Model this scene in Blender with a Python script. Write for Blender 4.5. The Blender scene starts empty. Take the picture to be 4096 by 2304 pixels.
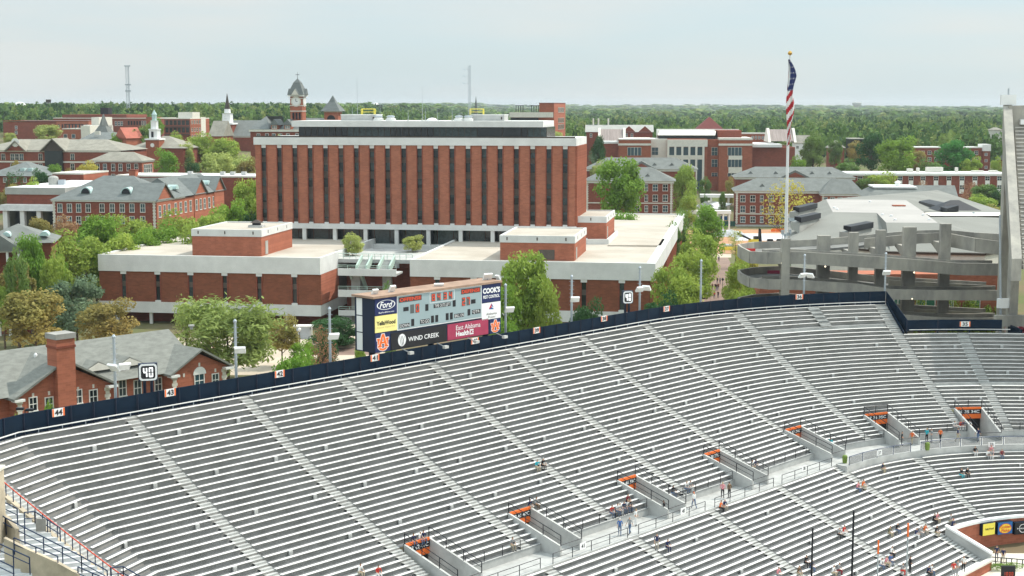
import bpy, math, random
import numpy as np
from mathutils import Vector, Matrix
D = bpy.data; C = bpy.context; COL = C.scene.collection
R = math.radians
rnd = random.Random(7)
# ---------------------------------------------------------------- camera
FPX = 5917.0; PITCH = R(7.003); HC = 46.5
cam = D.cameras.new("camera"); cam.sensor_width = 36; cam.lens = FPX / 4096 * 36
cam.clip_start = 1; cam.clip_end = 30000
camo = D.objects.new("camera", cam); COL.objects.link(camo)
camo.location = (0, 0, HC); camo.rotation_euler = (math.pi / 2 - PITCH, 0, 0)
C.scene.camera = camo
# ---------------------------------------------------------------- light
SUN_AZ, SUN_EL = R(63), R(51)
w = D.worlds.new("World"); C.scene.world = w; w.use_nodes = True
nt = w.node_tree; nt.nodes.clear()
def wn(t, **k):
    n = nt.nodes.new(t)
    for a, b in k.items(): setattr(n, a, b)
    return n
sky = wn('ShaderNodeTexSky', sky_type='NISHITA', sun_disc=False, sun_elevation=SUN_EL, sun_rotation=SUN_AZ)
sky.altitude = 200; sky.air_density = 1.0; sky.dust_density = 1.5; sky.ozone_density = 1.0
tc = wn('ShaderNodeTexCoord'); mp = wn('ShaderNodeMapping'); mp.inputs['Scale'].default_value = (1.2, 1.2, 9)
no = wn('ShaderNodeTexNoise'); no.inputs['Scale'].default_value = 2.3; no.inputs['Detail'].default_value = 5
mp.inputs['Rotation'].default_value = (0, R(6), 0)
sx = wn('ShaderNodeSeparateXYZ'); mr = wn('ShaderNodeMapRange')
mr.inputs[1].default_value = 0.0; mr.inputs[2].default_value = 0.22; mr.inputs[3].default_value = 0.0; mr.inputs[4].default_value = 0.55
ad = wn('ShaderNodeMath', operation='ADD'); ma = wn('ShaderNodeMapRange')
ma.inputs[1].default_value = 0.42; ma.inputs[2].default_value = 1.0; ma.inputs[3].default_value = 0.72; ma.inputs[4].default_value = 0.97
mc = wn('ShaderNodeMix', data_type='RGBA'); mn = wn('ShaderNodeMapRange'); mn.inputs[1].default_value = .42; mn.inputs[2].default_value = .62; mc.inputs[6].default_value = (5.3, 6.45, 6.9, 1); mc.inputs[7].default_value = (6.1, 6.5, 6.5, 1)
mx = wn('ShaderNodeMix', data_type='RGBA'); bg = wn('ShaderNodeBackground'); ow = wn('ShaderNodeOutputWorld')
L = nt.links.new
L(tc.outputs['Generated'], mp.inputs[0]); L(mp.outputs[0], no.inputs['Vector'])
L(tc.outputs['Generated'], sx.inputs[0]); L(sx.outputs['Z'], mr.inputs[0])
L(no.outputs['Fac'], ad.inputs[0]); L(mr.outputs[0], ad.inputs[1]); L(ad.outputs[0], ma.inputs[0])
L(ma.outputs[0], mx.inputs[0]); L(sky.outputs[0], mx.inputs[6]); L(no.outputs['Fac'], mn.inputs[0]); L(mn.outputs[0], mc.inputs[0]); L(mc.outputs[2], mx.inputs[7])
mz = wn('ShaderNodeMapRange'); mz.inputs[1].default_value = .22; mz.inputs[2].default_value = .75; mz.inputs[3].default_value = 1.0; mz.inputs[4].default_value = 2.1  # unseen upper sky brightened to add fill light
ms_ = wn('ShaderNodeMath', operation='MULTIPLY'); ms_.inputs[1].default_value = 0.095
L(mx.outputs[2], bg.inputs[0]); L(bg.outputs[0], ow.inputs[0]); L(sx.outputs['Z'], mz.inputs[0]); L(mz.outputs[0], ms_.inputs[0]); L(ms_.outputs[0], bg.inputs[1])
sd = D.lights.new("sun", 'SUN'); sd.energy = 3.1; sd.angle = R(0.6); sd.color = (1, .94, .84)
so = D.objects.new("sun", sd); COL.objects.link(so)
sv = Vector((math.sin(SUN_AZ) * math.cos(SUN_EL), math.cos(SUN_AZ) * math.cos(SUN_EL), math.sin(SUN_EL)))
so.rotation_euler = sv.to_track_quat('Z', 'Y').to_euler(); so.location = (100, 50, 200)
vs = C.scene.view_settings; vs.view_transform = 'Standard'; vs.look = 'None'; vs.exposure = 0.42; vs.gamma = 1
# ---------------------------------------------------------------- photogrammetry helpers
CP, SP = math.cos(PITCH), math.sin(PITCH)
def ray(px, py):
    u, v = px - 2048.0, py - 1152.0
    return Vector((u, FPX * CP - v * SP, -(FPX * SP + v * CP)))
def PZ(px, py, z):
    r = ray(px, py); k = (z - HC) / r.z; return Vector((r.x * k, r.y * k, z))
def PY(px, py, Y):
    r = ray(px, py); k = Y / r.y; return Vector((r.x * k, Y, HC + r.z * k))
# ---------------------------------------------------------------- materials
MATS = {}
def mat(name, col, rough=.8, var=.18, scale=.6, metal=0, spec=.3, emis=0, rvar=0, stretch=None, bump=0, transl=0, col2=None, alpha=1):
    if name in MATS: return MATS[name]
    m = D.materials.new(name); m.use_nodes = True; t = m.node_tree; t.nodes.clear()
    N = t.nodes.new; l = t.links.new
    out = N('ShaderNodeOutputMaterial'); b = N('ShaderNodeBsdfPrincipled')
    b.inputs['Roughness'].default_value = rough; b.inputs['Metallic'].default_value = metal
    b.inputs['Specular IOR Level'].default_value = spec
    c = (*col, 1)
    if var > 0 or col2:
        tcn = N('ShaderNodeTexCoord'); mpn = N('ShaderNodeMapping'); ns = N('ShaderNodeTexNoise')
        mpn.inputs['Scale'].default_value = stretch or (1, 1, 1)
        ns.inputs['Scale'].default_value = scale; ns.inputs['Detail'].default_value = 6; ns.inputs['Roughness'].default_value = .65
        rp = N('ShaderNodeValToRGB')
        d = col2 or tuple(x * (1 - var) for x in col); e = tuple(min(1, x * (1 + var)) for x in col)
        rp.color_ramp.elements[0].position = .36; rp.color_ramp.elements[1].position = .64
        rp.color_ramp.elements[0].color = (*d, 1); rp.color_ramp.elements[1].color = (*(e if not col2 else col), 1)
        l(tcn.outputs['Object'], mpn.inputs[0]); l(mpn.outputs[0], ns.inputs['Vector']); l(ns.outputs['Fac'], rp.inputs[0])
        last = rp.outputs[0]
        if rvar:
            oi = N('ShaderNodeObjectInfo'); hs = N('ShaderNodeHueSaturation'); mr2 = N('ShaderNodeMapRange'); mr3 = N('ShaderNodeMapRange')
            mr2.inputs[3].default_value = 1 - rvar; mr2.inputs[4].default_value = 1 + rvar
            mr3.inputs[3].default_value = .5 - rvar * .07; mr3.inputs[4].default_value = .5 + rvar * .07
            fr = N('ShaderNodeMath'); fr.operation = 'FRACT'; mu = N('ShaderNodeMath'); mu.operation = 'MULTIPLY'; mu.inputs[1].default_value = 7.31
            l(oi.outputs['Random'], mu.inputs[0]); l(mu.outputs[0], fr.inputs[0]); l(fr.outputs[0], mr3.inputs[0])
            l(oi.outputs['Random'], mr2.inputs[0]); l(mr2.outputs[0], hs.inputs['Value']); l(mr3.outputs[0], hs.inputs['Hue']); l(last, hs.inputs['Color']); last = hs.outputs[0]
        l(last, b.inputs['Base Color'])
        if bump:
            bp = N('ShaderNodeBump'); bp.inputs['Strength'].default_value = bump; bp.inputs['Distance'].default_value = .1
            n2 = N('ShaderNodeTexNoise'); n2.inputs['Scale'].default_value = scale * 6; l(mpn.outputs[0], n2.inputs['Vector'])
            l(n2.outputs['Fac'], bp.inputs['Height']); l(bp.outputs[0], b.inputs['Normal'])
    else:
        last = None; b.inputs['Base Color'].default_value = c
    if emis:
        b.inputs['Emission Color'].default_value = c; b.inputs['Emission Strength'].default_value = emis
    sh = b.outputs[0]
    if transl:
        tr = N('ShaderNodeBsdfTranslucent'); ms = N('ShaderNodeMixShader'); ms.inputs[0].default_value = transl
        if last: l(last, tr.inputs[0])
        else: tr.inputs[0].default_value = c
        l(sh, ms.inputs[1]); l(tr.outputs[0], ms.inputs[2]); sh = ms.outputs[0]
    if alpha < 1: b.inputs['Alpha'].default_value = alpha
    l(sh, out.inputs[0]); MATS[name] = m; return m
def brickmat(name, col, var=.09, scale=.35):
    """brick: mottled bricks, faint courses"""
    if name in MATS: return MATS[name]
    m = mat(name, col, .9, var, scale, spec=.15, bump=0)
    t = m.node_tree; b = next(n for n in t.nodes if n.type == 'BSDF_PRINCIPLED')
    src = b.inputs['Base Color'].links[0].from_socket
    bk = t.nodes.new('ShaderNodeTexBrick'); g = t.nodes.new('ShaderNodeTexCoord'); mp_ = t.nodes.new('ShaderNodeMapping')
    mp_.inputs['Rotation'].default_value = (math.pi / 2, 0, 0)
    bk.inputs['Scale'].default_value = 1.0; bk.inputs['Brick Width'].default_value = .8; bk.inputs['Row Height'].default_value = .3
    bk.inputs['Mortar Size'].default_value = .02
    bk.inputs['Color1'].default_value = (.86, .86, .86, 1); bk.inputs['Color2'].default_value = (1.12, 1.1, 1.08, 1); bk.inputs['Mortar'].default_value = (1.1, 1.15, 1.15, 1)
    mm = t.nodes.new('ShaderNodeMix'); mm.data_type = 'RGBA'; mm.blend_type = 'MULTIPLY'; mm.inputs[0].default_value = 1
    t.links.new(g.outputs['Object'], mp_.inputs[0]); t.links.new(mp_.outputs[0], bk.inputs['Vector'])
    t.links.new(src, mm.inputs[6]); t.links.new(bk.outputs[0], mm.inputs[7]); t.links.new(mm.outputs[2], b.inputs['Base Color'])
    return m
M = dict(
 bench=mat('aluminium_bench', (.80, .775, .745), .45, .07, .8, spec=.4),
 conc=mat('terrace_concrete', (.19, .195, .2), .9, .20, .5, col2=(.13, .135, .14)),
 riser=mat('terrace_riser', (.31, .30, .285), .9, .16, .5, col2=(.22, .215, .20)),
 tread=mat('aisle_concrete', (.40, .40, .385), .9, .14, .8),
 concl=mat('pale_concrete', (.44, .44, .425), .85, .14, .5),
 ramp=mat('weathered_concrete', (.42, .395, .34), .9, .25, .35, stretch=(1, 1, .4), col2=(.25, .24, .22)),
 rampd=mat('ramp_deck', (.2, .2, .19), .9, .2, .3),
 navy=mat('navy_panel', (.004, .014, .030), .7, .15, .5, spec=.12),
 navyd=mat('navy_post', (.006, .012, .03), .5, .1, 1),
 rail=mat('white_rail', (.78, .77, .75), .4, .05, 1), redrail=mat('orange_red_rail', (.62, .07, .03), .5, .05, 1),
 black=mat('black_metal', (.012, .014, .02), .5, .1, 1), bluerail=mat('dark_blue_rail', (.012, .03, .08), .4, .1, 1),
 white=mat('white_paint', (.8, .8, .79), .6, .04, .4), orange=mat('orange_paint', (.75, .13, .02), .6, .04, 1),
 band=mat('precast_band', (.66, .66, .64), .8, .08, .25), roofm=mat('roof_membrane', (.50, .455, .39), .9, .13, .12, col2=(.40, .355, .295)),
 brickT=brickmat('tower_brick', (.35, .135, .085)), brickP=brickmat('podium_brick', (.215, .078, .045)),
 brick=brickmat('red_brown_brick', (.30, .10, .058)), brick2=brickmat('dark_red_brick', (.22, .068, .045)), brick3=brickmat('orange_red_brick', (.37, .13, .08)),  # darker and lighter bricks also paint the shaded and sunlit sides of buildings
 glass=mat('dark_window_glass', (.012, .02, .024), .12, 0, spec=.6), glass2=mat('curtained_window_glass', (.045, .065, .068), .2, .3, 1.5, spec=.5),
 glassb=mat('blue_window_glass', (.03, .07, .09), .1, 0, spec=.7), spandrel=mat('brown_spandrel', (.105, .085, .07), .6, .15, .8),
 mull=mat('bronze_mullion', (.06, .045, .035), .5, .1, 1), trim=mat('cream_trim', (.66, .63, .56), .8, .06, .8), wtrim=mat('white_trim', (.78, .77, .73), .7, .04, 1),
 shing=mat('weathered_shingles', (.19, .195, .175), .9, .16, .8, stretch=(1, 1, 4)),
 slate=mat('grey_green_shingles', (.155, .17, .165), .9, .14, .5, stretch=(1, 1, 3)), slate2=mat('blue_grey_shingles', (.165, .175, .165), .9, .14, .4),
 tanroof=mat('tan_grey_shingles', (.26, .245, .205), .9, .16, .4), roofw=mat('white_roof', (.72, .72, .71), .7, .06, .2), greyroof=mat('pale_grey_roof', (.36, .36, .335), .85, .1, .3),
 copper=mat('pale_copper', (.42, .55, .53), .6, .1, 1), metal=mat('galvanised_metal', (.42, .46, .50), .45, .08, 1, metal=.4), wood=mat('bark', (.12, .085, .06), .9, .2, 1),
 concd=mat('mid_grey_concrete', (.3, .29, .27), .9, .15, .4),  # plain darker grey for ledge, stair piers and chimney cap
 yellow=mat('yellow_panel', (.86, .72, .10), .6, .02, 1), seat=mat('crimson_seat', (.45, .03, .07), .4, .08, 1),
 pgreen=mat('pale_green_metal', (.42, .53, .46), .6, .06, 1))
# ---------------------------------------------------------------- mesh builder
class MB:
    def __init__(s): s.v = []; s.f = []
    def quad(s, *p):
        i = len(s.v); s.v += [tuple(q) for q in p]; s.f.append(tuple(range(i, i + len(p)))); return s
    def box(s, x0, x1, y0, y1, z0, z1):
        i = len(s.v)
        s.v += [(x0, y0, z0), (x1, y0, z0), (x1, y1, z0), (x0, y1, z0), (x0, y0, z1), (x1, y0, z1), (x1, y1, z1), (x0, y1, z1)]
        s.f += [(i, i + 3, i + 2, i + 1), (i + 4, i + 5, i + 6, i + 7), (i, i + 1, i + 5, i + 4), (i + 1, i + 2, i + 6, i + 5), (i + 2, i + 3, i + 7, i + 6), (i + 3, i, i + 4, i + 7)]; return s
    def hexa(s, b, t):
        i = len(s.v); s.v += [tuple(q) for q in b] + [tuple(q) for q in t]; n = len(b)
        s.f.append(tuple(i + k for k in reversed(range(n)))); s.f.append(tuple(i + n + k for k in range(n)))
        for k in range(n): s.f.append((i + k, i + (k + 1) % n, i + n + (k + 1) % n, i + n + k))
        return s
    def prism(s, poly, z0, z1): return s.hexa([(x, y, z0) for x, y in poly], [(x, y, z1) for x, y in poly])
    def tube(s, a, b, r0, r1=None, n=6):
        a = Vector(a); b = Vector(b); r1 = r0 if r1 is None else r1
        d = (b - a); q = d.to_track_quat('Z', 'Y').to_matrix()
        A = [a + q @ Vector((math.cos(2 * math.pi * k / n) * r0, math.sin(2 * math.pi * k / n) * r0, 0)) for k in range(n)]
        B = [b + q @ Vector((math.cos(2 * math.pi * k / n) * r1, math.sin(2 * math.pi * k / n) * r1, 0)) for k in range(n)]
        return s.hexa(A, B)
    def path(s, pts, r, n=5):
        for a, b in zip(pts, pts[1:]): s.tube(a, b, r, n=n)
        return s
    def lathe(s, c, prof, n=12):
        i = len(s.v); c = Vector(c)
        for r, z in prof: s.v += [(c.x + r * math.cos(2 * math.pi * k / n), c.y + r * math.sin(2 * math.pi * k / n), c.z + z) for k in range(n)]
        for j in range(len(prof) - 1):
            for k in range(n): a = i + j * n; s.f.append((a + k, a + (k + 1) % n, a + n + (k + 1) % n, a + n + k))
        s.f.append(tuple(i + k for k in reversed(range(n)))); s.f.append(tuple(i + (len(prof) - 1) * n + k for k in range(n)))
        return s
    def weld(s):
        d = {}; idx = []; nv = []
        for p in s.v:
            k = (round(p[0], 3), round(p[1], 3), round(p[2], 3))
            if k not in d: d[k] = len(nv); nv.append(p)
            idx.append(d[k])
        s.v = nv; s.f = [f for f in (tuple(dict.fromkeys(idx[k] for k in f)) for f in s.f) if len(f) > 2]; return s
    def mesh(s, name, m):
        me = D.meshes.new(name); me.from_pydata(s.v, [], s.f)
        for x in (m if isinstance(m, (list, tuple)) else [m]): me.materials.append(x)
        me.update(); return me
    def build(s, name, m, parent=None, **kw):
        o = D.objects.new(name, s.mesh(name, m)); COL.objects.link(o)
        if parent: o.parent = parent
        if kw: tag(o, **kw)
        return o
def tag(o, label=None, cat=None, group=None, kind=None):
    if label: o['label'] = label
    if cat: o['category'] = cat
    if group: o['group'] = group
    if kind: o['kind'] = kind
    return o
def thing(name, label, cat, loc=(0, 0, 0), rz=0, group=None):
    o = D.objects.new(name, None); COL.objects.link(o); o.location = loc; o.rotation_euler = (0, 0, rz)
    o.empty_display_size = .5
    return tag(o, label, cat, group)
def copy_tree(o, parent=None):
    c = o.copy(); COL.objects.link(c)
    if parent: c.parent = parent
    for ch in list(o.children): copy_tree(ch, c)
    return c
TXT = {}
def text_mesh(s, bold=0.0, shear=0.0, ext=.0):
    k = (s, bold, shear)
    if k not in TXT:
        cu = D.curves.new('t', 'FONT'); cu.body = s; cu.size = 1; cu.offset = bold; cu.shear = shear; cu.extrude = ext; cu.resolution_u = 3
        ob = D.objects.new('t', cu); COL.objects.link(ob); dg = C.evaluated_depsgraph_get(); dg.update()
        me = D.meshes.new_from_object(ob.evaluated_get(dg)); D.objects.remove(ob)
        co = np.zeros(len(me.vertices) * 3); me.vertices.foreach_get('co', co); co = co.reshape(-1, 3)
        mn, mxx = co.min(0), co.max(0)
        co[:, 0] = (co[:, 0] - mn[0]) / (mxx[0] - mn[0]); co[:, 1] = (co[:, 1] - mn[1]) / (mxx[1] - mn[1])
        TXT[k] = (co[:, :2].copy(), [tuple(p.vertices) for p in me.polygons]); D.meshes.remove(me)
    return TXT[k]
class Plane:
    """local sheet: origin o, unit u (right), unit v (up), normal n (to viewer)"""
    def __init__(s, o, u, v): s.o = Vector(o); s.wo = Vector(o); s.u = Vector(u).normalized(); s.v = Vector(v).normalized(); s.n = s.u.cross(s.v)
    def P(s, a, b, d=0): return s.o + s.u * a + s.v * b + s.n * d
    def hit(s, px, py, d=0):
        r = ray(px, py); o = s.wo + s.n * d; k = (o - Vector((0, 0, HC))).dot(s.n) / r.dot(s.n)
        q = Vector((0, 0, HC)) + r * k - o; return q.dot(s.u), q.dot(s.v)
    def rect(s, mb, a0, a1, b0, b1, d0, d1):
        return mb.hexa([s.P(a0, b0, d0), s.P(a1, b0, d0), s.P(a1, b1, d0), s.P(a0, b1, d0)], [s.P(a0, b0, d1), s.P(a1, b0, d1), s.P(a1, b1, d1), s.P(a0, b1, d1)])
    def text(s, mb, t, a0, a1, b0, b1, d, bold=0., shear=0.):
        co, fs = text_mesh(t, bold, shear); i = len(mb.v)
        mb.v += [tuple(s.P(a0 + (a1 - a0) * x, b0 + (b1 - b0) * y, d)) for x, y in co]; mb.f += [tuple(i + k for k in f) for f in fs]
        return mb
SEG = {'0': 'abcdef', '1': 'bc', '2': 'abged', '3': 'abgcd', '4': 'fgbc', '5': 'afgcd', '6': 'afgedc', '7': 'abc', '8': 'abcdefg', '9': 'abcdfg'}
def seven(pl, mb, ch, a0, a1, b0, b1, d, t):
    w_, m_ = a1 - a0, (b0 + b1) / 2; g = t * .35
    S = dict(a=(a0 + g, a1 - g, b1 - t, b1), d=(a0 + g, a1 - g, b0, b0 + t), g=(a0 + g, a1 - g, m_ - t / 2, m_ + t / 2),
             f=(a0, a0 + t, m_ + g, b1 - g), b=(a1 - t, a1, m_ + g, b1 - g), e=(a0, a0 + t, b0 + g, m_ - g), c=(a1 - t, a1, b0 + g, m_ - g))
    for k in SEG[ch]: x = S[k]; pl.rect(mb, x[0], x[1], x[2], x[3], d, d + .02)
    return mb
# ================================================================ stadium bowl
TH = R(42.058); SC, RC, TC = 154.7, 64.95, -51.3
DR, HR0, HR1, Z0 = .762, .4519, .0020, 17.9
def zr(i): return Z0 - (HR0 * i - HR1 * i * i)
def Rr(i): return RC - DR * i
def XY(s, t): return s * math.sin(TH) + t * math.cos(TH), s * math.cos(TH) - t * math.sin(TH)
c22, s22 = math.cos(R(22)), math.sin(R(22))
def sb(Rd): return 65.3 + .12 * (RC - Rd)
def pt(a, Rd, z=0.):
    """a: metres along the straight stand, past SC degrees round the end; Rd: distance from the bowl centre line"""
    if a > SC:
        p = R(a - SC); x, y = XY(SC + Rd * math.sin(p), TC - Rd * math.cos(p))
    elif a < sb(Rd): l = sb(Rd) - a; x, y = XY(sb(Rd) - l * c22, TC - Rd + l * s22)
    else: x, y = XY(a, TC - Rd)
    return (x, y, z)
def tip(i):
    t0 = TC - Rr(i); l = (sb(Rr(i)) - 60.7 - .32 * (t0 + 110.8)) / (c22 + .32 * s22); return sb(Rr(i)) - l
def samp(a0, a1, Rd):
    P = [a0]
    if a0 < sb(Rd) < a1: P.append(sb(Rd))
    if a1 > SC:
        if a0 < SC: P.append(SC)
        st = max(a0, SC); n = max(1, int((a1 - st) / 3.2)); P += [st + (a1 - st) * k / n for k in range(1, n + 1)]
    else: P.append(a1)
    return P
def sweep(mb, a0, a1, prof, closed=True, Rref=None):
    """prof: (Rd, z) points swept along the bowl"""
    S = samp(a0, a1, prof[0][0]); n = len(prof); i0 = len(mb.v)
    for a in S:
        for Rd, z in prof:
            aa = a
            if a == S[1] and a0 < sb(prof[0][0]) < a1 and len(S) > 2: aa = sb(Rd)
            mb.v.append(pt(aa, Rd, z))
    m = n if closed else n - 1
    for j in range(len(S) - 1):
        for k in range(m): a = i0 + j * n; mb.f.append((a + k, a + (k + 1) % n, a + n + (k + 1) % n, a + n + k))
    if closed: mb.f.append(tuple(i0 + k for k in range(n))); mb.f.append(tuple(i0 + (len(S) - 1) * n + k for k in reversed(range(n))))
    return mb
def ring(R0, R1, z0, z1): return [(R0, z0), (R1, z0), (R1, z1), (R0, z1)]
VOM = [(90.6, 93.7, '43 42 41C'), (104.7, 107.8, '42 41 40C'), (122.0, 125.1, '41 40 39C'), (138.0, 141.1, '39 38 37C'),
       (SC + .9, SC + 5.4, '38 37 36C'), (SC + 20.6, SC + 25.6, '37 36 35C'), (SC + 38.7, SC + 43.6, '36 35 34C')]
VI = 28
def cut(a0, a1, i):
    segs = [(a0, a1)]
    if VI <= i <= 33:
        for v0, v1, _ in VOM:
            n = []
            for s0, s1 in segs:
                if v1 <= s0 or v0 >= s1: n.append((s0, s1)); continue
                if v0 > s0: n.append((s0, v0))
                if v1 < s1: n.append((v1, s1))
            segs = n
    return [q for q in segs if q[1] - q[0] > .5]
def section(label, a0, a1, i0, i1, aisle, zf=zr, Rf=Rr, skip=(), upper=True, a0f=None, hh=.4, group=None):
    mid = pt((a0 + a1) / 2, Rf(i1), zf(i1) - .45)
    t = thing('seating_section', label, 'seating section', (0, 0, 0), 0, group)
    terr = MB(); trd = MB(); st = MB()
    for i in range(i0, i1 + 1):
        b0 = a0f(i) if a0f else a0
        zt = zf(i) - .43; zb = zf(i - 1) - .43 if i > i0 else zt + .1
        zn = zf(i + 1) - .43
        zt = zf(i) - .10; zn = zf(i + 1) - .10; last = i == i1
        if last: zn = zf(i) - .45
        Ra, Rb = Rf(i) + .13, (Rf(i + 1) + .13 if not last else Rf(i) - .55)
        segs = cut(b0, a1, i) if upper else [(b0, a1)]
        for s0, s1 in segs:
            e1 = (aisle(i) if callable(aisle) else aisle)[1] if aisle and abs(s1 - a1) < 1e-6 else s1
            if i in skip:
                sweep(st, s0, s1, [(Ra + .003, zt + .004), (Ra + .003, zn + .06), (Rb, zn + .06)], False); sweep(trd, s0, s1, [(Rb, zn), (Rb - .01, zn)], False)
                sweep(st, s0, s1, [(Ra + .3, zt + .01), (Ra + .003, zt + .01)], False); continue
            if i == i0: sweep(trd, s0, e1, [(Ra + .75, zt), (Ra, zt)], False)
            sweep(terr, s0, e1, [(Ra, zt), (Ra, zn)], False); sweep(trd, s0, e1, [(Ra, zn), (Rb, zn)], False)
            b = MB(); z = zf(i); sweep(b, s0, s1, ring(Rf(i), Rf(i) + .3, z - .05, z)); b.build('bench', M['bench'], t)
        if (i - i0) % 7 == 3 and i not in skip:
            for fr in ((.22, .8) if upper else (.5,)):
                a = b0 + (a1 - b0) * (fr + .02 * ((i * 7) % 3)); da = .38 if a < SC else .4
                if i < VI or not upper: sweep(MB(), a, a + da, ring(Rf(i) - .14, Rf(i) + .03, zn, zf(i) - .06)).build('outlet_box', M['concl'], t)
        if aisle:
            w0, w1 = aisle(i) if callable(aisle) else aisle
            zm = (zn + zt) / 2
            sweep(st, w0, w1, ([(Ra + .75, zt + .005)] if i == i0 else []) + [(Ra + .004, zt + .005), (Ra + .004, zm), (Ra - .38, zm), (Ra - .38, zn + .005), (Rb + .004, zn + .005)], False)
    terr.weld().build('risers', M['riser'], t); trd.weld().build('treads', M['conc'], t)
    if st.v: st.weld().build('aisle_stairs', M['tread'], t)
    return t
G1, G2 = 'upper seating sections under the numbered fence', 'lower seating sections by the walkway'
AW = 1.25
def leftstair(i): return (tip(i) - 1.35, tip(i))
section('grey terrace with white benches bending at its left end, below sign 44', 0, 77 - AW, 0, 33, (77 - AW, 77), a0f=lambda i: 50 if i < 4 else tip(i), group=G1)
ls = MB()
for i in range(4, 34):
    zt = zr(i) - .10; zn = zr(i + 1) - .10; w0, w1 = leftstair(i); Ra = Rr(i) + .13; Rb = Rr(i + 1) + .13
    sweep(ls, w0, w1, [(Ra, zt), (Ra, (zn + zt) / 2), (Ra - .38, (zn + zt) / 2), (Ra - .38, zn), (Rb, zn)], False)
for num, a0, a1 in ((43, 77, 90.1), (42, 90.1, 103.2), (41, 103.2, 116.4), (40, 116.4, 129.5), (39, 129.5, 142.8), (38, 142.8, 156.2 - .1)):
    section('grey terrace with white benches below sign %d on the blue fence' % num, a0, a1 - AW, 0, 33, (a1 - AW, a1), group=G1)
aF, aH, aJ, aEnd = SC + 17.2, SC + 38.2, SC + 47.4, SC + 62
aw = 1.6
section('curving terrace of white benches below sign 37 on the blue fence', 156.1, aF - aw, 0, 33, (aF - aw, aF), group=G1)
section('curving terrace with a pale landing band below sign 36', aF, aH - aw, 0, 33, lambda i: (aH - aw, aH), skip=(5,), group=G1)
section('half shaded terrace right of the tall stair, below sign 35', aH, aJ - 1.7, 8, 33, (aJ - 1.7, aJ), skip=(21,), group=G1)
section('shaded terrace at the right edge under the upper deck', aJ, aEnd, 8, 33, None, a0f=lambda i: aJ, skip=(21,), group=G1)
mg = MB()   # short stair between the rows above the landing of section 36
for i in range(0, 5):
    zt = zr(i) + .012; zn = zr(i + 1) + .012; Ra = Rr(i) - .03; Rb = Rr(i + 1) - .03; g0, g1 = SC + 27, SC + 28.6
    sweep(mg, g0, g1, [(Ra + .35, zt), (Ra, zt), (Ra, (zn + zt) / 2), (Ra - .38, (zn + zt) / 2), (Ra - .38, zn), (Rb, zn)], False)
mg.weld().build('short_stairs', M['tread'], label='short pale stair climbing from the landing to the fence under sign 36', cat='stairs')
# ---- walkway between tiers
ZW = 3.95
wk = MB()
sweep(wk, 60, SC, [(39.45, ZW), (35.85, ZW)], False); sweep(wk, SC, aEnd, [(39.45, ZW), (34.5, ZW)], False)
wk.build('walkway', M['tread'], kind='structure')
rw = MB()
for s0, s1 in cut(60, aEnd, 33): sweep(rw, s0, s1, ring(39.32, 39.5, ZW - .2, zr(33) - .43))
rw.build('retaining_wall', M['concl'], label='low pale concrete wall behind the walkway, under the upper tier', cat='wall')
fw = MB(); sweep(fw, 60, SC, ring(35.7, 35.9, 2.6, ZW + .05)); sweep(fw, SC, aEnd, ring(34.35, 34.55, 2.0, ZW + .05)); sweep(fw, 154.4, SC, ring(34.35, 35.9, 2.0, ZW + .05))
fw.build('retaining_wall', M['concl'], label='pale concrete wall holding the walkway above the lower tier', cat='wall')
# ---- lower tier
ZL, RL = 3.83, 35.3
def zl(i): return ZL - .322 * i
def Rl(i): return RL - DR * i
lows = [(74, 88.6), (88.6, 102), (102, 115.2), (115.2, 128.6), (128.6, 142)]
names = ['lower terrace at the bottom edge, left of the red shirted pair', 'lower terrace starting at the bottom edge under the second tunnel mouth', 'lower terrace with two standing and seated friends beside its stair', 'lower terrace below the tunnel with the policeman', 'lower terrace crossed by the tall black poles']
for (a0, a1), nm in zip(lows, names):
    section(nm, a0, a1 - AW, 0, 24, (a1 - AW, a1), zl, Rl, upper=False, hh=.32, group=G2)
section('lower terrace reaching the white capped end wall', 142, 153.4, 0, 24, (153.4, 154.9), zl, Rl, upper=False, hh=.32, group=G2)
section('lower terrace curving below sign 37, above the bend of the brick wall', 154.9, SC + 20.2, 2, 17, (SC + 20.2, SC + 22.6), zl, Rl, upper=False, hh=.32, group=G2)
section('lower terrace curving right to the picture edge above the ad boards', SC + 22.6, aEnd, 2, 17, None, zl, Rl, upper=False, hh=.32, group=G2)
# ---- front walls of the lower tier
field = MB(); field.box(20, 150, 90, 186, -5.4, -5.0)
field.build('field_apron', mat('apron_concrete', (.62, .58, .50), .85, .08, .3), kind='structure')
Rb_ = Rl(17) - .35
bw = thing('brick_wall', 'curved brick wall with a white cap below the lower seats', 'wall')
b = MB(); sweep(b, SC + 1.5, aEnd, ring(Rb_ - .3, Rb_, -5, -1.75)); b.build('wall', M['brick3'], bw)
b = MB(); sweep(b, SC + 1.5, aEnd, ring(Rb_ - .45, Rb_ + .1, -1.745, -1.45)); b.build('cap', M['white'], bw)
Rf_ = Rl(24) - .4
bw = thing('brick_wall', 'straight brick wall with a tan cap at the foot of the lower seats', 'wall')
b = MB(); sweep(b, 60, 155.6, ring(Rf_ - .3, Rf_, -5, -3.9)); b.build('wall', M['brick3'], bw)
b = MB(); sweep(b, 60, 155.7, ring(Rf_ - .5, Rf_ + .1, -3.895, -3.65)); b.build('cap', M['trim'], bw)
ew = thing('end_wall', 'sloping blue grey wall with a thick white cap beside the lowest stair', 'wall')
q0, q1 = (pt(155.5, Rb_ - .1), pt(156.0, Rf_ - .2))
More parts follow.
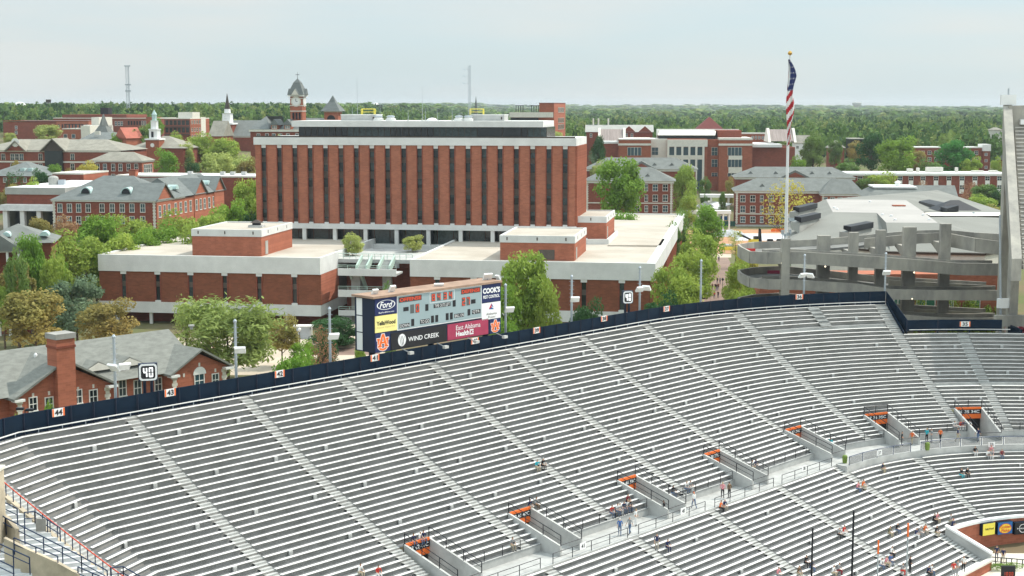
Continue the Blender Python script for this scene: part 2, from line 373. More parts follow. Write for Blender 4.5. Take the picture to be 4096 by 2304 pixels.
def slab(p, q, w_, za0, za1, zb0, zb1):
    p = Vector((p[0], p[1], 0)); q = Vector((q[0], q[1], 0)); n = (q - p).cross(Vector((0, 0, 1))).normalized() * w_ / 2
    return [p - n + Vector((0, 0, za0)), p + n + Vector((0, 0, za0)), q + n + Vector((0, 0, zb0)), q - n + Vector((0, 0, zb0))], [p - n + Vector((0, 0, za1)), p + n + Vector((0, 0, za1)), q + n + Vector((0, 0, zb1)), q - n + Vector((0, 0, zb1))]
b = MB(); b.hexa(*slab(q0, q1, .3, -5, -1.1, -5, -3.2)); b.build('wall', M['concl'], ew)
b = MB(); b.hexa(*slab(q0, q1, .6, -1.095, -.85, -3.195, -2.95)); b.build('cap', M['white'], ew)
# ---- ad boards on the curved brick wall
def adboard(px0, px1, py0, py1, label, fill, content):
    c = PZ((px0 + px1) / 2, py1, -4.0); a = math.degrees(0)
    # snap on the curved wall: find angle by matching azimuth
    best = min((abs(PXX(pt(SC + k * .25, Rb_ - .4, -3))[0] - (px0 + px1) / 2), k) for k in range(20, 230))[1] * .25
    p = Vector(pt(SC + best, Rb_ - .95, 0)); q = Vector(pt(SC + best + 1, Rb_ - .95, 0)); u = (q - p).normalized()
    pl = Plane((p.x, p.y, 0), u, (0, 0, 1))
    a0, z1 = pl.hit(px0, py0); a1, _ = pl.hit(px1, py0); _, z0 = pl.hit(px0, py1)
    t = thing('advert_board', label, 'advert board', pl.P((a0 + a1) / 2, z0))
    t2 = Vector(t.location); pl.o = pl.o - t2
    b = MB(); pl.rect(b, a0, a1, z0, z1, -.5, -.02); b.build('case', M['navy'], t)
    b = MB(); pl.rect(b, a0 + .03, a1 - .03, z0 + .03, z1 - .03, -.015, .01); b.build('board', fill, t)
    content(pl, a0, a1, z0, z1, t)
def PXX(p):
    x, y, z = p; z -= HC; fw = y * CP - z * SP; up = z * CP + y * SP; return 2048 + FPX * x / fw, 1152 - FPX * up / fw
def lerp(a, b, k): return a + (b - a) * k
def txt(pl, s, a0, a1, z0, z1, f, m, t, d=.03, bold=0.012, shear=0., name='lettering'):
    b = MB(); pl.text(b, s, lerp(a0, a1, f[0]), lerp(a0, a1, f[1]), lerp(z0, z1, f[2]), lerp(z0, z1, f[3]), d, bold, shear); return b.build(name, m, t)
def ellipse(pl, b, ca, cz, ra, rz, d, n=28, hole=0):
    P = [pl.P(ca + ra * math.cos(2 * math.pi * k / n), cz + rz * math.sin(2 * math.pi * k / n), d) for k in range(n)]
    if not hole: b.quad(*P)
    else:
        Q = [pl.P(ca + ra * hole * math.cos(2 * math.pi * k / n), cz + rz * hole * math.sin(2 * math.pi * k / n), d) for k in range(n)]
        for k in range(n): b.quad(P[k], P[(k + 1) % n], Q[(k + 1) % n], Q[k])
    return b
mRed = mat('sign_red', (.62, .03, .03), .6, 0); mBlue = mat('sign_blue', (.02, .13, .36), .6, 0); mBlk = mat('sign_black', (.015, .015, .018), .6, 0)
mWh = mat('sign_white', (.82, .82, .82), .6, 0); mOr = mat('sign_orange', (.85, .17, .03), .6, 0); mYel = mat('sign_yellow', (.9, .62, .06), .6, 0)
mNavS = mat('sign_navy', (.015, .025, .10), .5, 0); mMar = mat('sign_maroon', (.36, .04, .09), .5, .1, .8); mPY = mat('sign_pale_yellow', (.86, .75, .28), .6, .03, 1)
def c_y(pl, a0, a1, z0, z1, t): txt(pl, 'YellaWood', a0, a1, z0, z1, (.15, .87, .45, .62), mBlk, t)
def c_g(pl, a0, a1, z0, z1, t):
    b = MB(); ellipse(pl, b, (a0 + a1) / 2, lerp(z0, z1, .47), (a1 - a0) * .42, (z1 - z0) * .4, .02); b.build('oval_rim', mRed, t)
    b = MB(); ellipse(pl, b, (a0 + a1) / 2, lerp(z0, z1, .47), (a1 - a0) * .39, (z1 - z0) * .36, .03); b.build('oval', mYel, t)
    txt(pl, 'Golden', a0, a1, z0, z1, (.17, .85, .49, .74), mRed, t, .05); txt(pl, 'Flake', a0, a1, z0, z1, (.24, .78, .2, .45), mRed, t, .05)
def c_n(pl, a0, a1, z0, z1, t):
    b = MB(); ellipse(pl, b, (a0 + a1) / 2, (z0 + z1) / 2, (z1 - z0) * .36, (z1 - z0) * .36, .03, hole=.86); b.build('ring', mWh, t)
    b = MB(); pl.rect(b, lerp(a0, a1, .12), lerp(a0, a1, .88), lerp(z0, z1, .42), lerp(z0, z1, .58), .035, .04); b.build('bar', mBlk, t)
    txt(pl, 'NISSAN', a0, a1, z0, z1, (.14, .86, .44, .56), mWh, t, .05)
adboard(3932, 3981, 2097, 2145, 'yellow advert board with YellaWood in black on the brick wall', M['yellow'], c_y)
adboard(3992, 4051, 2091, 2140, 'blue advert board with a yellow Golden Flake oval', mBlue, c_g)
adboard(4060, 4125, 2091, 2139, 'black advert board with a white ring, cut by the picture edge', mBlk, c_n)
# ---- blue perimeter fence with rail
fence = thing('perimeter_fence', 'long dark navy fence panels round the top of the stand', 'fence')
def fseg(a0, a1, step, zb, h, Rd):
    n = max(1, round((a1 - a0) / step))
    for k in range(n):
        x0 = lerp(a0, a1, k / n); x1 = lerp(a0, a1, (k + 1) / n); g = .006 * (x1 - x0)
        b = MB(); p = Vector(pt(x0 + g, Rd, 0)); q = Vector(pt(x1 - g, Rd, 0))
        b.hexa(*slab(p, q, .06, zb, zb + h, zb, zb + h)); b.build('panel', M['navy'], fence)
        p = pt(x0, Rd - .05, 0); MB().box(p[0] - .07, p[0] + .07, p[1] - .07, p[1] + .07, zb - .3, zb + h + .03).build('fence_post', M['navyd'], fence)
ZF = Z0 - .15; FH = 1.95; RFN = RC + 1.15
fseg(52, SC, 2.36, ZF, FH, RFN); fseg(SC, SC + 38.4, 2.13, ZF, FH, RFN)
ZF8 = zr(8) - .1; RF8 = Rr(8) + 1.1
fseg(SC + 39, SC + 52.2, 4.2, ZF8 + .35, 1.62, RF8)
# sloping panel where the fence steps down
b = MB(); p, q = Vector(pt(SC + 38.5, RFN)), Vector(pt(SC + 39.1, RF8))
b.hexa(*slab(p, q, .08, ZF - .3, ZF + FH, ZF8 - .2, ZF8 + 1.97)); b.build('sloping_panel', M['navy'], fence)
b = MB(); sweep(b, 52, 109.9, ring(RC + .62, RC + .74, Z0 + .28, Z0 + .36)); sweep(b, 109.9, SC + 38.2, ring(RC + .62, RC + .74, Z0 + .28, Z0 + .36)); b.build('top_rail', M['rail'], fence)
b = MB(); sweep(b, SC + 39.2, SC + 53.2, ring(RF8 - .5, RF8 - .4, zr(8) + .5, zr(8) + .57)); b.build('lower_top_rail', M['rail'], fence)
a = 53
while a < SC + 38:
    p = pt(a, RC + .68); MB().box(p[0] - .03, p[0] + .03, p[1] - .03, p[1] + .03, Z0 - .4, Z0 + .28).build('rail_post', M['metal'], fence); a += 2.36 if a < SC else 2.13
# walkway slab behind the top row
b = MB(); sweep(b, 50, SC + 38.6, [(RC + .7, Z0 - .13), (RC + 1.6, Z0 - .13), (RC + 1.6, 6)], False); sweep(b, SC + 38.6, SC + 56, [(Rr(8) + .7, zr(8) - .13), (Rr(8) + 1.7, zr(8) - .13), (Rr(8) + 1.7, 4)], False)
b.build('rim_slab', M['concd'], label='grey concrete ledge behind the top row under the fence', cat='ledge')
# side closure wall along the tall stair
b = MB()
for i in range(0, 8):
    p0 = Vector(pt(aH + .1, Rr(i) + .45)); p1 = Vector(pt(aH + .1, Rr(i) - .33)); z_ = zr(i)
    b.hexa(*slab(p0, p1, .2, 8, z_ + .35, 8, z_ - .05 + .0))
b.build('stair_side_wall', M['navy'], label='stepped dark wall beside the top of the tall stair', cat='wall')
# ---- number signs on the fence
NP = {44: 'far left above the curving end rows', 43: 'right of the bigger play clock', 42: 'half way between play clock and scoreboard', 41: 'under the left end of the scoreboard', 40: 'in shade under the right part of the scoreboard', 39: 'first right of the scoreboard', 38: 'left of the smaller play clock', 37: 'left of the brick path', 36: 'below the left turn of the ramps', 35: 'on the low shaded fence at the right'}
def numsign(n, px, py, w_=50, h_=37, up=True, Rd=None, place='on the blue fence'):
    Rd = Rd or RFN - .12
    a = min((abs(PXX(pt(60 + k * .1, Rd, 18.8 if up else 15.3))[0] - px), 60 + k * .1) for k in range(0, 1500))[1]
    p = Vector(pt(a, Rd)); q = Vector(pt(a + .5, Rd)); u = (q - p).normalized(); pl = Plane((p.x, p.y, 0), u, (0, 0, 1))
    a0, z1 = pl.hit(px - w_ / 2, py - h_ / 2); a1, z0 = pl.hit(px + w_ / 2, py + h_ / 2); ac, zc = pl.hit(px, py); k = (z1 - z0) / 2
    w2 = .62; z0, z1 = zc - .36, zc + .36
    if not up: w2 = .75
    t = thing('number_sign', 'orange edged sign with number %d, %s' % (n, NP[n]), 'sign', pl.P(ac, z0)); pl.o -= Vector(t.location)
    b = MB(); pl.rect(b, ac - w2, ac + w2, z0, z1, 0, .04); b.build('board', M['white'], t)
    b = MB(); pl.rect(b, ac - w2 + .01, ac - w2 + .16, z0 + .01, z1 - .01, .045, .06); pl.rect(b, ac + w2 - .16, ac + w2 - .01, z0 + .01, z1 - .01, .045, .06); b.build('edge_stripe', mOr, t)
    b = MB(); pl.text(b, str(n), ac - .38, ac + .38, lerp(z0, z1, .14), lerp(z0, z1, .86), .07, .03); b.build('number', mBlk, t)
for n, px, py in ((44, 233, 1649), (43, 680, 1570), (42, 1118, 1495), (41, 1499, 1431), (40, 1899, 1363), (39, 2146, 1321), (38, 2416, 1274), (37, 2666, 1235), (36, 3197, 1187)):
    numsign(n, px, py)
numsign(35, 3860, 1296, up=False, Rd=RF8 - .1, place='on the low fence under the ramps')
# ---- vomitories
def rail3(mb, pts, h, r=.035, n=4, mid=True, gap=2):
    """railing on base points: top rail, mid rail, posts"""
    P = [Vector(p) for p in pts]
    up = Vector((0, 0, h)); mb.path([p + up for p in P], r, n)
    if mid: mb.path([p + up * .5 for p in P], r * .7, n)
    for a, b_ in zip(P, P[1:]):
        k = max(1, round((b_ - a).length / gap))
        for j in range(k): c = a.lerp(b_, j / k); mb.tube(c, c + up, r, n=n)
    mb.tube(P[-1], P[-1] + up, r, n=n)
for vi, (v0, v1, s_) in enumerate(VOM):
    RT, RB = 43.6, 36.9
    where = ['lowest and leftmost, at the bottom edge', 'with three people resting above it', 'beside the policeman on the walkway', 'above the strolling pair', 'under sign 37', 'above the people leaving by the walkway', 'rightmost, its dark mouth facing the field'][vi]
    p0 = pt(v0, RB, ZW); t = thing('tunnel_entrance', 'stand entrance with orange header %s, %s' % (s_, where), 'entrance', (0, 0, 0), 0, 'tunnel entrances in the upper tier')
    b = MB()
    for vv, sg in ((v0, -1), (v1, 1)):
        P, Q = Vector(pt(vv, RT)), Vector(pt(vv, RB)); b.hexa(*slab(P, Q, .24, ZW - 2, zr(VI) + .1, ZW - .5, ZW + 1.0))
    b.build('side_walls', M['concl'], t)
    P, Q = Vector(pt(v0, RT - .2)), Vector(pt(v1, RT - .2)); u = (Q - P); L_ = u.length; u.normalize(); pl = Plane((P.x, P.y, 0), u, (0, 0, 1))
    zt = zr(VI) + .15
    b = MB(); pl.rect(b, .1, L_ - .1, zt - 1.5, zt, -.2, 0); b.build('header', mOr, t)
    b = MB(); pl.rect(b, .12, L_ - .12, zt - .86, zt - .26, .005, .03); b.build('header_strip', mBlk, t)
    b = MB(); pl.text(b, s_, L_ * .1, L_ * .9, zt - .76, zt - .36, .045, .02); b.build('lettering', mWh, t)
    b = MB(); pl.rect(b, .1, L_ - .1, ZW - 2.4, zt - .1, -.5, -.25); b.build('opening_shade_panel', mBlk, t)  # black panel stands in for the shade inside the tunnel
    b = MB(); b.hexa([pt(v0, RT + 2, ZW - 1.6), pt(v1, RT + 2, ZW - 1.6), pt(v1, RB, ZW - .02), pt(v0, RB, ZW - .02)], [pt(v0, RT + 2, ZW - 1.5), pt(v1, RT + 2, ZW - 1.5), pt(v1, RB, ZW + .005), pt(v0, RB, ZW + .005)]); b.build('ramp_floor', M['tread'], t)
    b = MB()
    for vv in (v0, v1): rail3(b, [pt(vv, RT, zr(VI) + .1), pt(vv, RB, ZW + 1.0)], 1.0, .045, 4, True, 2.4)
    rail3(b, [pt(v0, RT, zr(VI) + .1), pt(v1, RT, zr(VI) + .1)], 1.0, .045, 4, True, 2.4); b.path([pt(v0, RB, ZW + 1.05), pt(v1, RB, ZW + 1.05)], .04, 4)
    b.build('railing', M['black'], t)
# ---- railings along the walkway
def walkrail(a0, a1, Rd, z, label, h=1.0, m='black', step=2.6, n=4, glass=False):
    t = thing('railing', label, 'railing', (0, 0, 0), 0, 'railings along the walkway'); b = MB()
    S = []; a = a0
    k = max(1, round((a1 - a0) / (step if a0 < SC else step * 1.6)))
    S = [pt(lerp(a0, a1, j / k), Rd, z) for j in range(k + 1)]
    rail3(b, S, h, .038 if not glass else .05, n, not glass, 9)
    b.build('rails', M[m], t)
    if glass:
        b = MB()
        for p, q in zip(S, S[1:]):
            d = (Vector(q) - Vector(p)) * .05; P, Q = Vector(p) + d, Vector(q) - d; b.hexa(*slab(P, Q, .02, z + .08, z + h - .08, z + .08, z + h - .08))
        b.build('mesh_panels', mat('smoked_mesh', (.05, .06, .07), .5, 0, alpha=.35), t)
lo = [(62, 87.2), (88.8, 100.4), (102.2, 113.6), (115.4, 127), (128.8, 140.4), (142.2, 153.2)]
nm = ['at the bottom edge', 'below the second tunnel entrance', 'in front of the group standing on the walkway', 'in front of the policeman', 'in front of the strolling pair', 'ending at the green bin']
for (a0, a1), s_ in zip(lo, nm): walkrail(a0, a1, 35.75, ZW + .05, 'thin black railing on the walkway edge %s' % s_)
walkrail(155.2, SC + 20, 34.4, ZW + .05, 'heavy dark railing with smoked panels left of the lower stair, number 37 on it', 1.05, 'bluerail', 3.0, glass=True)
walkrail(SC + 22.8, aEnd, 34.4, ZW + .05, 'heavy dark railing with smoked panels along the right, number 35 on it', 1.05, 'bluerail', 3.0, glass=True)
up = [(62, 87.5), (94.2, 101.7), (108.4, 121.6), (125.7, 137.6), (141.6, 153.5), (SC + 5.9, SC + 20.2), (SC + 26.2, SC + 38.3), (SC + 44.2, aEnd)]
nm = ['at the bottom edge', 'left of the red header with 42', 'behind the seated crowd', 'behind the strolling pair', 'right of the fourth entrance', 'by the person in turquoise', 'with the walkers in orange', 'at the right edge']
for (a0, a1), s_ in zip(up, nm): walkrail(a0, a1, 39.4, zr(33) - .43, 'thin black railing above the low wall %s' % s_)
# small number plates on the walkway wall
for n, px, py in ((41, 2332, 2183), (40, 2733, 2043), (38, 3216, 1873), (37, 3517, 1811), (35, 3966, 1778)):
    Rd = 35.6 if px < 3400 else 34.2
    a = min((abs(PXX(pt(60 + k * .1, Rd, 4.2))[0] - px), 60 + k * .1) for k in range(0, 1500))[1]
    p = Vector(pt(a, Rd)); q = Vector(pt(a + .5, Rd)); pl = Plane((p.x, p.y, 0), (q - p), (0, 0, 1)); _, zc = pl.hit(px, py)
    t = thing('number_plate', 'small white number plate %d on the railing, %s' % (n, {41: 'below the second tunnel entrance', 40: 'below the policeman', 38: 'left of the green bin', 37: 'on the smoked panels left of the stair', 35: 'at the far right'}[n]), 'sign', pl.P(0, zc)); pl.o -= Vector(t.location)
    b = MB(); pl.rect(b, -.45, .45, zc - .32, zc + .32, 0, .03); b.build('board', M['white'], t)
    b = MB(); pl.text(b, str(n), -.24, .24, zc - .2, zc + .2, .05, .015); b.build('number', mBlk, t)
for px, py in ((3379, 1838), (3709, 1786)):
    p = PZ(px, py + 14, ZW); t = thing('litter_bin', 'round lime green bin %s' % ('at the left end of the heavy railing' if px < 3500 else 'right of the lower stair gap'), 'bin', p)
    MB().lathe((0, 0, 0), [(.26, 0), (.3, .4), (.32, .8), (.28, .85)], 14).build('barrel', mat('lime_plastic', (.15, .22, .04), .5, .05, 1), t)
    MB().lathe((0, 0, .85), [(.3, 0), (.24, .1), (.1, .14)], 14).build('lid', mat('lime_plastic', (.15, .22, .04)), t)
# ---- left end: stair, curb, orange rail
lst = thing('end_stairs', 'pale concrete stair down the left end beside the orange rail', 'stairs'); ls.weld().build('steps', M['tread'], lst)
cb = MB(); rr_ = MB(); prev = None; pts = []
for i in range(4, 34):
    w0, _ = leftstair(i); p = pt(w0 - .25, Rr(i), zr(i) - .43); pts.append(p)
for a, b_ in zip(pts, pts[1:]):
    cb.hexa(*slab(a, b_, .45, a[2] - 1.5, a[2] + .25, b_[2] - 1.5, b_[2] + .25))
cb.build('curb_wall', mat('tan_concrete', (.42, .36, .27), .9, .2, .5), label='tan concrete curb wall under the orange rail', cat='wall')
ot = thing('handrail', 'orange topped handrail with dark posts running down the left stair', 'handrail')
up_ = Vector((0, 0, 1.0 + .25)); rr_.path([Vector(p) + up_ for p in pts], .05, 6); rr_.build('top_rail', M['redrail'], ot)
b = MB()
for p in pts[::1]: b.tube(Vector(p) + Vector((0, 0, .2)), Vector(p) + up_, .045, n=5)
b.build('posts', M['bluerail'], ot)
# ================================================================ ground
def gz(x, y):
    """terrain height behind the stadium"""
    def ss(a, b, v): k = min(1, max(0, (v - a) / (b - a))); return k * k * (3 - 2 * k)
    h = 14 * ss(560, 900, y) if x > 0 else 14 * ss(500, 850, y)
    h += 9 * ss(-60, -140, x) * ss(330, 430, y)
    h += 2 * ss(-40, -260, x) * ss(600, 900, y) + 3 * ss(-40, -260, x) * ss(1000, 1250, y)
    h += 5 * ss(3000, 7000, y) + 16 * ss(5000, 8500, y) * (.5 + .5 * math.sin(x / 900. + .6))
    return h
g = MB(); xs = [-9000, -4000, -2000, -1000] + list(range(-700, 701, 25)) + [1000, 2000, 4000, 9000]
ys = [-300, 0, 150] + list(range(250, 1200, 25)) + [1400, 1700, 2000, 2500, 3000, 4000, 5000, 6000, 7000, 8000, 9000, 12000]
for y in ys:
    for x in xs: g.v.append((x, y, gz(x, y) - (6 if y < 250 else 0)))
n = len(xs)
for j in range(len(ys) - 1):
    for i in range(n - 1): a = j * n + i; g.f.append((a, a + 1, a + 1 + n, a + n))
g.build('ground', mat('lawn_and_earth', (.10, .13, .04), 1, .2, .03, col2=(.16, .12, .07)), kind='structure')
# ================================================================ the campus tower and its podium
A9 = -R(9); E9 = Vector((math.cos(A9), math.sin(A9), 0)); N9 = Vector((-math.sin(A9), math.cos(A9), 0)); UP = Vector((0, 0, 1))
class Fr:
    """building frame: thing at origin o rotated rz; front plane y=0 (x right), depth +y"""
    def __init__(s, o, rz):
        s.o = Vector(o); s.rz = rz; s.e = Vector((math.cos(rz), math.sin(rz), 0)); s.n = Vector((-math.sin(rz), math.cos(rz), 0))
    def F(s, px, py, y=0):   # local x,z on the plane at depth y
        r = ray(px, py); o = s.o + s.n * y; k = (o - Vector((0, 0, HC))).dot(s.n) / r.dot(s.n); q = Vector((0, 0, HC)) + r * k - s.o
        return q.dot(s.e), q.z
    def S(s, px, py, x):     # local y,z on the side plane
        r = ray(px, py); o = s.o + s.e * x; k = (o - Vector((0, 0, HC))).dot(s.e) / r.dot(s.e); q = Vector((0, 0, HC)) + r * k - s.o
        return q.dot(s.n), q.z
    def T(s, px, py, z):
        q = PZ(px, py, s.o.z + z) - s.o; return q.dot(s.e), q.dot(s.n)
GL = [M['glass'], M['glass2'], M['glassb']]
P0 = PY(1280, 1032, 309); pf = Fr((P0.x, P0.y, 0), A9)
ZT = P0.z   # podium roof level
xL, _ = pf.F(391, 1020); x1 = 0.0; x2, _ = pf.F(1639, 1036.5); xR, _ = pf.F(2598, 1049)
def podium(name, label, xa, xb, depth, bays, left_open=False, rside=False):
    t = thing(name, label, 'building', pf.o + E9 * xa, A9); W = xb - xa
    zb0, zb1 = ZT - 3.55, ZT           # upper band
    zw = ZT - 10.1; zs = ZT - 12.4     # wall bottom, lower band bottom
    MB().box(0, W, .0, depth, zb0 + .0, ZT - .35).build('upper_band', M['band'], t)
    b = MB(); b.box(0, W, 0, .6, ZT - .349, ZT); b.box(0, .6, .6, depth - .6, ZT - .349, ZT); b.box(W - .6, W, .6, depth - .6, ZT - .349, ZT); b.box(0, W, depth - .6, depth, ZT - .349, ZT)
    b.build('parapet', M['band'], t)
    MB().box(.6, W - .6, .6, depth - .6, ZT - .349, ZT - .30).build('roof', M['roofm'], t)
    MB().box(.5, W - .5, .9, depth - .5, zw, zb0).build('inner_wall', M['spandrel'], t)
    MB().box(0, W, .0, depth, zs, zw + .0).build('lower_band', M['band'], t)
    MB().box(1.5, W - 1.5, 4.5, depth - 3, 0, zs).build('ground_floor', M['brick2'], t)
    # brick panels between window slots
    xs = [0] + bays + [W]; g = .6
    for k in range(len(xs) - 1):
        a = xs[k] + (g if k else 0); c = xs[k + 1] - (g if k < len(xs) - 2 else 0)
        MB().box(a, c, .35, .9, zw + .02, zb0 - .02).build('brick_panel', M['brickP'], t)
    for x in bays:
        wdw = MB().box(x - g, x + g, .6, .88, zw + .4, zb0 - .6).build('window', GL[rnd.randrange(2)], t)
        MB().box(x - g, x + g, .55, .6, zw + 3.3, zw + 4.4).build('spandrel', M['spandrel'], wdw)
        MB().box(x - g - .05, x + g + .05, .1, .85, zb0 - .6, zb0 + .02).build('band_drop', M['band'], t)
        MB().box(x - g - .05, x + g + .05, .1, .85, zw - .02, zw + .4).build('band_rise', M['band'], t)
        MB().box(x - 2.2, x - 1.6, .5, 1.1, 0, zs).build('column', M['band'], t)
        for s_ in (-1, 1): MB().box(x + s_ * g - .12, x + s_ * g + .12, .2, .62, zw + .03, zb0 - .03).build('fin', M['brick2'], t)
    return t
dL = pf.S(766, 939, xL)[0]
sp = 13.1; offL = [pf.F(p, 1150)[0] - xL for p in (494, 630, 763, 898, 1034, 1183)]
offL = [pf.F(p, 1150)[0] - xL for p in (494, 630, 762, 898, 1036, 1177)]
podL = podium('podium_building', 'low brown brick building with white bands, left of the outdoor stairs', xL, 0, 62, offL)
# right brick side of the left podium
depL = 62
offR = [pf.F(p, 1150)[0] - x2 for p in (1748, 1894, 2037, 2190, 2335, 2487)]
dR = pf.S(2722, 887, xR)[0]
podR = podium('podium_building', 'low brown brick building with white bands, right of the outdoor stairs', x2, xR, dR, offR)
b_W = xR - x2
for k in range(26):     # vertical piers, the right side's sunlight painted as a lighter brick
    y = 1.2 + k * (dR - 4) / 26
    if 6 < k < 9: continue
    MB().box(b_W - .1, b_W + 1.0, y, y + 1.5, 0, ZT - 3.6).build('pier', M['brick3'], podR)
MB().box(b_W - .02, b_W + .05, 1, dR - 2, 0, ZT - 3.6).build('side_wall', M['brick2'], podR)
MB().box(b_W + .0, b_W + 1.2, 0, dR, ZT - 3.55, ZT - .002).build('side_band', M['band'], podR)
MB().box(-xL - .0, -xL + .06, .4, 14, ZT - 10, ZT - 3.6).build('side_wall', M['brick3'], podL)  # sunlight on this side put into a lighter brick
# raised strips on the right roof
lw = Fr(pf.o + E9 * x2, A9)
def zroof(px, py): return lw.T(px, py, ZT)
c = [zroof(*p) for p in ((2430, 980), (2644, 982), (2660, 955), (2480, 955))]
MB().prism([(p[0], p[1]) for p in c], ZT - .3, ZT + .0).build('roof_step', M['roofm'], podR)
c = [zroof(*p) for p in ((2346, 972), (2430, 972), (2468, 937), (2346, 937))]
bb = MB(); ring4 = c
for a_, d_ in zip(c, c[1:] + c[:1]):
    P, Q = slab(Vector((a_[0], a_[1], 0)), Vector((d_[0], d_[1], 0)), .5, ZT - .3, ZT + .9, ZT - .3, ZT + .9); bb.hexa(P, Q)
bb.build('light_well_parapet', M['band'], podR)
MB().prism([(p[0], p[1]) for p in c], ZT - .3, ZT - .2).build('light_well', M['greyroof'], podR)
# penthouse boxes
def penthouse(label, l, r, yf, rr, ztop, base, side_r, drains, door=None, zb=ZT - .3, right_door=None, par=None, hand=True):
    """l,r: front px; yf: local depth of the front; rr: px of back right corner top"""
    f = Fr(pf.o + N9 * yf, A9); xa, _ = f.F(l, base); xb, _ = f.F(r, base); d, _ = f.S(rr, ztop[1], xb)
    _, zt = f.F(r, ztop[0])
    t = thing('roof_penthouse', label, 'penthouse', f.o + E9 * xa, A9); W = xb - xa
    MB().box(.12, W - .12, .12, d - .12, zb, zt - 1.5).build('walls', M['brick3'], t)
    MB().box(0, W, 0, d, zt - 1.5, zt - .3).build('white_band', M['band'], t)
    b = MB(); b.box(0, W, 0, .4, zt - .299, zt); b.box(0, W, d - .4, d, zt - .299, zt); b.box(0, .4, .4, d - .4, zt - .299, zt); b.box(W - .4, W, .4, d - .4, zt - .299, zt); b.build('parapet', M['band'], t)
    MB().box(.4, W - .4, .4, d - .4, zt - .299, zt - .26).build('roof', M['roofm'], t)
    for k in drains: MB().box(W * k - .12, W * k + .12, -.05, .02, zt - 1.0, zt - .35).build('drain_slot', M['mull'], t)
    for k in (.2, .5, .8): MB().box(W - .02, W + .05, d * k - .12, d * k + .12, zt - 1.0, zt - .35).build('drain_slot', M['mull'], t)
    if door: MB().box(W * door[0], W * door[1], .05, .11, zb + .2, zt - 2.9).build('louvre_door', M['spandrel'], t)
    MB().box(W - .11, W - .05, d * .12, d * .2, zb + .2, zt - 2.6).build('side_louvre', M['greyroof'], t)
    return t, W, d, zt
t, W_, d_, z_ = penthouse('brick rooftop penthouse on the left podium with a dark vent', 767, 1048, 4.0, 1170, (920, 887), 1019, None, (.1, .48, .88))
v = thing('roof_vent', 'dark hooded vent on the left brick penthouse roof', 'vent', t.matrix_basis @ Vector((W_ * .72, d_ * .45, z_ - .26)), A9)
MB().box(-1.6, 1.6, -1.2, 1.2, 0, .5).build('curb', M['concl'], v); MB().hexa([(-1.3, -1, 1), (1.3, -1, 1), (1.3, 1, 1), (-1.3, 1, 1)], [(-.3, -.2, 1.6), (.3, -.2, 1.6), (.3, .2, 1.6), (-.3, .2, 1.6)]).build('hood', M['mull'], v)
MB().box(-.8, .8, -.6, .6, .5, 1.0).build('throat', M['black'], v)
t, W_, d_, z_ = penthouse('brick rooftop penthouse with louvre doors on the right podium', 1998, 2300, 5.0, 2347, (945, 880), 1034, None, (.1, .5, .88), (.52, .73))
t, W_, d_, z_ = penthouse('small brick penthouse right of the tall tower', 2300, 2426, 46, 2460, (866, 826), 938, None, (.5,), None)
# ---- tower
TY = 0
tf = Fr(PY(2300, 700, 345.5).to_2d().to_3d(), A9); tf.o.z = 0
txl, _ = tf.F(1020, 556); zTop = tf.F(2300, 553)[1]; zB1 = tf.F(2300, 584)[1]; zB0 = tf.F(2014, 903)[1]; zb_ = tf.F(2014, 924)[1]
tower = thing('office_tower', 'tall red brick office block with white top band and rows of dark windows', 'building', tf.o + E9 * txl, A9)
TW = -txl; TD = 22.0
MB().box(.6, TW - .6, .6, TD - .6, zB0, zB1).build('core_wall', M['spandrel'], tower)
MB().box(-.3, TW + .3, -.3, TD, zB1 - .0, zTop).build('top_band', M['band'], tower)
MB().box(-.3, TW + .3, -.3, TD, zb_, zB0 + .0).build('bottom_band', M['band'], tower)
MB().box(2, TW - 2, 3, TD - 2, 0, zb_).build('lobby_core', M['brick2'], tower)
cols = [tf.F(p, 700)[0] - txl for p in (1057, 1119.5, 1181.6, 1242.5, 1304, 1365.5, 1427, 1489, 1551.5, 1616, 1679, 1744, 1808.5, 1873, 1937, 2001, 2066, 2131, 2196, 2261)]
hw = .64; FHt = (zB1 - zB0) / 5
edges = [0] + cols + [TW]
for k in range(21):
    a = edges[k] + (hw if k else 0); c = edges[k + 1] - (hw if k < 20 else 0)
    p = MB().box(a, c, 0, .62, zB0 + .02, zB1 - .02).build('brick_pier', M['brickT'], tower)
for k, x in enumerate(cols):
    MB().box(x - hw, x + hw, -.05, .5, zB1 - .75, zB1 + .02).build('band_drop', M['band'], tower)
    MB().box(x - hw, x + hw, -.05, .5, zB0 - .02, zB0 + .35).build('band_rise', M['band'], tower)
    for s_ in (-1, 1): MB().box(x + s_ * (hw + .02) - .1, x + s_ * (hw + .02) + .1, -.18, .0, zB0 + .03, zB1 - .03).build('edge_fin', M['brick2'], tower)
    for r_ in range(5):
        zt = zB1 - .75 - r_ * FHt - (.0 if r_ == 0 else -.3); h = 2.05 if r_ else 2.1
        wm = M['glass'] if rnd.random() < .6 else M['glass2']
        wo = MB().box(x - hw, x + hw, .45, .6, zt - h, zt).build('window', wm, tower)
        if rnd.random() < .55:
            hh = rnd.choice((.5, .9, 1.3, 1.7)); MB().box(x - hw + .1, x + hw - .1, .42, .449, zt - hh, zt).build('blind', M['glass2'] if wm == M['glass'] else M['spandrel'], wo)
for k in range(9):     # fins on the narrow right side
    y = .6 + k * (TD - 1.5) / 9; MB().box(TW - .1, TW + .55, y, y + 1.25, zB0 + .02, zB1 - .02).build('side_pier', M['brick3'], tower)
MB().box(TW - .62, TW - .1, .62, TD - .5, zB0 + .02, zB1 - .02).build('side_recess', M['mull'], tower)
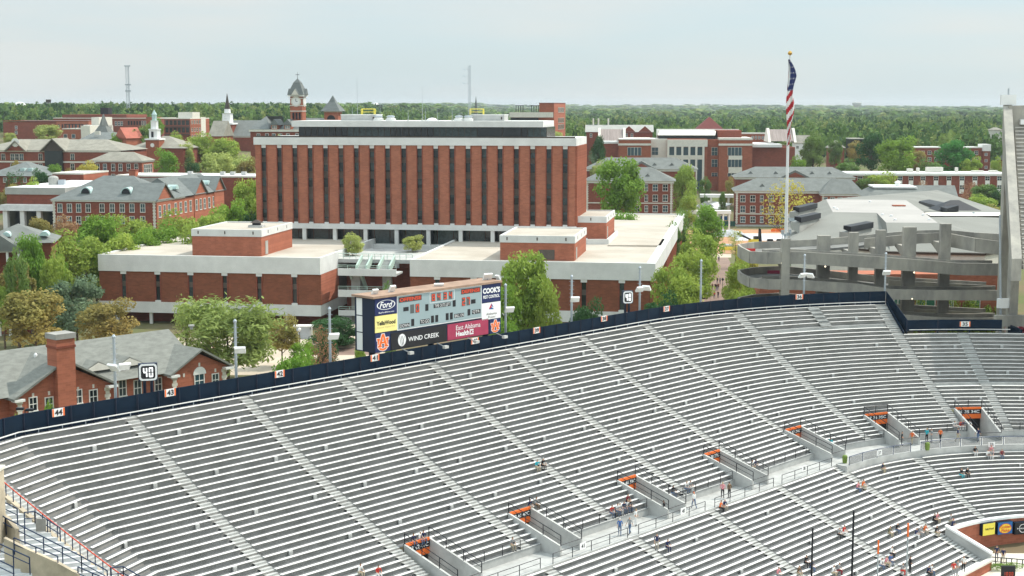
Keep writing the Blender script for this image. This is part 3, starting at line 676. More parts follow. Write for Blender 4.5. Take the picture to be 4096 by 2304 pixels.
# lobby level glazing and columns
for k, x in enumerate([cols[i] + (cols[1] - cols[0]) / 2 for i in range(0, 19, 2)]):
    MB().box(x - .45, x + .45, -.1, .8, 0, zb_).build('lobby_column', M['band'], tower)
for k in range(0, 19):
    MB().box(cols[k] - .2, cols[k + 1] - .35, 2.6, 2.9, zb_ - 3.6, zb_).build('lobby_glass', GL[k % 2], tower)
MB().box(0, TW, -.2, 2.9, zb_ - 5.2, zb_ - 3.61).build('plaza_band', M['band'], tower)
# glazed top floor
gf = Fr(tf.o + N9 * 3.5, A9); gx0 = gf.F(1196, 530)[0] - txl; gx1 = gf.F(2187, 530)[0] - txl
rx0 = Fr(tf.o + N9 * 1.6, A9).F(1166, 495)[0] - txl; rx1 = Fr(tf.o + N9 * 1.6, A9).F(2173, 495)[0] - txl
zr1 = Fr(tf.o + N9 * 1.6, A9).F(1700, 484)[1]; zr0 = Fr(tf.o + N9 * 1.6, A9).F(1700, 508)[1]
MB().box(gx0, gx1, 3.5, TD - 3, zTop, zr0).build('top_floor_glass', M['glass'], tower)
MB().box(rx0, rx1, 1.6, TD - 1, zr0, zr1).build('top_roof_band', M['band'], tower)
nm_ = 40
for k in range(nm_ + 1):
    x = lerp(gx0, gx1 - .08, k / nm_)
    if 29 < k < 33 or k in (34, 35): continue
    MB().box(x, x + .1, 3.38, 3.5, zTop, zr0).build('mullion', M['mull'], tower)
for k0, k1 in ((8, 15), (22, 29), (37, 40)):
    MB().box(lerp(gx0, gx1, k0 / nm_) + .1, lerp(gx0, gx1, k1 / nm_) - .02, 3.44, 3.498, zTop + .1, zr0 - .1).build('reflection_tone_pane', M['glass2'], tower)  # reflection painted as paler pane colour over the dark glazing
# dark guard line on the tower edge
MB().box(0, TW, .2, .3, zTop, zTop + .35).build('roof_guard', M['mull'], tower)
# roof equipment
def onroof(px, yl): f = Fr(tf.o + N9 * yl, A9); return tower.matrix_basis @ Vector((f.F(px, 484)[0] - txl, yl, zr1))
def rbox(name, label, cat, px0, px1, yl, h, d, m='concl'):
    p = onroof(px0, yl); q = onroof(px1, yl); w_ = (q - p).length
    t = thing(name, label, cat, p, A9); MB().box(0, w_, 0, d, 0, h).build('housing', M[m], t); MB().box(-.1, w_ + .1, -.1, d + .1, h, h + .2).build('lid', M['band'], t)
    if w_ > 5: MB().box(w_ * .9, w_ * .94, -.05, 0, .3, h * .7).build('hatch', M['mull'], t)
    return t
rbox('equipment_housing', 'pale flat rooftop box at the left end of the tower roof', 'rooftop unit', 1364, 1505, 8, 1.3, 6)
rbox('equipment_housing', 'pale flat rooftop box at the right end of the tower roof', 'rooftop unit', 1884, 2017, 8, 1.3, 6)
for px, nm2 in ((1514, 'right beside the left roof box'), (1563, 'second from the left roof box'), (1836, 'left of the thin antenna mast'), (1873, 'beside the right roof box')):
    p = onroof(px, 7); t = thing('roof_fan', 'round metal exhaust fan on the tower roof, %s' % nm2, 'exhaust fan', p, 0)
    MB().lathe((0, 0, 0), [(1.2, 0), (1.25, .5), (.9, .6), (.9, .85)], 16).build('base', M['band'], t)
    MB().lathe((0, 0, .85), [(1.0, 0), (1.0, .25), (.6, .4), (.1, .42)], 16).build('cap', M['metal'], t)
p = onroof(1728, 7); t = thing('roof_dome', 'low white skylight dome on the tower roof', 'skylight', p); MB().lathe((0, 0, 0), [(1.3, 0), (1.2, .3), (.8, .6), (.2, .72)], 16).build('dome', M['white'], t)
def mast(label, px, py, yl=9, r=.06, py0=484):
    p = onroof(px, yl); f = Fr(tf.o + N9 * yl, A9); h = f.F(px, py)[1] - zr1
    t = thing('antenna', label, 'antenna', p); MB().tube((0, 0, 0), (0, 0, h * .5), r, r * .8, 5).build('lower_mast', M['metal'], t); MB().tube((0, 0, h * .5), (0, 0, h), r * .7, r * .4, 5).build('whip', M['metal'], t); MB().box(-.25, .25, -.25, .25, 0, .25).build('foot', M['concl'], t); return t, h
for px, py, s_ in ((1430, 308, 'tall thin whip antenna above the left roof box'), (1521, 410, 'short antenna beside the left exhaust fans'), (1690, 345, 'thin whip antenna right of the middle of the tower roof'), (1702, 432, 'low thin pole just right of the middle whip antenna'), (1633, 440, 'short pole left of the middle whip antenna'), (1750, 440, 'short pole right of the white dome'), (1809, 430, 'short pole left of the lattice mast'), (1410, 430, 'small pole left of the tall left whip')): mast(s_, px, py)
t = thing('lattice_mast', 'tall slim lattice radio mast with side antennas on the tower roof', 'radio mast', onroof(1878, 9))
H_ = Fr(tf.o + N9 * 9, A9).F(1878, 262)[1] - zr1
b = MB()
for dx, dy in ((-.28, 0), (.28, 0), (0, .4)): b.tube((dx, dy, 0), (dx, dy, H_), .05, n=4)
for k in range(24): b.tube((-.28, 0, H_ * k / 24), (.28, 0, H_ * (k + 1) / 24), .03, n=3); b.tube((.28, 0, H_ * k / 24), (0, .4, H_ * (k + 1) / 24), .03, n=3)
b.build('lattice', M['metal'], t)
for k in (.68, .81, .93):
    b = MB(); b.tube((0, 0, H_ * k), (-1.7, 0, H_ * k), .04, n=4); b.tube((-1.7, -.35, H_ * k - .3), (-1.0, .3, H_ * k + .3), .03, n=4); b.tube((-1.7, .3, H_ * k + .3), (-1.0, -.3, H_ * k - .3), .03, n=4); b.build('side_antenna', M['metal'], t)
for px, yl, s_ in ((1474, 9, 'left'), (1908, 9, 'right')):
    p = onroof(px, yl) + Vector((0, 0, 1.4)); t = thing('yellow_frame', 'yellow safety frame on the %s roof box of the tower' % s_, 'safety frame', p, A9)
    for nm3, c0 in (('front_frame', -.6), ('back_frame', .6)):
        b = MB(); b.path([(-1.6, c0, 0), (-1.6, c0, 1.4), (1.6, c0, 1.4), (1.6, c0, 0)], .09, 5); b.tube((-1.6, c0, .7), (1.6, c0, .7), .07); b.build(nm3, M['yellow'], t)
# ---- outdoor stair between the podiums
sf = Fr(pf.o + N9 * 6, A9)
def SX(px, y=6): return Fr(pf.o + N9 * y, A9).F(px, 1150)[0]
stair = thing('outdoor_stairs', 'zigzag outdoor stairway with pale landings between the two brick podiums', 'staircase', pf.o, A9)
def SFz(py, y): return Fr(pf.o + N9 * y, A9).F(1450, py)[1]
for y, ya, yb, xa, xb, nm3 in ((3, 1076, 1104, 1352, 1585, 'landing'), (3, 1161, 1189, 1352, 1585, 'landing'), (3, 1243, 1264, 1352, 1440, 'landing')):
    z1_, z0_ = SFz(ya, y), SFz(yb, y); X0, X1 = SX(xa, y), SX(xb, y)
    MB().box(X0, X1, y, y + .35, z0_, z1_).build('landing_front', M['band'], stair)
    MB().box(X0, X1, y + .35, y + 6, z0_ + .1, z0_ + .5).build('landing', M['concl'], stair)
    b = MB(); rail3(b, [(X0, y + .2, z1_), (X1, y + .2, z1_)], .75, .05, 4, True, 2); b.build('landing_rail', M['pgreen'], stair)
X0, X1 = SX(1325, 14), SX(1650, 14)
ZD = SFz(1037, 14); MB().box(X0 - 1, X1 + 1, 14, 38, ZD - .8, ZD).build('plaza_deck', M['concl'], stair)
b = MB(); rail3(b, [(X0, 14.2, ZD), (X1, 14.2, ZD)], 1.2, .06, 4, True, 1.4); b.build('deck_rail', M['pgreen'], stair)
def flight(xa, xb, ya, za, yb, zb_2, walls=True):
    b = MB(); n = 14
    for k in range(n):
        y0, y1 = lerp(ya, yb, k / n), lerp(ya, yb, (k + 1) / n); z = lerp(za, zb_2, (k + 1) / n); b.box(xa, xb, min(y0, y1), max(y0, y1), z - .35, z)
    b.build('flight', M['tread'], stair)
    if walls:
        for x in (xa - .35, xb): 
            b = MB(); y0, y1 = ya, yb; b.hexa([(x, y0, za - .6), (x + .35, y0, za - .6), (x + .35, y1, zb_2 - .6), (x, y1, zb_2 - .6)], [(x, y0, za + 1.0), (x + .35, y0, za + 1.0), (x + .35, y1, zb_2 + 1.0), (x, y1, zb_2 + 1.0)]); b.build('stair_side', M['pgreen'], stair)
zA = SFz(1104, 3) + .5; zB = SFz(1189, 3) + .5
flight(SX(1424, 8), SX(1458, 8), 9, zA, 14, ZD); flight(SX(1512, 8), SX(1550, 8), 9, zA, 14, ZD)
flight(SX(1424, 8), SX(1460, 8), 9, zB, 4, zA)
MB().box(SX(1405, 5), SX(1440, 5), 5, 6, 0, zA - .5).build('stair_pier', M['concd'], stair); MB().box(SX(1530, 5), SX(1565, 5), 5, 6, 0, zA - .5).build('stair_pier', M['concd'], stair)
MB().box(0.2, x2 - .2, 20, 20.4, 0, ZT - 4.1).build('back_wall', M['brick2'], stair)
MB().box(0.2, x2 - .2, 8, 19, 0, .3).build('court_floor', M['tread'], stair)
# ================================================================ background buildings
def frame(px, py, Y, rz=-9): 
    p = PY(px, py, Y); g_ = gz(p.x, p.y); return Fr((p.x, p.y, g_), R(rz)), p.z - g_
def hip(b, x0, x1, y0, y1, z, h, ov=.6, ins=None, insy=None):
    x0 -= ov; x1 += ov; y0 -= ov; y1 += ov
    if x1 - x0 >= y1 - y0:
        k = (y1 - y0) / 2 if ins is None else ins; m = (y0 + y1) / 2
        a, c = (x0 + k, m, z + h), (x1 - k, m, z + h)
        b.quad((x0, y0, z), (x1, y0, z), c, a); b.quad((x1, y1, z), (x0, y1, z), a, c); b.quad((x0, y1, z), (x0, y0, z), a); b.quad((x1, y0, z), (x1, y1, z), c)
    else:
        k = (x1 - x0) / 2 if ins is None else ins; m = (x0 + x1) / 2
        a, c = (m, y0 + k, z + h), (m, y1 - k, z + h)
        b.quad((x0, y0, z), (x1, y0, z), a); b.quad((x1, y0, z), (x1, y1, z), c, a); b.quad((x1, y1, z), (x0, y1, z), c); b.quad((x0, y1, z), (x0, y0, z), a, c)
    b.quad((x0, y1, z), (x1, y1, z), (x1, y0, z), (x0, y0, z)); return b
def gab(b, x0, x1, y0, y1, z, h, ax='x', ov=.5, th=.0):
    """gable roof solid; ridge along ax"""
    x0 -= ov; x1 += ov; y0 -= ov; y1 += ov
    if ax == 'x': m = (y0 + y1) / 2; A = [(x0, y0, z), (x0, y1, z), (x0, m, z + h)]; B = [(x1, y0, z), (x1, y1, z), (x1, m, z + h)]
    else: m = (x0 + x1) / 2; A = [(x0, y0, z), (x1, y0, z), (m, y0, z + h)]; B = [(x0, y1, z), (x1, y1, z), (m, y1, z + h)]
    return b.hexa(A, B)
def tri(b, x0, x1, y0, y1, z, h, ax='y'):  # pediment wall
    return gab(b, x0, x1, y0, y1, z, h, ax, 0)
def win(t, x0, x1, z0, z1, y=0, m=None, fr='wtrim', side=None, sill=True, mun=True, arch=False):
    """window on the front (side=None) or on the right side plane x=side (x0,x1 are then depths)"""
    def bx(b, a, c, d, e, f_, g_):
        if side is None: return b.box(a, c, y - g_, y - f_, d, e)
        return b.box(side + f_, side + g_, a, c, d, e)
    w = bx(MB(), x0, x1, z0, z1, -.05, .03).build('window', m or GL[rnd.randrange(3)], t)
    if fr:
        b = MB(); k = .12
        bx(b, x0 - k, x0, z0, z1, 0, .1); bx(b, x1, x1 + k, z0, z1, 0, .1); bx(b, x0 - k, x1 + k, z1, z1 + k, 0, .1)
        if mun: bx(b, (x0 + x1) / 2 - .04, (x0 + x1) / 2 + .04, z0, z1, .031, .06); bx(b, x0, x1, (z0 + z1) / 2 - .05, (z0 + z1) / 2 + .05, .031, .07)
        b.build('frame', M[fr], w)
        if sill: bx(MB(), x0 - k - .05, x1 + k + .05, z0 - .16, z0, 0, .18).build('sill', M[fr], w)
    return w
def wrow(t, f, pxs, pyt, pyb, wpx, y=0, **k):
    ox = Vector(t.location) if False else None
    for p in pxs:
        x0, z1 = f.F(p - wpx / 2, pyt, y); x1, z0 = f.F(p + wpx / 2, pyb, y); win(t, x0, x1, z0, z1, y, **k)
def srow(t, f, pxs, pyt, pyb, wpx, W, **k):
    for p in pxs:
        y0, z1 = f.S(p - wpx / 2, pyt, W); y1, z0 = f.S(p + wpx / 2, pyb, W); win(t, y0, y1, z0, z1, side=W, **k)
def mk(label, f, name='brick_building', cat='building', group=None): return thing(name, label, cat, f.o, f.rz, group)
def walls(t, x0, x1, y0, y1, z, m, name='wall', z0=-3): return MB().box(x0, x1, y0, y1, z0, z).build(name, M[m], t)
def flat(t, x0, x1, y0, y1, z, m='roofw', pm='trim', h=.5, ov=.15):
    b = MB(); b.box(x0 - ov, x1 + ov, y0 - ov, y0 + .3, z, z + h); b.box(x0 - ov, x1 + ov, y1 - .3, y1 + ov, z, z + h); b.box(x0 - ov, x0 + .3, y0 + .3, y1 - .3, z, z + h); b.box(x1 - .3, x1 + ov, y0 + .3, y1 - .3, z, z + h)
    b.build('parapet', M[pm], t); MB().box(x0 + .3, x1 - .3, y0 + .3, y1 - .3, z - .05, z + h * .6).build('roof', M[m], t)
def rg(a, b, n): return [a + (b - a) * k / (n - 1) for k in range(n)]
def quoins(t, xs, z0, z1, m='trim', side=None, y=0):
    for x in xs:
        b = MB(); z = z0; k = 0
        while z < z1: b.box(x - (.45 if k % 2 else .3), x + (.45 if k % 2 else .3), y - .06, y + .02, z, z + .42) if side is None else b.box(side - .02, side + .06, x - (.4 if k % 2 else .25), x + (.4 if k % 2 else .25), z, z + .42); z += .46; k += 1
        b.build('quoin', M[m], t)
# B1 hall with lunette dormers
f, z = frame(211, 805, 430); t = mk('long brick hall with grey roof, white windows and copper arched dormers', f)
W = f.F(621, 807)[0]; dS = f.S(893, 762, W)[0]
walls(t, 0, W, 0, 22, z, 'brick2'); walls(t, W - 16, W, 22, dS, z, 'brick2', 'rear_wing_wall')
MB().box(-.4, W + .3, -.4, 22.4, z, z + .45).build('cornice', M['wtrim'], t)
hip(MB(), 0, W, 0, 22, z + .45, 6.6, .7).build('roof', M['slate'], t)
gab(MB(), W - 16, W, 22, dS, z + .45, 5.4, 'y', .6).build('rear_roof', M['slate'], t)
for y0, y1 in ((.4, 12), (30, 40), (dS - 9, dS)):
    tri(MB(), W - 8, W + .25, y0, y1, z + .5, 4.4, 'x').build('gable', M['brick3'], t)
    MB().box(W - 5, W + .25, y0, y1, -3, z + .5).build('gable_wall', M['brick3'], t)
    m_ = (y0 + y1) / 2; b = MB()
    for s_ in (-1, 1): b.hexa([(W - 8, m_, z + 4.9), (W + .8, m_, z + 4.9), (W + .8, m_ + s_ * ((y1 - y0) / 2 + .7), z + .3), (W - 8, m_ + s_ * ((y1 - y0) / 2 + .7), z + .3)], [(W - 8, m_, z + 5.3), (W + .8, m_, z + 5.3), (W + .8, m_ + s_ * ((y1 - y0) / 2 + .7), z + .7), (W - 8, m_ + s_ * ((y1 - y0) / 2 + .7), z + .7)])
    b.build('gable_roof', M['slate'], t)
MB().box(W - .1, W + .06, .4, dS, -3, z).build('sun_toned_side_wall', M['brick3'], t)  # sun on this side and its gables painted as lighter brick
wrow(t, f, (240, 278, 315, 353, 408, 449, 489, 528, 571), 816, 848, 18)
wrow(t, f, (240, 278, 315, 353, 408, 449, 489, 528, 571), 866, 895, 18)
for y in (2.5, 6, 9.5, 15, 19, 23, 27, 31.5, 35, 38.5, 43, 47, 51, 55): 
    if y < dS - 1: win(t, y - .75, y + .75, z - 4.4, z - 1.2, side=W + .25 if y < 12 or 30 < y < 40 else W + .06)
quoins(t, (.3, W - .4), -2, z)
for p, yl in ((355, 4.5), (516, 4.5)):
    x = f.F(p, 755, yl)[0]; b = MB(); P = [(x + 1.6 * math.cos(math.pi * k / 8), z + 2.2 + 1.9 * math.sin(math.pi * k / 8)) for k in range(9)]
    b.hexa([(a, yl - 2.3, c) for a, c in P], [(a, yl + 2.5, c) for a, c in P]); b.build('arched_dormer', M['copper'], t)
    P = [(x + 1.3 * math.cos(math.pi * k / 8), z + 2.25 + 1.5 * math.sin(math.pi * k / 8)) for k in range(9)]
    MB().hexa([(a, yl - 2.42, c) for a, c in P], [(a, yl - 2.31, c) for a, c in P]).build('lunette', M['black'], t)
for y in (17, 22, 44, 49):
    x = W - 3.2; P = [(y + 1.2 * math.cos(math.pi * k / 8), z + 2.6 + 1.3 * math.sin(math.pi * k / 8)) for k in range(9)]
    MB().hexa([(x - 2.5, a, c) for a, c in P], [(x + 1.2, a, c) for a, c in P]).build('arched_dormer', M['copper'], t)
# B2 flat building with canopy
f, z = frame(26, 777, 452); t = mk('flat brown brick building with a pale roof band and white column canopy', f)
W = f.F(262, 777)[0]; zt = f.F(26, 750)[1]
walls(t, 0, W, 0, 45, z, 'brick2'); MB().box(-.3, W, -.3, 45, z, zt).build('pale_band', M['greyroof'], t); MB().box(.2, W, .2, 44, zt, zt + .1).build('roof', M['roofw'], t)
zc0, zc1 = f.F(26, 838)[1], f.F(26, 815)[1]
MB().hexa([(-1, -5, zc0), (W, -5, zc0), (W, .0, zc0), (-1, .0, zc0)], [(0, -4, zc1), (W, -4, zc1), (W, 0, zc1), (0, 0, zc1)]).build('canopy', M['concl'], t)
MB().box(0, W, -.2, -.05, -1, zc0).build('shopfront_glass', M['glass'], t)
for p in (24, 92, 158): x = f.F(p, 860, -4)[0]; MB().box(x - .7, x + .7, -4.6, -3.2, -4, zc0).build('column', M['band'], t)
p = f.o + f.e * f.F(214, 730, 16)[0] + f.n * 16 + UP * (zt + .1); t2 = thing('air_handler', 'round grey air handler on the white roof with a pale band', 'rooftop unit', p)
MB().lathe((0, 0, 0), [(1.6, 0), (1.6, 2.2), (1.2, 2.6), (.6, 2.8)], 12).build('drum', M['greyroof'], t2); MB().box(1.7, 3.6, -1, 1, 0, 1.5).build('cabinet', M['metal'], t2)
# B3 stage box
f, z = frame(209, 697, 500); t = mk('windowless red brick box rising behind the long hall', f)
W = f.F(333, 697)[0]; d = f.S(433, 690, W)[0]
walls(t, 0, W, 0, d, z, 'brick2'); MB().box(W, W + .06, .05, d - .05, -3, z - .02).build('sun_toned_wall', M['brick3'], t); flat(t, 0, W, 0, d, z); MB().box(W + .06, W + .12, d * .72, d * .95, z - 9, z - 3).build('pale_door', M['trim'], t)  # sunny side wall is a lighter brick skin, light put into its colour
# B3b long flat roof + chimney
f, z = frame(466, 706, 505); t = mk('long low brick building with white flat roof and a square chimney', f)
W = f.F(1021, 715)[0]
walls(t, 0, W, 0, 20, z, 'brick2'); flat(t, 0, W, 0, 20, z); x = f.F(518, 700, -1)[0]; x1_ = f.F(544, 700, -1)[0]; zc = f.F(518, 682, -1)[1]
walls(t, x, x1_, -1.5, 1, zc, 'brick3', 'chimney'); MB().box(x - .2, x1_ + .2, -1.7, 1.2, zc, zc + .3).build('chimney_cap', M['brick2'], t)
x = f.F(565, 706)[0]; x1_ = f.F(820, 706)[0]; MB().box(x, x1_, -.2, 0, z - 4, z - .4).build('glazed_strip', M['greyroof'], t)
for i, p in enumerate((880, 920, 965, 750)): x = f.F(p, 700, 9)[0]; MB().box(x, x + 1.5, 9, 10.5, z + .3, z + 1.5).build('roof_unit', M['concl'], t)
# B4 tan hip roofed hall
f, z = frame(383, 648, 560); t = mk('brick hall with tan hipped roof and two rows of white windows', f)
W = f.F(567, 648)[0]; d = f.S(613, 641, W)[0]
walls(t, 0, W, 0, d, z, 'brick2'); MB().box(-.5, W + .5, -.5, d, z, z + .5).build('cornice', M['wtrim'], t); MB().box(W, W + .06, 0, d, -3, z).build('sun_toned_wall', M['brick3'], t)  # right wall's sunlight painted as a lighter brick skin
hip(MB(), -2, W, 0, d, z + .5, f.F(450, 611, 10)[1] - z, .8).build('roof', M['tanroof'], t)
wrow(t, f, (391, 420, 453, 482, 515, 545), 656, 683, 14); 
wrow(t, f, (391, 420, 453, 482, 515, 545), 697, 722, 14)
for k in range(4): y = 2.5 + k * (d - 5) / 3; win(t, y - .8, y + .8, z - 4, z - 1, side=W + .06)
# B5 cupola building
f, z = frame(520, 592, 640); t = mk('brick building with a white tiered cupola on a square brick tower', f)
W = f.F(735, 592)[0]
walls(t, 0, W, 0, 22, z, 'brick2'); hip(MB(), 0, W, 0, 22, z, 5, .8).build('roof', M['tanroof'], t)
x0, x1_ = f.F(587, 590)[0], f.F(640, 590)[0]; zb = f.F(600, 560)[1]; c = (x0 + x1_) / 2; h_ = (x1_ - x0) / 2
MB().box(x0, x1_, -1, 2 * h_ - 1, -3, zb).build('brick_tower', M['brick'], t); MB().box(x0 - .4, x1_ + .4, -1.4, 2 * h_ - .6, zb, zb + .6).build('tower_cornice', M['wtrim'], t)
MB().lathe((c, h_ - 1, zb + .6), [(2.6, 0), (2.6, 3.6), (2.9, 3.8), (2.9, 4.1)], 8).build('lower_lantern', M['white'], t)
MB().lathe((c, h_ - 1, zb + 4.7), [(1.7, 0), (1.7, 3.4), (2.0, 3.6)], 8).build('middle_lantern', M['white'], t)
MB().lathe((c, h_ - 1, zb + 8.3), [(1.1, 0), (1.1, 2.4), (1.3, 2.5), (.8, 3.3), (.1, 4.6)], 8).build('cupola_top', M['copper'], t)
for k in range(4): a = k * math.pi / 2 + math.pi / 4; MB().box(c - .5 + 0, c + .5, h_ - 3.75, h_ - 3.6, zb + 1.2, zb + 3.6).build('louvre', M['black'], t) if k == 0 else None
P = [(c + .9 * math.cos(k * .6283), -1.04, zb - 2.2 + .9 * math.sin(k * .6283)) for k in range(10)]; MB().hexa(P, [(a, b_ - .06, e) for a, b_, e in P]).build('clock_face', M['wtrim'], t)
# B6 twin gabled hall
f, z = frame(-40, 605, 600); t = mk('long brick hall with grey roof, one small gable and one glazed gable', f)
W = f.F(400, 605)[0]; W2 = f.F(482, 600)[0]
walls(t, 0, W2, 0, 26, z, 'brick2'); MB().box(0, W2, -.3, 0, z - .2, z + .5).build('cornice', M['trim'], t)
rh = f.F(200, 562, 12)[1] - z
hip(MB(), -5, W2, 0, 26, z + .5, rh, .6, ins=12).build('roof', M['tanroof'], t)
zz = f.F(100, 650)[1]; MB().box(0, W2, -.25, 0, zz, zz + .6).build('string_course', M['trim'], t)
for a, c_, pk, m_ in ((33, 104, 567, 'brick2'), (174, 262, 558, 'mull')):
    x0, x1_ = f.F(a, 603)[0], f.F(c_, 603)[0]; h_ = f.F(a, pk)[1] - z
    tri(MB(), x0, x1_, -1.2, 8, z + .3, h_ - .6, 'y').build('gable', M[m_], t); b = MB(); m2 = (x0 + x1_) / 2
    for s_ in (-1, 1):
        e_ = m2 + s_ * ((x1_ - x0) / 2 + .8); b.hexa([(m2, -2, z + h_), (e_, -2, z - .1), (e_, 12, z - .1), (m2, 12, z + h_)], [(m2, -2, z + h_ + .5), (e_, -2, z + .4), (e_, 12, z + .4), (m2, 12, z + h_ + .5)])
    b.build('gable_roof', M['tanroof'], t)
    if m_ == 'brick2':
        P = [(m2 + 1.8 * math.cos(k * .6283), -1.25, z + 3.6 + 1.8 * math.sin(k * .6283)) for k in range(10)]; MB().hexa(P, [(q[0], q[1] - .06, q[2]) for q in P]).build('round_window', M['wtrim'], t)
    else: MB().box(x0 + 1, x1_ - 1, -1.3, 0, -2, z + .3).build('glazed_bay', M['glass'], t)
wrow(t, f, (13, 50, 68, 86, 162, 290), 616, 640, 15, fr='trim', sill=False); wrow(t, f, (50, 68, 86, 162, 290, 340), 655, 680, 15, fr='trim', sill=False)
# B24, B23 grey roofs at the left edge
f, z = frame(-60, 703, 520); t = mk('low building with pale grey hipped roof and copper vents, far left edge', f)
W = f.F(158, 703)[0]; walls(t, 0, W, 0, 22, z, 'brick2'); hip(MB(), 0, W, 0, 22, z, 4.6, .8).build('roof', M['slate'], t); wrow(t, f, (20, 60, 100, 140), 712, 728, 12)
for p in (95, 125): x = f.F(p, 690, 4)[0]; MB().box(x - .8, x + .8, 3, 6, z + 1, z + 2.6).build('roof_vent', M['copper'], t)
f, z = frame(-90, 975, 300, 12); t = mk('house with grey hipped roof, copper dormers and white porch pediment at the left edge', f)
W = f.F(205, 975)[0]; walls(t, 0, W, 0, 15, z, 'brick2'); hip(MB(), 0, W, 0, 15, z, 3.4, .8).build('roof', M['slate2'], t)
tri(MB(), 1, 8.6, -3, 2, z - 1.6, 3, 'y').build('pediment', M['trim'], t)
b = MB(); gab(b, .6, 9, -2.9, 4, z - 1.4, 3.3, 'y', .3); b.build('porch_roof', M['slate2'], t)
for x in (1.5, 4, 6, 8.2): MB().lathe((x, -2.6, -3), [(.3, 0), (.26, z + 1.4)], 10).build('porch_column', M['wtrim'], t)
for x in (5.5, 13): 
    P = [(x + .9 * math.cos(math.pi * k / 8), z + 1.3 + .9 * math.sin(math.pi * k / 8)) for k in range(9)]; MB().hexa([(a, .6, c) for a, c in P], [(a, 4.5, c) for a, c in P]).build('arched_dormer', M['copper'], t)
# B7-B12 downtown
f, z = frame(12, 488, 900); t = mk('long plain dark red brick block with an arcaded end in sunlit orange', f)
W = f.F(225, 488)[0]; W2 = f.F(354, 486)[0]; walls(t, 0, W, 0, 40, z, 'brick2'); walls(t, W, W2, 0, 30, z + .4, 'brick3', 'arcaded_wall'); flat(t, 0, W2, 0, 30, z + .4, 'greyroof', 'brick2')  # sunlight on the arcaded end put into its orange brick colour
wrow(t, f, rg(236, 346, 9), 497, 512, 6, fr='brick3', sill=False, mun=False); wrow(t, f, (65,), 504, 516, 9); wrow(t, f, (65,), 524, 536, 9)
f, z = frame(250, 517, 860); t = mk('small brick shop with dark pergola and white windows', f)
W = f.F(322, 517)[0]; W2 = f.F(360, 517)[0]; walls(t, 0, W, 0, 20, z, 'brick'); walls(t, W + .2, W2, 0, 20, z + 2, 'trim', 'cream_wall'); flat(t, 0, W, 0, 20, z, 'greyroof'); wrow(t, f, (262, 294), 537, 552, 13, mun=False)
b = MB(); b.box(0, W, 2, 2.3, z + 2.6, z + 3); [b.box(x, x + .3, 2, 2.3, z, z + 2.6) for x in (0, W * .3, W * .6, W - .3)]; b.build('pergola', M['black'], t)
f, z = frame(335, 503, 880); t = mk('cream stucco building with a curved side beside the pyramid roof', f); W = f.F(395, 503)[0]; walls(t, 0, W, 0, 20, z, 'trim'); walls(t, W * .5, W, .5, 19, z + 5, 'trim', 'upper_block'); flat(t, 0, W * .5, 0, 20, z)
f, z = frame(213, 474, 980); t = mk('wide dark brick commercial block with a black tank box on its roof', f)
W = f.F(622, 470)[0]; walls(t, 0, W, 0, 35, z, 'brick2'); x = f.F(248, 470)[0]; walls(t, x, f.F(505, 470)[0], .5, 34, z + 2.6, 'brick2', 'upper_wall'); flat(t, 0, W, 0, 35, z, 'greyroof')
x0, x1_ = f.F(402, 460, 12)[0], f.F(433, 460, 12)[0]; MB().box(x0, x1_, 12, 18, z + 2, f.F(402, 431, 12)[1]).build('tank_box', M['black'], t)
wrow(t, f, rg(515, 560, 5), 484, 500, 7, fr=None, m=M['glass']); wrow(t, f, rg(570, 612, 5), 484, 500, 7); wrow(t, f, (464, 476, 487), 486, 502, 8, m=M['glassb']); 
x0, x1_ = f.F(505, 470)[0], f.F(585, 470)[0]; walls(t, x1_, W, -.5, 10, z + 1, 'brick', 'lit_tone_end_wall')  # end block painted in lighter brick for the light on it
f, z = frame(327, 558, 720); t = mk('building with steep grey pyramid spire over a broad hipped roof', f)
W = f.F(487, 558)[0]; walls(t, 0, W, 0, 26, z, 'brick'); h1 = f.F(400, 528, 12)[1] - z; x0, x1_ = f.F(389, 528, 13)[0], f.F(443, 528, 13)[0]; c = (x0 + x1_) / 2; r_ = (x1_ - x0) / 2; za = f.F(412, 456, 13)[1]
MB().hexa([(-1, -1, z), (W + 1, -1, z), (W + 1, 27, z), (-1, 27, z)], [(x0, 13 - r_, z + h1), (x1_, 13 - r_, z + h1), (x1_, 13 + r_, z + h1), (x0, 13 + r_, z + h1)]).build('hipped_roof', M['slate'], t)
MB().hexa([(x0, 13 - r_, z + h1), (x1_, 13 - r_, z + h1), (x1_, 13 + r_, z + h1), (x0, 13 + r_, z + h1)], [(c - r_ * .5, 13 - r_ * .5, z + h1 + (za - z - h1) * .35), (c + r_ * .5, 13 - r_ * .5, z + h1 + (za - z - h1) * .35), (c + r_ * .5, 13 + r_ * .5, z + h1 + (za - z - h1) * .35), (c - r_ * .5, 13 + r_ * .5, z + h1 + (za - z - h1) * .35)]).build('spire_foot', M['slate2'], t)
MB().lathe((c, 13, z + h1 + (za - z - h1) * .35), [(r_ * .68, 0), (.25, (za - z - h1) * .65)], 4).build('spire', M['slate2'], t)
for s_ in (.28, .34): MB().box(W * s_, W * s_ + 1.4, 2, 3, z + 2.2, z + 4).build('skylight', M['trim'], t)
f, z = frame(465, 553, 690, -30); t = mk('small house with a bright red roof beside the spired building', f); W = f.F(505, 553)[0]; walls(t, 0, W, 0, 10, z, 'brick3'); gab(MB(), 0, W, 0, 10, z, 5, 'y', .6).build('roof', mat('red_roof', (.42, .13, .09), .8, .1, .5), t)
f, z = frame(656, 476, 880); t = mk('brick apartment block with dark balconies and a cream corner', f)
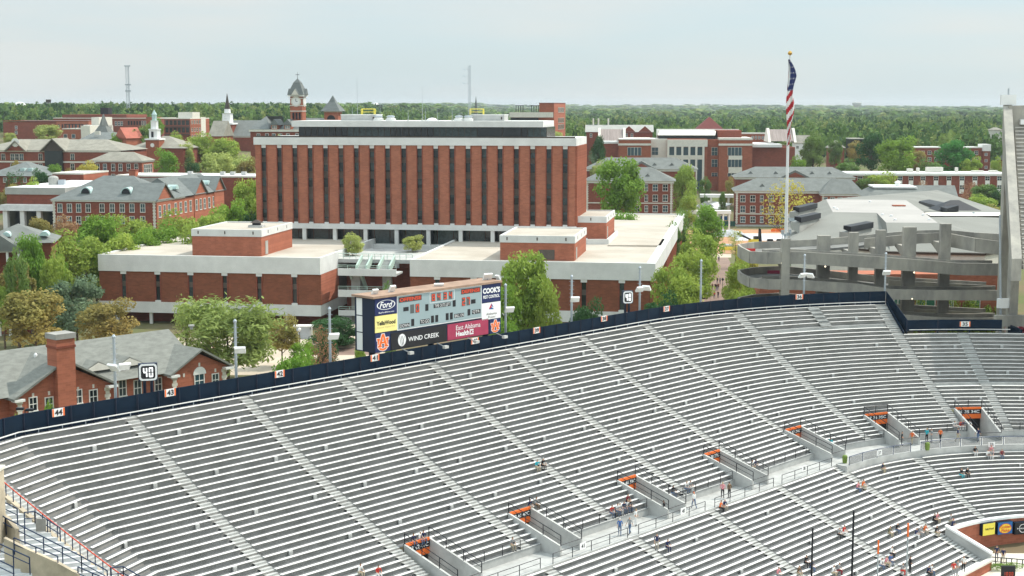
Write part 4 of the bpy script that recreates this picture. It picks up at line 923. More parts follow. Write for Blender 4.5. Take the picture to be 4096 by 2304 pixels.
W = f.F(760, 476)[0]; d = f.S(836, 470, W)[0]; walls(t, 0, W, 0, d, z, 'brick2'); MB().box(W, W + .1, 0, d, -3, z).build('lit_tone_wall', M['brick'], t); MB().box(W + .1, W + .2, d * .55, d * .8, -3, z + 1).build('cream_bay', M['trim'], t); flat(t, 0, W, 0, d, z)  # side wall's light painted by a brighter brick layer
walls(t, W * .45, W, 4, 16, z + 4, 'trim', 'roof_house')
wrow(t, f, rg(668, 750, 6), 482, 500, 11, fr='mull', m=M['glass'], sill=False); wrow(t, f, rg(668, 750, 6), 512, 530, 11, fr='mull', m=M['glass'], sill=False)
for zq in (f.F(700, 482)[1], f.F(700, 512)[1], f.F(700, 540)[1]):
    for k in range(4): y = d * (.06 + k * .13); win(t, y, y + d * .06, zq - 2, zq, side=W + .1, fr='trim')
    MB().box(0, W, -1.2, 0, zq - 4, zq - 3.6).build('balcony', M['mull'], t)
# church
f, z = frame(875, 498, 800); t = mk('white tiered church steeple with a dark needle spire on a brick base', f, 'church_steeple', 'steeple')
W = f.F(928, 498)[0]; h_ = W / 2; MB().box(0, W, 0, W, -3, z).build('brick_base', M['brick2'], t); MB().box(-.5, W + .5, -.5, W + .5, z, z + .8).build('balustrade', M['white'], t)
z2 = f.F(900, 452, h_)[1]; z3 = f.F(900, 436, h_)[1]; z4 = f.F(902, 374, h_)[1]
MB().lathe((h_, h_, z + .8), [(h_ * .85, 0), (h_ * .8, z2 - z - 1.2), (h_ * .9, z2 - z - 1)], 8).build('belfry', M['white'], t); MB().lathe((h_, h_, z2), [(h_ * .5, 0), (h_ * .45, z3 - z2)], 8).build('lantern', M['white'], t)
MB().lathe((h_, h_, z3), [(h_ * .42, 0), (.1, z4 - z3)], 8).build('needle_spire', M['mull'], t); MB().box(h_ - .8, h_ + .8, .3, .5, z + 3, z2 - 3).build('louvre', M['greyroof'], t)
f, z = frame(890, 545, 800); t = mk('church nave with long grey roof right of the steeple', f, 'church'); W = f.F(1030, 545)[0]; walls(t, 0, W, 0, 20, z, 'brick2'); gab(MB(), 0, W, 0, 20, z, 8.5, 'x', .6).build('roof', M['slate2'], t); MB().box(0, W, -.2, 0, z - .6, z).build('eaves', M['wtrim'], t)
f, z = frame(838, 545, 780); t = mk('brown gabled chapel left of the steeple', f); W = f.F(890, 545)[0]; walls(t, 0, W, 0, 16, z, 'brick'); gab(MB(), 0, W, 0, 16, z, 8, 'x', .6).build('roof', M['tanroof'], t)
# B13 hall with clock tower
f, z = frame(1001, 524, 660); t = mk('old red brick hall with dormered grey roof and tall clock tower', f, 'clock_tower_hall')
W = f.F(1420, 524)[0]; walls(t, 0, W, 0, 24, z, 'brick2'); MB().box(-.5, W, -.5, 0, z - .3, z + .7).build('cornice', M['trim'], t)
zr_ = f.F(1200, 472, 12)[1]; hip(MB(), 10, W, 2, 24, z + .7, zr_ - z - .7, .6).build('roof', M['slate'], t)
x0, x1_ = 0, f.F(1073, 515)[0]; b = MB(); m2 = (x0 + x1_) / 2; za = f.F(1045, 465, 3)[1]; b.hexa([(-.6, -.6, z + .7), (x1_ + .6, -.6, z + .7), (x1_ + .6, 22, z + .7), (-.6, 22, z + .7)], [(m2 + .6, 8, za), (m2 + .8, 8, za), (m2 + 7, 12, za), (m2 + 6, 12, za)]); b.build('end_roof', M['slate'], t)
for p in (1098, 1151):
    xa, xb = f.F(p - 14, 516)[0], f.F(p + 14, 516)[0]; zt = f.F(p, 500)[1]; walls(t, xa, xb, -.1, 7, zt, 'brick', 'dormer', z0=z + .7); gab(MB(), xa, xb, -.1, 8, zt, 2.6, 'y', .6).build('dormer_roof', M['slate'], t); m2 = (xa + xb) / 2; win(t, m2 - 1, m2 - .1, z + 1.2, zt - .4, -.1); win(t, m2 + .1, m2 + 1, z + 1.2, zt - .4, -.1)
wrow(t, f, (1034, 1068, 1095, 1122, 1152, 1188), 535, 552, 12); wrow(t, f, (1034, 1068, 1095, 1122, 1152), 563, 580, 12)
# tower
fy = 6; xa, xb = f.F(1161, 440, fy)[0], f.F(1209, 440, fy)[0]; wT = xb - xa; zE = f.F(1180, 386, fy)[1]; zS = f.F(1188, 314, fy + wT / 2)[1]; zV = f.F(1188, 288, fy + wT / 2)[1]
tw = walls(t, xa, xb, fy, fy + wT, zE, 'brick3', 'clock_tower', z0=0)
c = (xa + xb) / 2; cy = fy + wT / 2
for zz in (zE - 1, f.F(1180, 424, fy)[1], f.F(1180, 446, fy)[1]): MB().box(xa - .2, xb + .2, fy - .2, fy + wT + .2, zz, zz + .35).build('stone_band', M['trim'], tw)
MB().box(xa - .8, xb + .8, fy - .8, fy + wT + .8, zE, zE + .7).build('tower_cornice', M['wtrim'], tw)
for cx_, cy_, nx in ((c, fy - .1, 0), (xb + .1, cy, 1)):
    zc = f.F(1181, 406, fy)[1]
    for rr, dd, mm_ in ((2.3, .1, 'trim'), (1.8, .2, 'wtrim'), (1.45, .25, 'white')):
        P = []
        for k in range(20):
            a = 2 * math.pi * k / 20; P.append((cx_ + rr * math.cos(a), cy_ - dd, zc + rr * math.sin(a)) if not nx else (cx_ + dd, cy_ + rr * math.cos(a), zc + rr * math.sin(a)))
        Q = [(q[0] + (.1 if nx else 0), q[1] - (0 if nx else .1), q[2]) for q in P]; MB().hexa(P, Q).build('clock_ring' if mm_ != 'white' else 'clock_face', M[mm_], tw)
    b = MB()
    if not nx: b.box(cx_ - .1, cx_ + .1, cy_ - .4, cy_ - .36, zc, zc + 1.2); b.box(cx_, cx_ + .8, cy_ - .4, cy_ - .36, zc - .1, zc + .1)
    else: b.box(cx_ + .36, cx_ + .4, cy_ - .1, cy_ + .1, zc, zc + 1.2)
    b.build('clock_hands', M['black'], tw)
zl_ = f.F(1180, 447, fy)[1]
for k in range(3): win(tw, xa + wT * (.18 + .26 * k), xa + wT * (.34 + .26 * k), zl_ - 3.4, zl_ - .4, fy, m=M['black'], fr='brick2', mun=False)
MB().hexa([(xa - 1, fy - 1, zE + .7), (xb + 1, fy - 1, zE + .7), (xb + 1, fy + wT + 1, zE + .7), (xa - 1, fy + wT + 1, zE + .7)], [(c - wT * .28, cy - wT * .28, zE + 6), (c + wT * .28, cy - wT * .28, zE + 6), (c + wT * .28, cy + wT * .28, zE + 6), (c - wT * .28, cy + wT * .28, zE + 6)]).build('tower_roof', M['slate'], t)
MB().hexa([(c - wT * .3, cy - wT * .3, zE + 6), (c + wT * .3, cy - wT * .3, zE + 6), (c + wT * .3, cy + wT * .3, zE + 6), (c - wT * .3, cy + wT * .3, zE + 6)], [(c - .1, cy - .1, zS), (c + .1, cy - .1, zS), (c + .1, cy + .1, zS), (c - .1, cy + .1, zS)]).build('tower_spire', M['slate'], t)
for s_, o_ in (('front', (0, -1)), ('right', (1, 0)), ('left', (-1, 0))):
    b = MB(); 
    if o_[0] == 0: gab(b, c - 1.8, c + 1.8, fy - 1.2, cy, zE + .7, 2.8, 'y', .3)
    else: gab(b, c if o_[0] > 0 else xa - 1.2, xb + 1.2 if o_[0] > 0 else c, cy - 1.8, cy + 1.8, zE + .7, 2.8, 'x', .3)
    b.build('gablet', M['slate'], t)
tri(MB(), c - 1.7, c + 1.7, fy - 1.6, fy - 1.4, zE + .7, 2.6, 'y').build('gablet_face', M['trim'], t)
b = MB(); b.tube((c, cy, zS - .3), (c, cy, zV), .12, .05); b.box(c - .9, c + .9, cy - .05, cy + .05, zS + (zV - zS) * .55, zS + (zV - zS) * .62); b.build('weather_vane', M['black'], t)
xa, xb = f.F(1297, 460, fy)[0], f.F(1352, 460, fy)[0]; wT = xb - xa; c = (xa + xb) / 2; cy = fy + wT / 2; zE = f.F(1325, 445, fy)[1]; zS = f.F(1323, 382, cy)[1]
tw = walls(t, xa, xb, fy, fy + wT, zE, 'brick3', 'bell_tower', z0=0)
P = [(c + 1.9 * math.cos(math.pi * k / 10), fy - .05, zE - 3.6 + 1.9 * math.sin(math.pi * k / 10)) for k in range(11)]; MB().hexa(P, [(q[0], q[1] - .05, q[2]) for q in P]).build('arch_opening', M['black'], tw)
MB().box(xa - .2, xb + .2, fy - .3, fy + wT + .2, zE - .4, zE).build('stone_band', M['trim'], tw)
MB().hexa([(xa - 1.4, fy - 1.4, zE), (xb + 1.4, fy - 1.4, zE), (xb + 1.4, fy + wT + 1.4, zE), (xa - 1.4, fy + wT + 1.4, zE)], [(c - wT * .25, cy - wT * .25, zE + 4), (c + wT * .25, cy - wT * .25, zE + 4), (c + wT * .25, cy + wT * .25, zE + 4), (c - wT * .25, cy + wT * .25, zE + 4)]).build('flared_roof', M['slate'], t)
MB().hexa([(c - wT * .25, cy - wT * .25, zE + 4), (c + wT * .25, cy - wT * .25, zE + 4), (c + wT * .25, cy + wT * .25, zE + 4), (c - wT * .25, cy + wT * .25, zE + 4)], [(c - .08, cy - .08, zS), (c + .08, cy - .08, zS), (c + .08, cy + .08, zS), (c - .08, cy + .08, zS)]).build('bell_tower_spire', M['slate'], t)
# B14 brick tower right of the office tower
f, z = frame(2157, 415, 760); t = mk('brown brick building with a tall stair block and dark rooftop frames', f)
W = f.F(2216, 415)[0]; d = f.S(2261, 416, W)[0]; walls(t, 0, W, 0, d, z, 'brick'); MB().box(W, W + .1, 0, d, -3, z).build('lit_tone_wall', M['brick3'], t); flat(t, 0, W, 0, d, z, 'greyroof', 'brick2')  # lit side gets its light from a brighter brick colour
for py in (429, 472, 499): 
    zq = f.F(2216, py)[1]
    for k in range(5): y = d * (.35 + k * .11); win(t, y, y + d * .07, zq - 2.6, zq - .2, side=W + .1, fr='trim', mun=False)
x0 = f.F(2046, 455)[0]; zl_ = f.F(2100, 452)[1]; walls(t, x0, -.02, -3, 20, zl_, 'brick2', 'low_wing_wall'); MB().box(x0 - .5, W, -3.6, -3, zl_ - 2.2, zl_ + .4).build('pale_fascia', M['trim'], t); MB().box(x0, 0, -3.1, -3, zl_ - 6, zl_ - 2.4).build('loggia_shade_strip', M['black'], t)  # black strip below the fascia stands in for shade in the loggia
for p in (2078, 2140): 
    b = MB(); x = f.F(p, 440, 4)[0]
    for dx in (-1.8, -.6, .6, 1.8): b.box(x + dx - .15, x + dx + .15, 4, 4.3, zl_, zl_ + 3.6)
    b.box(x - 2.2, x + 2.2, 3.8, 4.5, zl_ + 3.6, zl_ + 3.9); b.build('rooftop_frame', M['black'], t)
# B15 large academic building
f, z = frame(2404, 575, 720, -4); t = mk('large brick teaching building with tall glazed centre and tan metal end roofs', f)
def X(p, y=0): return f.F(p, 600, y)[0]
def Z(py, y=0): return f.F(2700, py, y)[1]
b0 = -4
MB().box(0, X(2474), 0, 40, b0, Z(575)).build('left_wall', M['brick2'], t); MB().box(-.2, X(2474), -.2, 40, Z(575), Z(566)).build('white_roof', M['roofw'], t)
MB().box(X(2474), X(2603), -5, 30, b0, Z(560, -5)).build('pavilion_wall', M['brick'], t); MB().box(X(2472), X(2606), -5.4, -5, Z(582, -5), Z(574, -5)).build('cornice', M['trim'], t); MB().box(X(2474), X(2603), -5.2, 30, Z(560, -5), Z(556, -5)).build('parapet', M['trim'], t)
MB().box(X(2603), X(2668), 0, 30, b0, Z(556)).build('link_wall', M['trim'], t); MB().box(X(2668), X(2828), -2, 30, b0, Z(556)).build('central_wall', M['brick3'], t)
MB().box(X(2668), X(2828), -3.6, -2, Z(586), Z(558)).build('entablature', M['trim'], t)
MB().box(X(2676), X(2815), -3.0, -2.05, b0, Z(588)).build('curtain_glass', M['glassb'], t)
for p in rg(2672, 2812, 6): MB().box(X(p) - .5, X(p) + .5, -3.8, -3.0, b0, Z(586)).build('column', M['trim'], t)
MB().box(X(2676), X(2812), -3.2, -3.01, Z(637), Z(620)).build('floor_band', M['trim'], t)
MB().box(X(2828), X(2873), 0, 30, b0, Z(558)).build('link_wall', M['brick'], t); MB().box(X(2873), X(3006), -5, 30, b0, Z(560, -5)).build('pavilion_wall', M['brick'], t); MB().box(X(2871), X(3010), -5.4, -5, Z(582, -5), Z(574, -5)).build('cornice', M['trim'], t); MB().box(X(2873), X(3006), -5.2, 30, Z(560, -5), Z(552, -5)).build('parapet', M['trim'], t)
MB().box(X(3006), X(3180), 0, 40, b0, Z(588)).build('right_wall', M['brick2'], t); MB().box(X(3006), X(3126), -2, 38, Z(588), Z(576)).build('white_roof', M['roofw'], t)
wrow(t, f, (2517, 2530, 2544, 2558), 590, 622, 12, y=-5, fr='trim', m=M['glassb'], sill=False, mun=False); wrow(t, f, (2620,), 590, 620, 24, fr='trim', m=M['glassb'], sill=False)
for a, b_ in ((590, 622), (638, 668), (692, 706)): wrow(t, f, (2918, 2932, 2946, 2960), a, b_, 12, y=-5, fr='trim', m=M['glassb'], sill=False, mun=False); wrow(t, f, (2858,), a, b_, 22, fr='trim', m=M['glassb'], sill=False)
for a, b_ in ((622, 638), (668, 692)): MB().box(X(2912), X(2966), -5.3, -5.05, Z(b_, -5), Z(a, -5)).build('spandrel_band', M['trim'], t)
MB().box(X(2632, 6), X(2860, 6), 6, 30, Z(556, 6), Z(542, 6)).build('clerestory', M['glass'], t); MB().hexa([(X(2630, 4), 4, Z(541, 4)), (X(2860, 4), 4, Z(541, 4)), (X(2875, 4), 34, Z(541, 4)), (X(2635, 4), 34, Z(541, 4))], [(X(2640, 4), 14, Z(525, 10)), (X(2868, 4), 14, Z(525, 10)), (X(2875, 4), 34, Z(525, 10)), (X(2640, 4), 34, Z(525, 10))]).build('monitor_roof', M['trim'], t)
MB().box(X(2870, 8), X(2965, 8), 8, 30, Z(556, 8), Z(522, 8)).build('rear_wall', M['brick2'], t); MB().box(X(2630, 8), X(2968, 8), 29, 31, Z(556, 8), Z(519, 8)).build('rear_parapet', M['wtrim'], t)
for a, b_ in ((2397, 2497), (3076, 3178)):
    MB().hexa([(X(a, 14), 12, Z(564, 12)), (X(b_, 14), 12, Z(564, 12)), (X(b_, 14), 34, Z(564, 12)), (X(a, 14), 34, Z(564, 12))], [(X(a, 14), 22, Z(517, 22)), (X(b_, 14), 22, Z(517, 22)), (X(b_, 14), 24, Z(517, 22)), (X(a, 14), 24, Z(517, 22))]).build('standing_seam_roof', mat('taupe_metal_roof', (.27, .22, .2), .6, .25, .5, stretch=(6, .2, .2)), t)
    for c_ in (a, b_): MB().hexa([(X(c_, 14) - .6, 11, Z(568, 12)), (X(c_, 14) + .6, 11, Z(568, 12)), (X(c_, 14) + .6, 35, Z(568, 12)), (X(c_, 14) - .6, 35, Z(568, 12))], [(X(c_, 14) - .6, 21, Z(512, 22)), (X(c_, 14) + .6, 21, Z(512, 22)), (X(c_, 14) + .6, 25, Z(512, 22)), (X(c_, 14) - .6, 25, Z(512, 22))]).build('gable_parapet', M['trim'], t)
f, z = frame(2345, 528, 770, -4); t = mk('old brick house row with grey roof and round gable vents behind the teaching building', f)
W = f.F(2610, 528)[0]; walls(t, 0, W, 0, 15, z, 'brick2'); gab(MB(), 0, W, 0, 15, z, 3.6, 'x', .6).build('roof', M['greyroof'], t); wrow(t, f, (2364, 2506, 2528), 535, 548, 8)
for p in (2516, 2580): x = f.F(p, 528)[0]; tri(MB(), x - 3.5, x + 3.5, -.4, 5, z, 3, 'y').build('gable', M['brick2'], t)
for i, p in enumerate((2372, 2393, 2433)): x = f.F(p, 500)[0]; MB().lathe((x, 8, z + 2), [(.4, 0), (.4, 5)], 8).build('chimney_pipe', M['trim'], t)
f, z = frame(2966, 536, 770, -4); t = mk('low red brick building with a rooftop unit right of the teaching building', f); W = f.F(3075, 536)[0]; walls(t, 0, W, 0, 15, z, 'brick'); flat(t, 0, W, 0, 15, z); wrow(t, f, rg(3010, 3065, 5), 545, 556, 7)
f, z = frame(2790, 516, 800, -4); t = mk('dark red hipped roof peeking over the teaching building', f); W = f.F(2890, 516)[0]; walls(t, 0, W, 0, 18, z, 'brick2'); hip(MB(), 0, W, 0, 18, z, 6.5, .5).build('roof', mat('dark_red_roof', (.16, .04, .035), .8, .1, .5), t)
# B16 dormitories
def dorm(label, l, r, eave, ridge, Y, d, rside, rows=(), rows_px=(), base=None, gable=None, rz=-6, vents=(), sidemat='brick'):
    f, z = frame(l, eave + 5, Y, rz); t = mk(label, f, 'dormitory', 'building'); W = f.F(r, eave + 5)[0]
    walls(t, 0, W, 0, d, z, 'brick2'); MB().box(-.5, W + .5, -.5, d + .5, z, z + .9).build('cornice', M['wtrim'], t); MB().box(W, W + .08, 0, d, -3, z).build('lit_tone_wall', M[sidemat], t)  # lighter brick skin paints the light on the end wall
    h = f.F((l + r) / 2, ridge, d / 2)[1] - z - .9
    hip(MB(), 0, W, 0, d, z + .9, h, 1.2).build('roof', M['slate2'], t)
    for a, b_ in rows: 
        for p in rows_px: wrow(t, f, (p,), a, b_, 18 if p not in (2585, 3047) else 11)
        for y in rg(3, d - 3, 3): zq = f.F(l, a)[1]; win(t, y - .8, y + .8, zq - 2.4, zq, side=W + .08)
    if base: zb = f.F(l, base)[1]; MB().box(-.1, W + .2, -.12, d, -3, zb).build('stone_base', M['concl'], t); zm = f.F(l, rows[1][1] + 8)[1]; MB().box(-.1, W + .2, -.12, 0, zm, zm + .4).build('string_course', M['trim'], t)
    if rows: quoins(t, (.4, W - .5), 1, z); quoins(t, (.8, d - .8), 1, z, side=W + .08)
    if gable:
        x = f.F(gable, eave)[0]; tri(MB(), x - 6.5, x + 6.5, -.9, d / 2, z + .9, h * .75, 'y').build('gable_roof', M['slate2'], t); tri(MB(), x - 4.6, x + 4.6, -1.1, -.85, z + .9, h * .52, 'y').build('gable_face', M['brick2'], t)
    for p in vents: x = f.F(p, eave - 10)[0]; tri(MB(), x - 1.2, x + 1.2, d * .12, d * .35, z + .9 + h * .3, 1.3, 'y').build('roof_vent', M['slate2'], t)
    return f, t, W, z
dorm('far grey roofed dormitory behind the bright tree, with a red gable', 2345, 2782, 679, 630, 640, 17, 0, gable=2566, vents=(2618, 2687))
dorm('near grey roofed dormitory, half hidden by the big bright tree', 2345, 2691, 727, 668, 575, 17, 2724, ((738, 763), (780, 805), (823, 847)), (2548, 2585, 2621, 2661), 853, vents=(2590,))
dorm('far grey roofed dormitory right of the flagpole top, with a red gable', 2944, 3416, 712, 667, 640, 17, 0, gable=3180, vents=(3003, 3104, 3250, 3320))
f, t, W, z = dorm('near grey roofed dormitory behind the bare yellow tree', 2944, 3440, 767, 712, 575, 17, 0, ((782, 807), (824, 849), (866, 890)), (2971, 3011, 3047, 3085, 3130), 898, vents=(3050,))
x0, x1_ = f.F(3288, 767, -6)[0], f.F(3450, 767, -6)[0]; walls(t, x0, x1_, -7, 0, z, 'brick', 'front_wing_wall'); hip(MB(), x0, x1_, -7, 6, z + .3, 5.5, 1, ins=5).build('front_wing_roof', M['slate2'], t); MB().box(x0 - .4, x1_ + .4, -7.4, 0, z - .5, z + .3).build('front_wing_cornice', M['wtrim'], t)
quoins(t, (x0 + .4, x1_ - .4), 1, z - .5, y=-7); wrow(t, f, (3300, 3330, 3360, 3400), 790, 808, 16, y=-7)
# colonnade between the dorms
f, z = frame(2716, 842, 560, -6); t = mk('white flat roofed colonnade linking the two near dormitories', f, 'colonnade', 'colonnade'); W = f.F(2925, 842)[0]
MB().box(0, W, 0, 4, z - 1.2, z).build('roof_slab', M['wtrim'], t)
for p in rg(2722, 2918, 9): x = f.F(p, 842)[0]; MB().box(x - .3, x + .3, .2, .8, -2, z - 1.2).build('column', M['wtrim'], t)
f, z = frame(2800, 778, 600, -6); t = mk('long white pergola on columns behind the colonnade', f, 'colonnade', 'colonnade'); W = f.F(2935, 778)[0]; MB().box(0, W, 0, 5, z - 1.2, z).build('roof_slab', M['wtrim'], t)
for p in (2845, 2880, 2915): x = f.F(p, 780)[0]; MB().box(x - .4, x + .4, .2, 1, -2, z - 1.2).build('column', M['trim'], t)
f, z = frame(2795, 826, 575, -6); t = mk('small pavilion with a blue grey pyramid roof by the colonnade', f, 'pavilion', 'pavilion'); W = f.F(2852, 826)[0]; hip(MB(), 0, W, 0, W, z, 2, .4).build('roof', M['slate2'], t)
for x in (0.3, W - .3): MB().box(x - .2, x + .2, .1, .5, -2, z).build('column', M['wtrim'], t)
f, z = frame(2875, 830, 585, 20); t = mk('sloping white canopy roof beside the pyramid pavilion', f, 'canopy', 'canopy'); MB().hexa([(0, 0, z - 1), (6, 0, z + 1), (6, 20, z + 1), (0, 20, z - 1)], [(0, 0, z - .6), (6, 0, z + 1.4), (6, 20, z + 1.4), (0, 20, z - .6)]).build('roof', M['roofw'], t); [MB().box(x, x + .3, y, y + .3, -2, z - 1).build('post', M['wtrim'], t) for x, y in ((.2, .3), (.2, 19), (3, 10))]
# B17-B19 right
f, z = frame(3382, 702, 660, -2); t = mk('long flat roofed brick building with white window panels and rooftop ducts', f)
W = f.F(4040, 706)[0]; walls(t, 0, W, 0, 20, z, 'brick2'); MB().box(-.4, W + .4, -.6, 20, z, z + .9).build('white_fascia', M['wtrim'], t); MB().box(0, W, 0, 20, z + .9, z + 1.1).build('roof', M['roofw'], t)
for k, p in enumerate((3440, 3600, 3644, 3692, 3744, 3796, 3848, 3900, 3950, 3998)):
    wrow(t, f, (p,), 706, 721, 17, fr='wtrim', sill=False); x0, x1_ = f.F(p - 9, 722)[0], f.F(p + 9, 722)[0]; MB().box(x0, x1_, -.12, 0, f.F(p, 740)[1], f.F(p, 722)[1]).build('white_panel', M['wtrim'], t); wrow(t, f, (p,), 741, 756, 17, fr='wtrim', sill=False); MB().box(x0, x1_, -.12, 0, f.F(p, 774)[1], f.F(p, 757)[1]).build('white_panel', M['wtrim'], t)
for i, (a, b_, h_) in enumerate(((3707, 3772, 2.3), (3632, 3652, 1.6), (3890, 3935, .8), (3960, 3990, .9), (3825, 3832, 2.2), (3670, 3678, 2))): x0, x1_ = f.F(a, 700, 8)[0], f.F(b_, 700, 8)[0]; MB().box(x0, x1_, 8, 11, z + 1.1, z + 1.1 + h_).build('roof_duct', M['trim'], t)
f, z = frame(3648, 592, 780, -2); t = mk('three storey brick building with white topped stair tower, behind dark green tree', f)
W = f.F(3930, 592)[0]; walls(t, 0, W, 0, 18, z, 'brick2'); flat(t, 0, W, 0, 18, z, 'roofw'); wrow(t, f, rg(3691, 3905, 9), 604, 618, 12, m=M['glass']); wrow(t, f, rg(3691, 3905, 9), 630, 644, 12, m=M['glass'])
x0, x1_ = f.F(3930, 580)[0], f.F(3958, 580)[0]; walls(t, x0, x1_, -2, 8, z + 1.5, 'brick2', 'stair_tower'); MB().box(x0 - .2, x1_ + .2, -2.3, 8, z - 1.5, z + 2).build('white_cap', M['wtrim'], t); 
for py in (588, 613, 638, 664): wrow(t, f, (3944,), py, py + 9, 9, y=-2)
f, z = frame(3975, 520, 900, -2); t = mk('cream and brick tower house by the upper deck edge', f); W = f.F(4010, 520)[0]; walls(t, 0, W, 0, 12, z, 'trim'); walls(t, .4, W + .4, -.3, 12, z - 10, 'brick', 'lower_wall'); hip(MB(), 0, W, 0, 12, z, 1.5, .5).build('roof', M['tanroof'], t); wrow(t, f, (3985, 3998), 530, 536, 5)
f, z = frame(3180, 572, 820, -2); t = mk('small white house with grey roof right of the teaching building', f); W = f.F(3240, 572)[0]; walls(t, 0, W, 0, 10, z, 'white'); gab(MB(), 0, W, 0, 10, z, 4.2, 'x', .6).build('roof', M['tanroof'], t); wrow(t, f, (3190, 3215), 584, 594, 9)
f, z = frame(3322, 592, 800, -2); t = mk('small dark house with a grey hipped roof among the trees', f); W = f.F(3378, 592)[0]; walls(t, 0, W, 0, 12, z, 'brick2'); hip(MB(), 0, W, 0, 12, z, 4, .8).build('roof', M['tanroof'], t); wrow(t, f, (3340, 3358), 602, 612, 9)
f, z = frame(3400, 556, 860, -2); t = mk('low flat building with pale roof edge deep in the trees', f); W = f.F(3470, 556)[0]; walls(t, 0, W, 0, 12, z, 'black'); flat(t, 0, W, 0, 12, z, 'trim')
f, z = frame(3990, 640, 760, -40); t = mk('dark brick gabled building half hidden by the upper deck', f); walls(t, 0, 14, 0, 20, z, 'brick2'); gab(MB(), 0, 14, 0, 20, z, 7, 'y', .5).build('roof', M['slate2'], t)
# B21 low slate roofs
f, z = frame(3470, 790, 520, -6); t = mk('low building with white flat roof strip and dark slate skirt', f, 'low_building'); W = f.F(3690, 790)[0]; walls(t, 0, W, 0, 26, z, 'trim'); b = MB(); b.hexa([(-1, -1, z), (W + 6, -1, z), (W + 6, 27, z), (-1, 27, z)], [(4, 6, z + 3), (W - 2, 6, z + 3), (W - 2, 22, z + 3), (4, 22, z + 3)]); b.build('slate_skirt', M['slate2'], t); MB().box(3, W - 1, 5, 22, z + 3, z + 3.5).build('white_roof', M['roofw'], t); MB().lathe((W * .62, 10, z + 3.5), [(.9, 0), (.9, 1.2), (1.2, 1.4), (.3, 2)], 12).build('roof_fan', M['white'], t)
f, z = frame(3640, 795, 545, -6); t = mk('low building with a dark blue grey gabled roof and red gable end', f, 'low_building'); W = f.F(3825, 795)[0]; walls(t, 0, W, 0, 16, z, 'brick2'); gab(MB(), 0, W, 0, 16, z, 4.6, 'x', .8).build('roof', M['slate2'], t)
# far objects
def water_tower():
    p = PY(80, 428, 1500); t = thing('water_tower', 'white domed water tank with red lettering above the trees', 'water tower', (p.x, p.y, p.z - 20))
    MB().lathe((0, 0, 20), [(5.5, -7), (5.5, -7.1), (5.7, 0), (5.5, 2.6), (4.2, 4), (2, 4.8), (.2, 5)], 24).build('tank', M['white'], t)
    MB().lathe((0, 0, 0), [(2, -10), (2, 13)], 12).build('stem', M['white'], t)
    pl = Plane((0, -5.9, 20), (1, 0, 0), (0, 0, 1)); b = MB(); pl.text(b, 'AUBURN', -4, 4, -1.2, 1.2, .1, .03); b.build('lettering', mRed, t)
water_tower()
p = PY(3427, 430, 6500); t = thing('water_tower', 'blue grey water tower on the far right horizon', 'water tower', (p.x, p.y, p.z - 10)); MB().lathe((0, 0, 0), [(9, -30), (9, 13), (19, 22), (21, 30), (18, 33), (3, 34)], 16).build('tank', M['concl'], t)
p = PY(1503, 426, 4000); t = thing('water_tower', 'tiny white tank far behind the tower antennas', 'water tower', (p.x, p.y, p.z - 12)); MB().lathe((0, 0, 0), [(1.5, -30), (1.5, 6), (8, 12), (8.5, 17), (5, 21), (.5, 22)], 16).build('tank', M['white'], t)
t = thing('lattice_mast', 'grey lattice radio tower on the left horizon', 'radio mast', PY(516, 470, 1300)); H_ = PY(516, 262, 1300).z - t.location.z; b = MB()
for dx, dy in ((-1.3, -1), (1.3, -1), (0, 1.3)): b.tube((dx, dy, -15), (dx, dy, H_), .22, n=4)
for k in range(30): b.tube((-1.3, -1, H_ * k / 30), (1.3, -1, H_ * (k + 1) / 30), .12, n=3); b.tube((1.3, -1, H_ * k / 30), (-1.3, -1, H_ * (k + 1) / 30), .12, n=3)
b.build('lattice', M['metal'], t)
for z_ in (.98, .62, .5): MB().box(-2.6, 2.6, -.6, .6, H_ * z_, H_ * z_ + 1).build('antenna_mount', M['metal'], t)
MB().lathe((2, 0, H_ * .06), [(1.3, 0), (1.3, .6)], 12).build('dish', M['white'], t)
t = thing('light_mast', 'stadium style light mast on the left horizon beside the water tank', 'light mast', PY(195, 440, 1400)); H_ = PY(195, 398, 1400).z - t.location.z; MB().tube((0, 0, -20), (0, 0, H_), .35).build('pole', M['mull'], t); MB().box(-2.4, 2.4, -.4, .4, H_ - 3, H_).build('lamp_bank', M['mull'], t)
p = PY(1904, 470, 900); t = thing('church_spire', 'thin grey green spire behind the right box on the tower roof', 'spire', p); MB().lathe((0, 0, 0), [(1.5, -25), (1.3, 1), (.1, 12.5)], 8).build('spire', M['slate'], t)
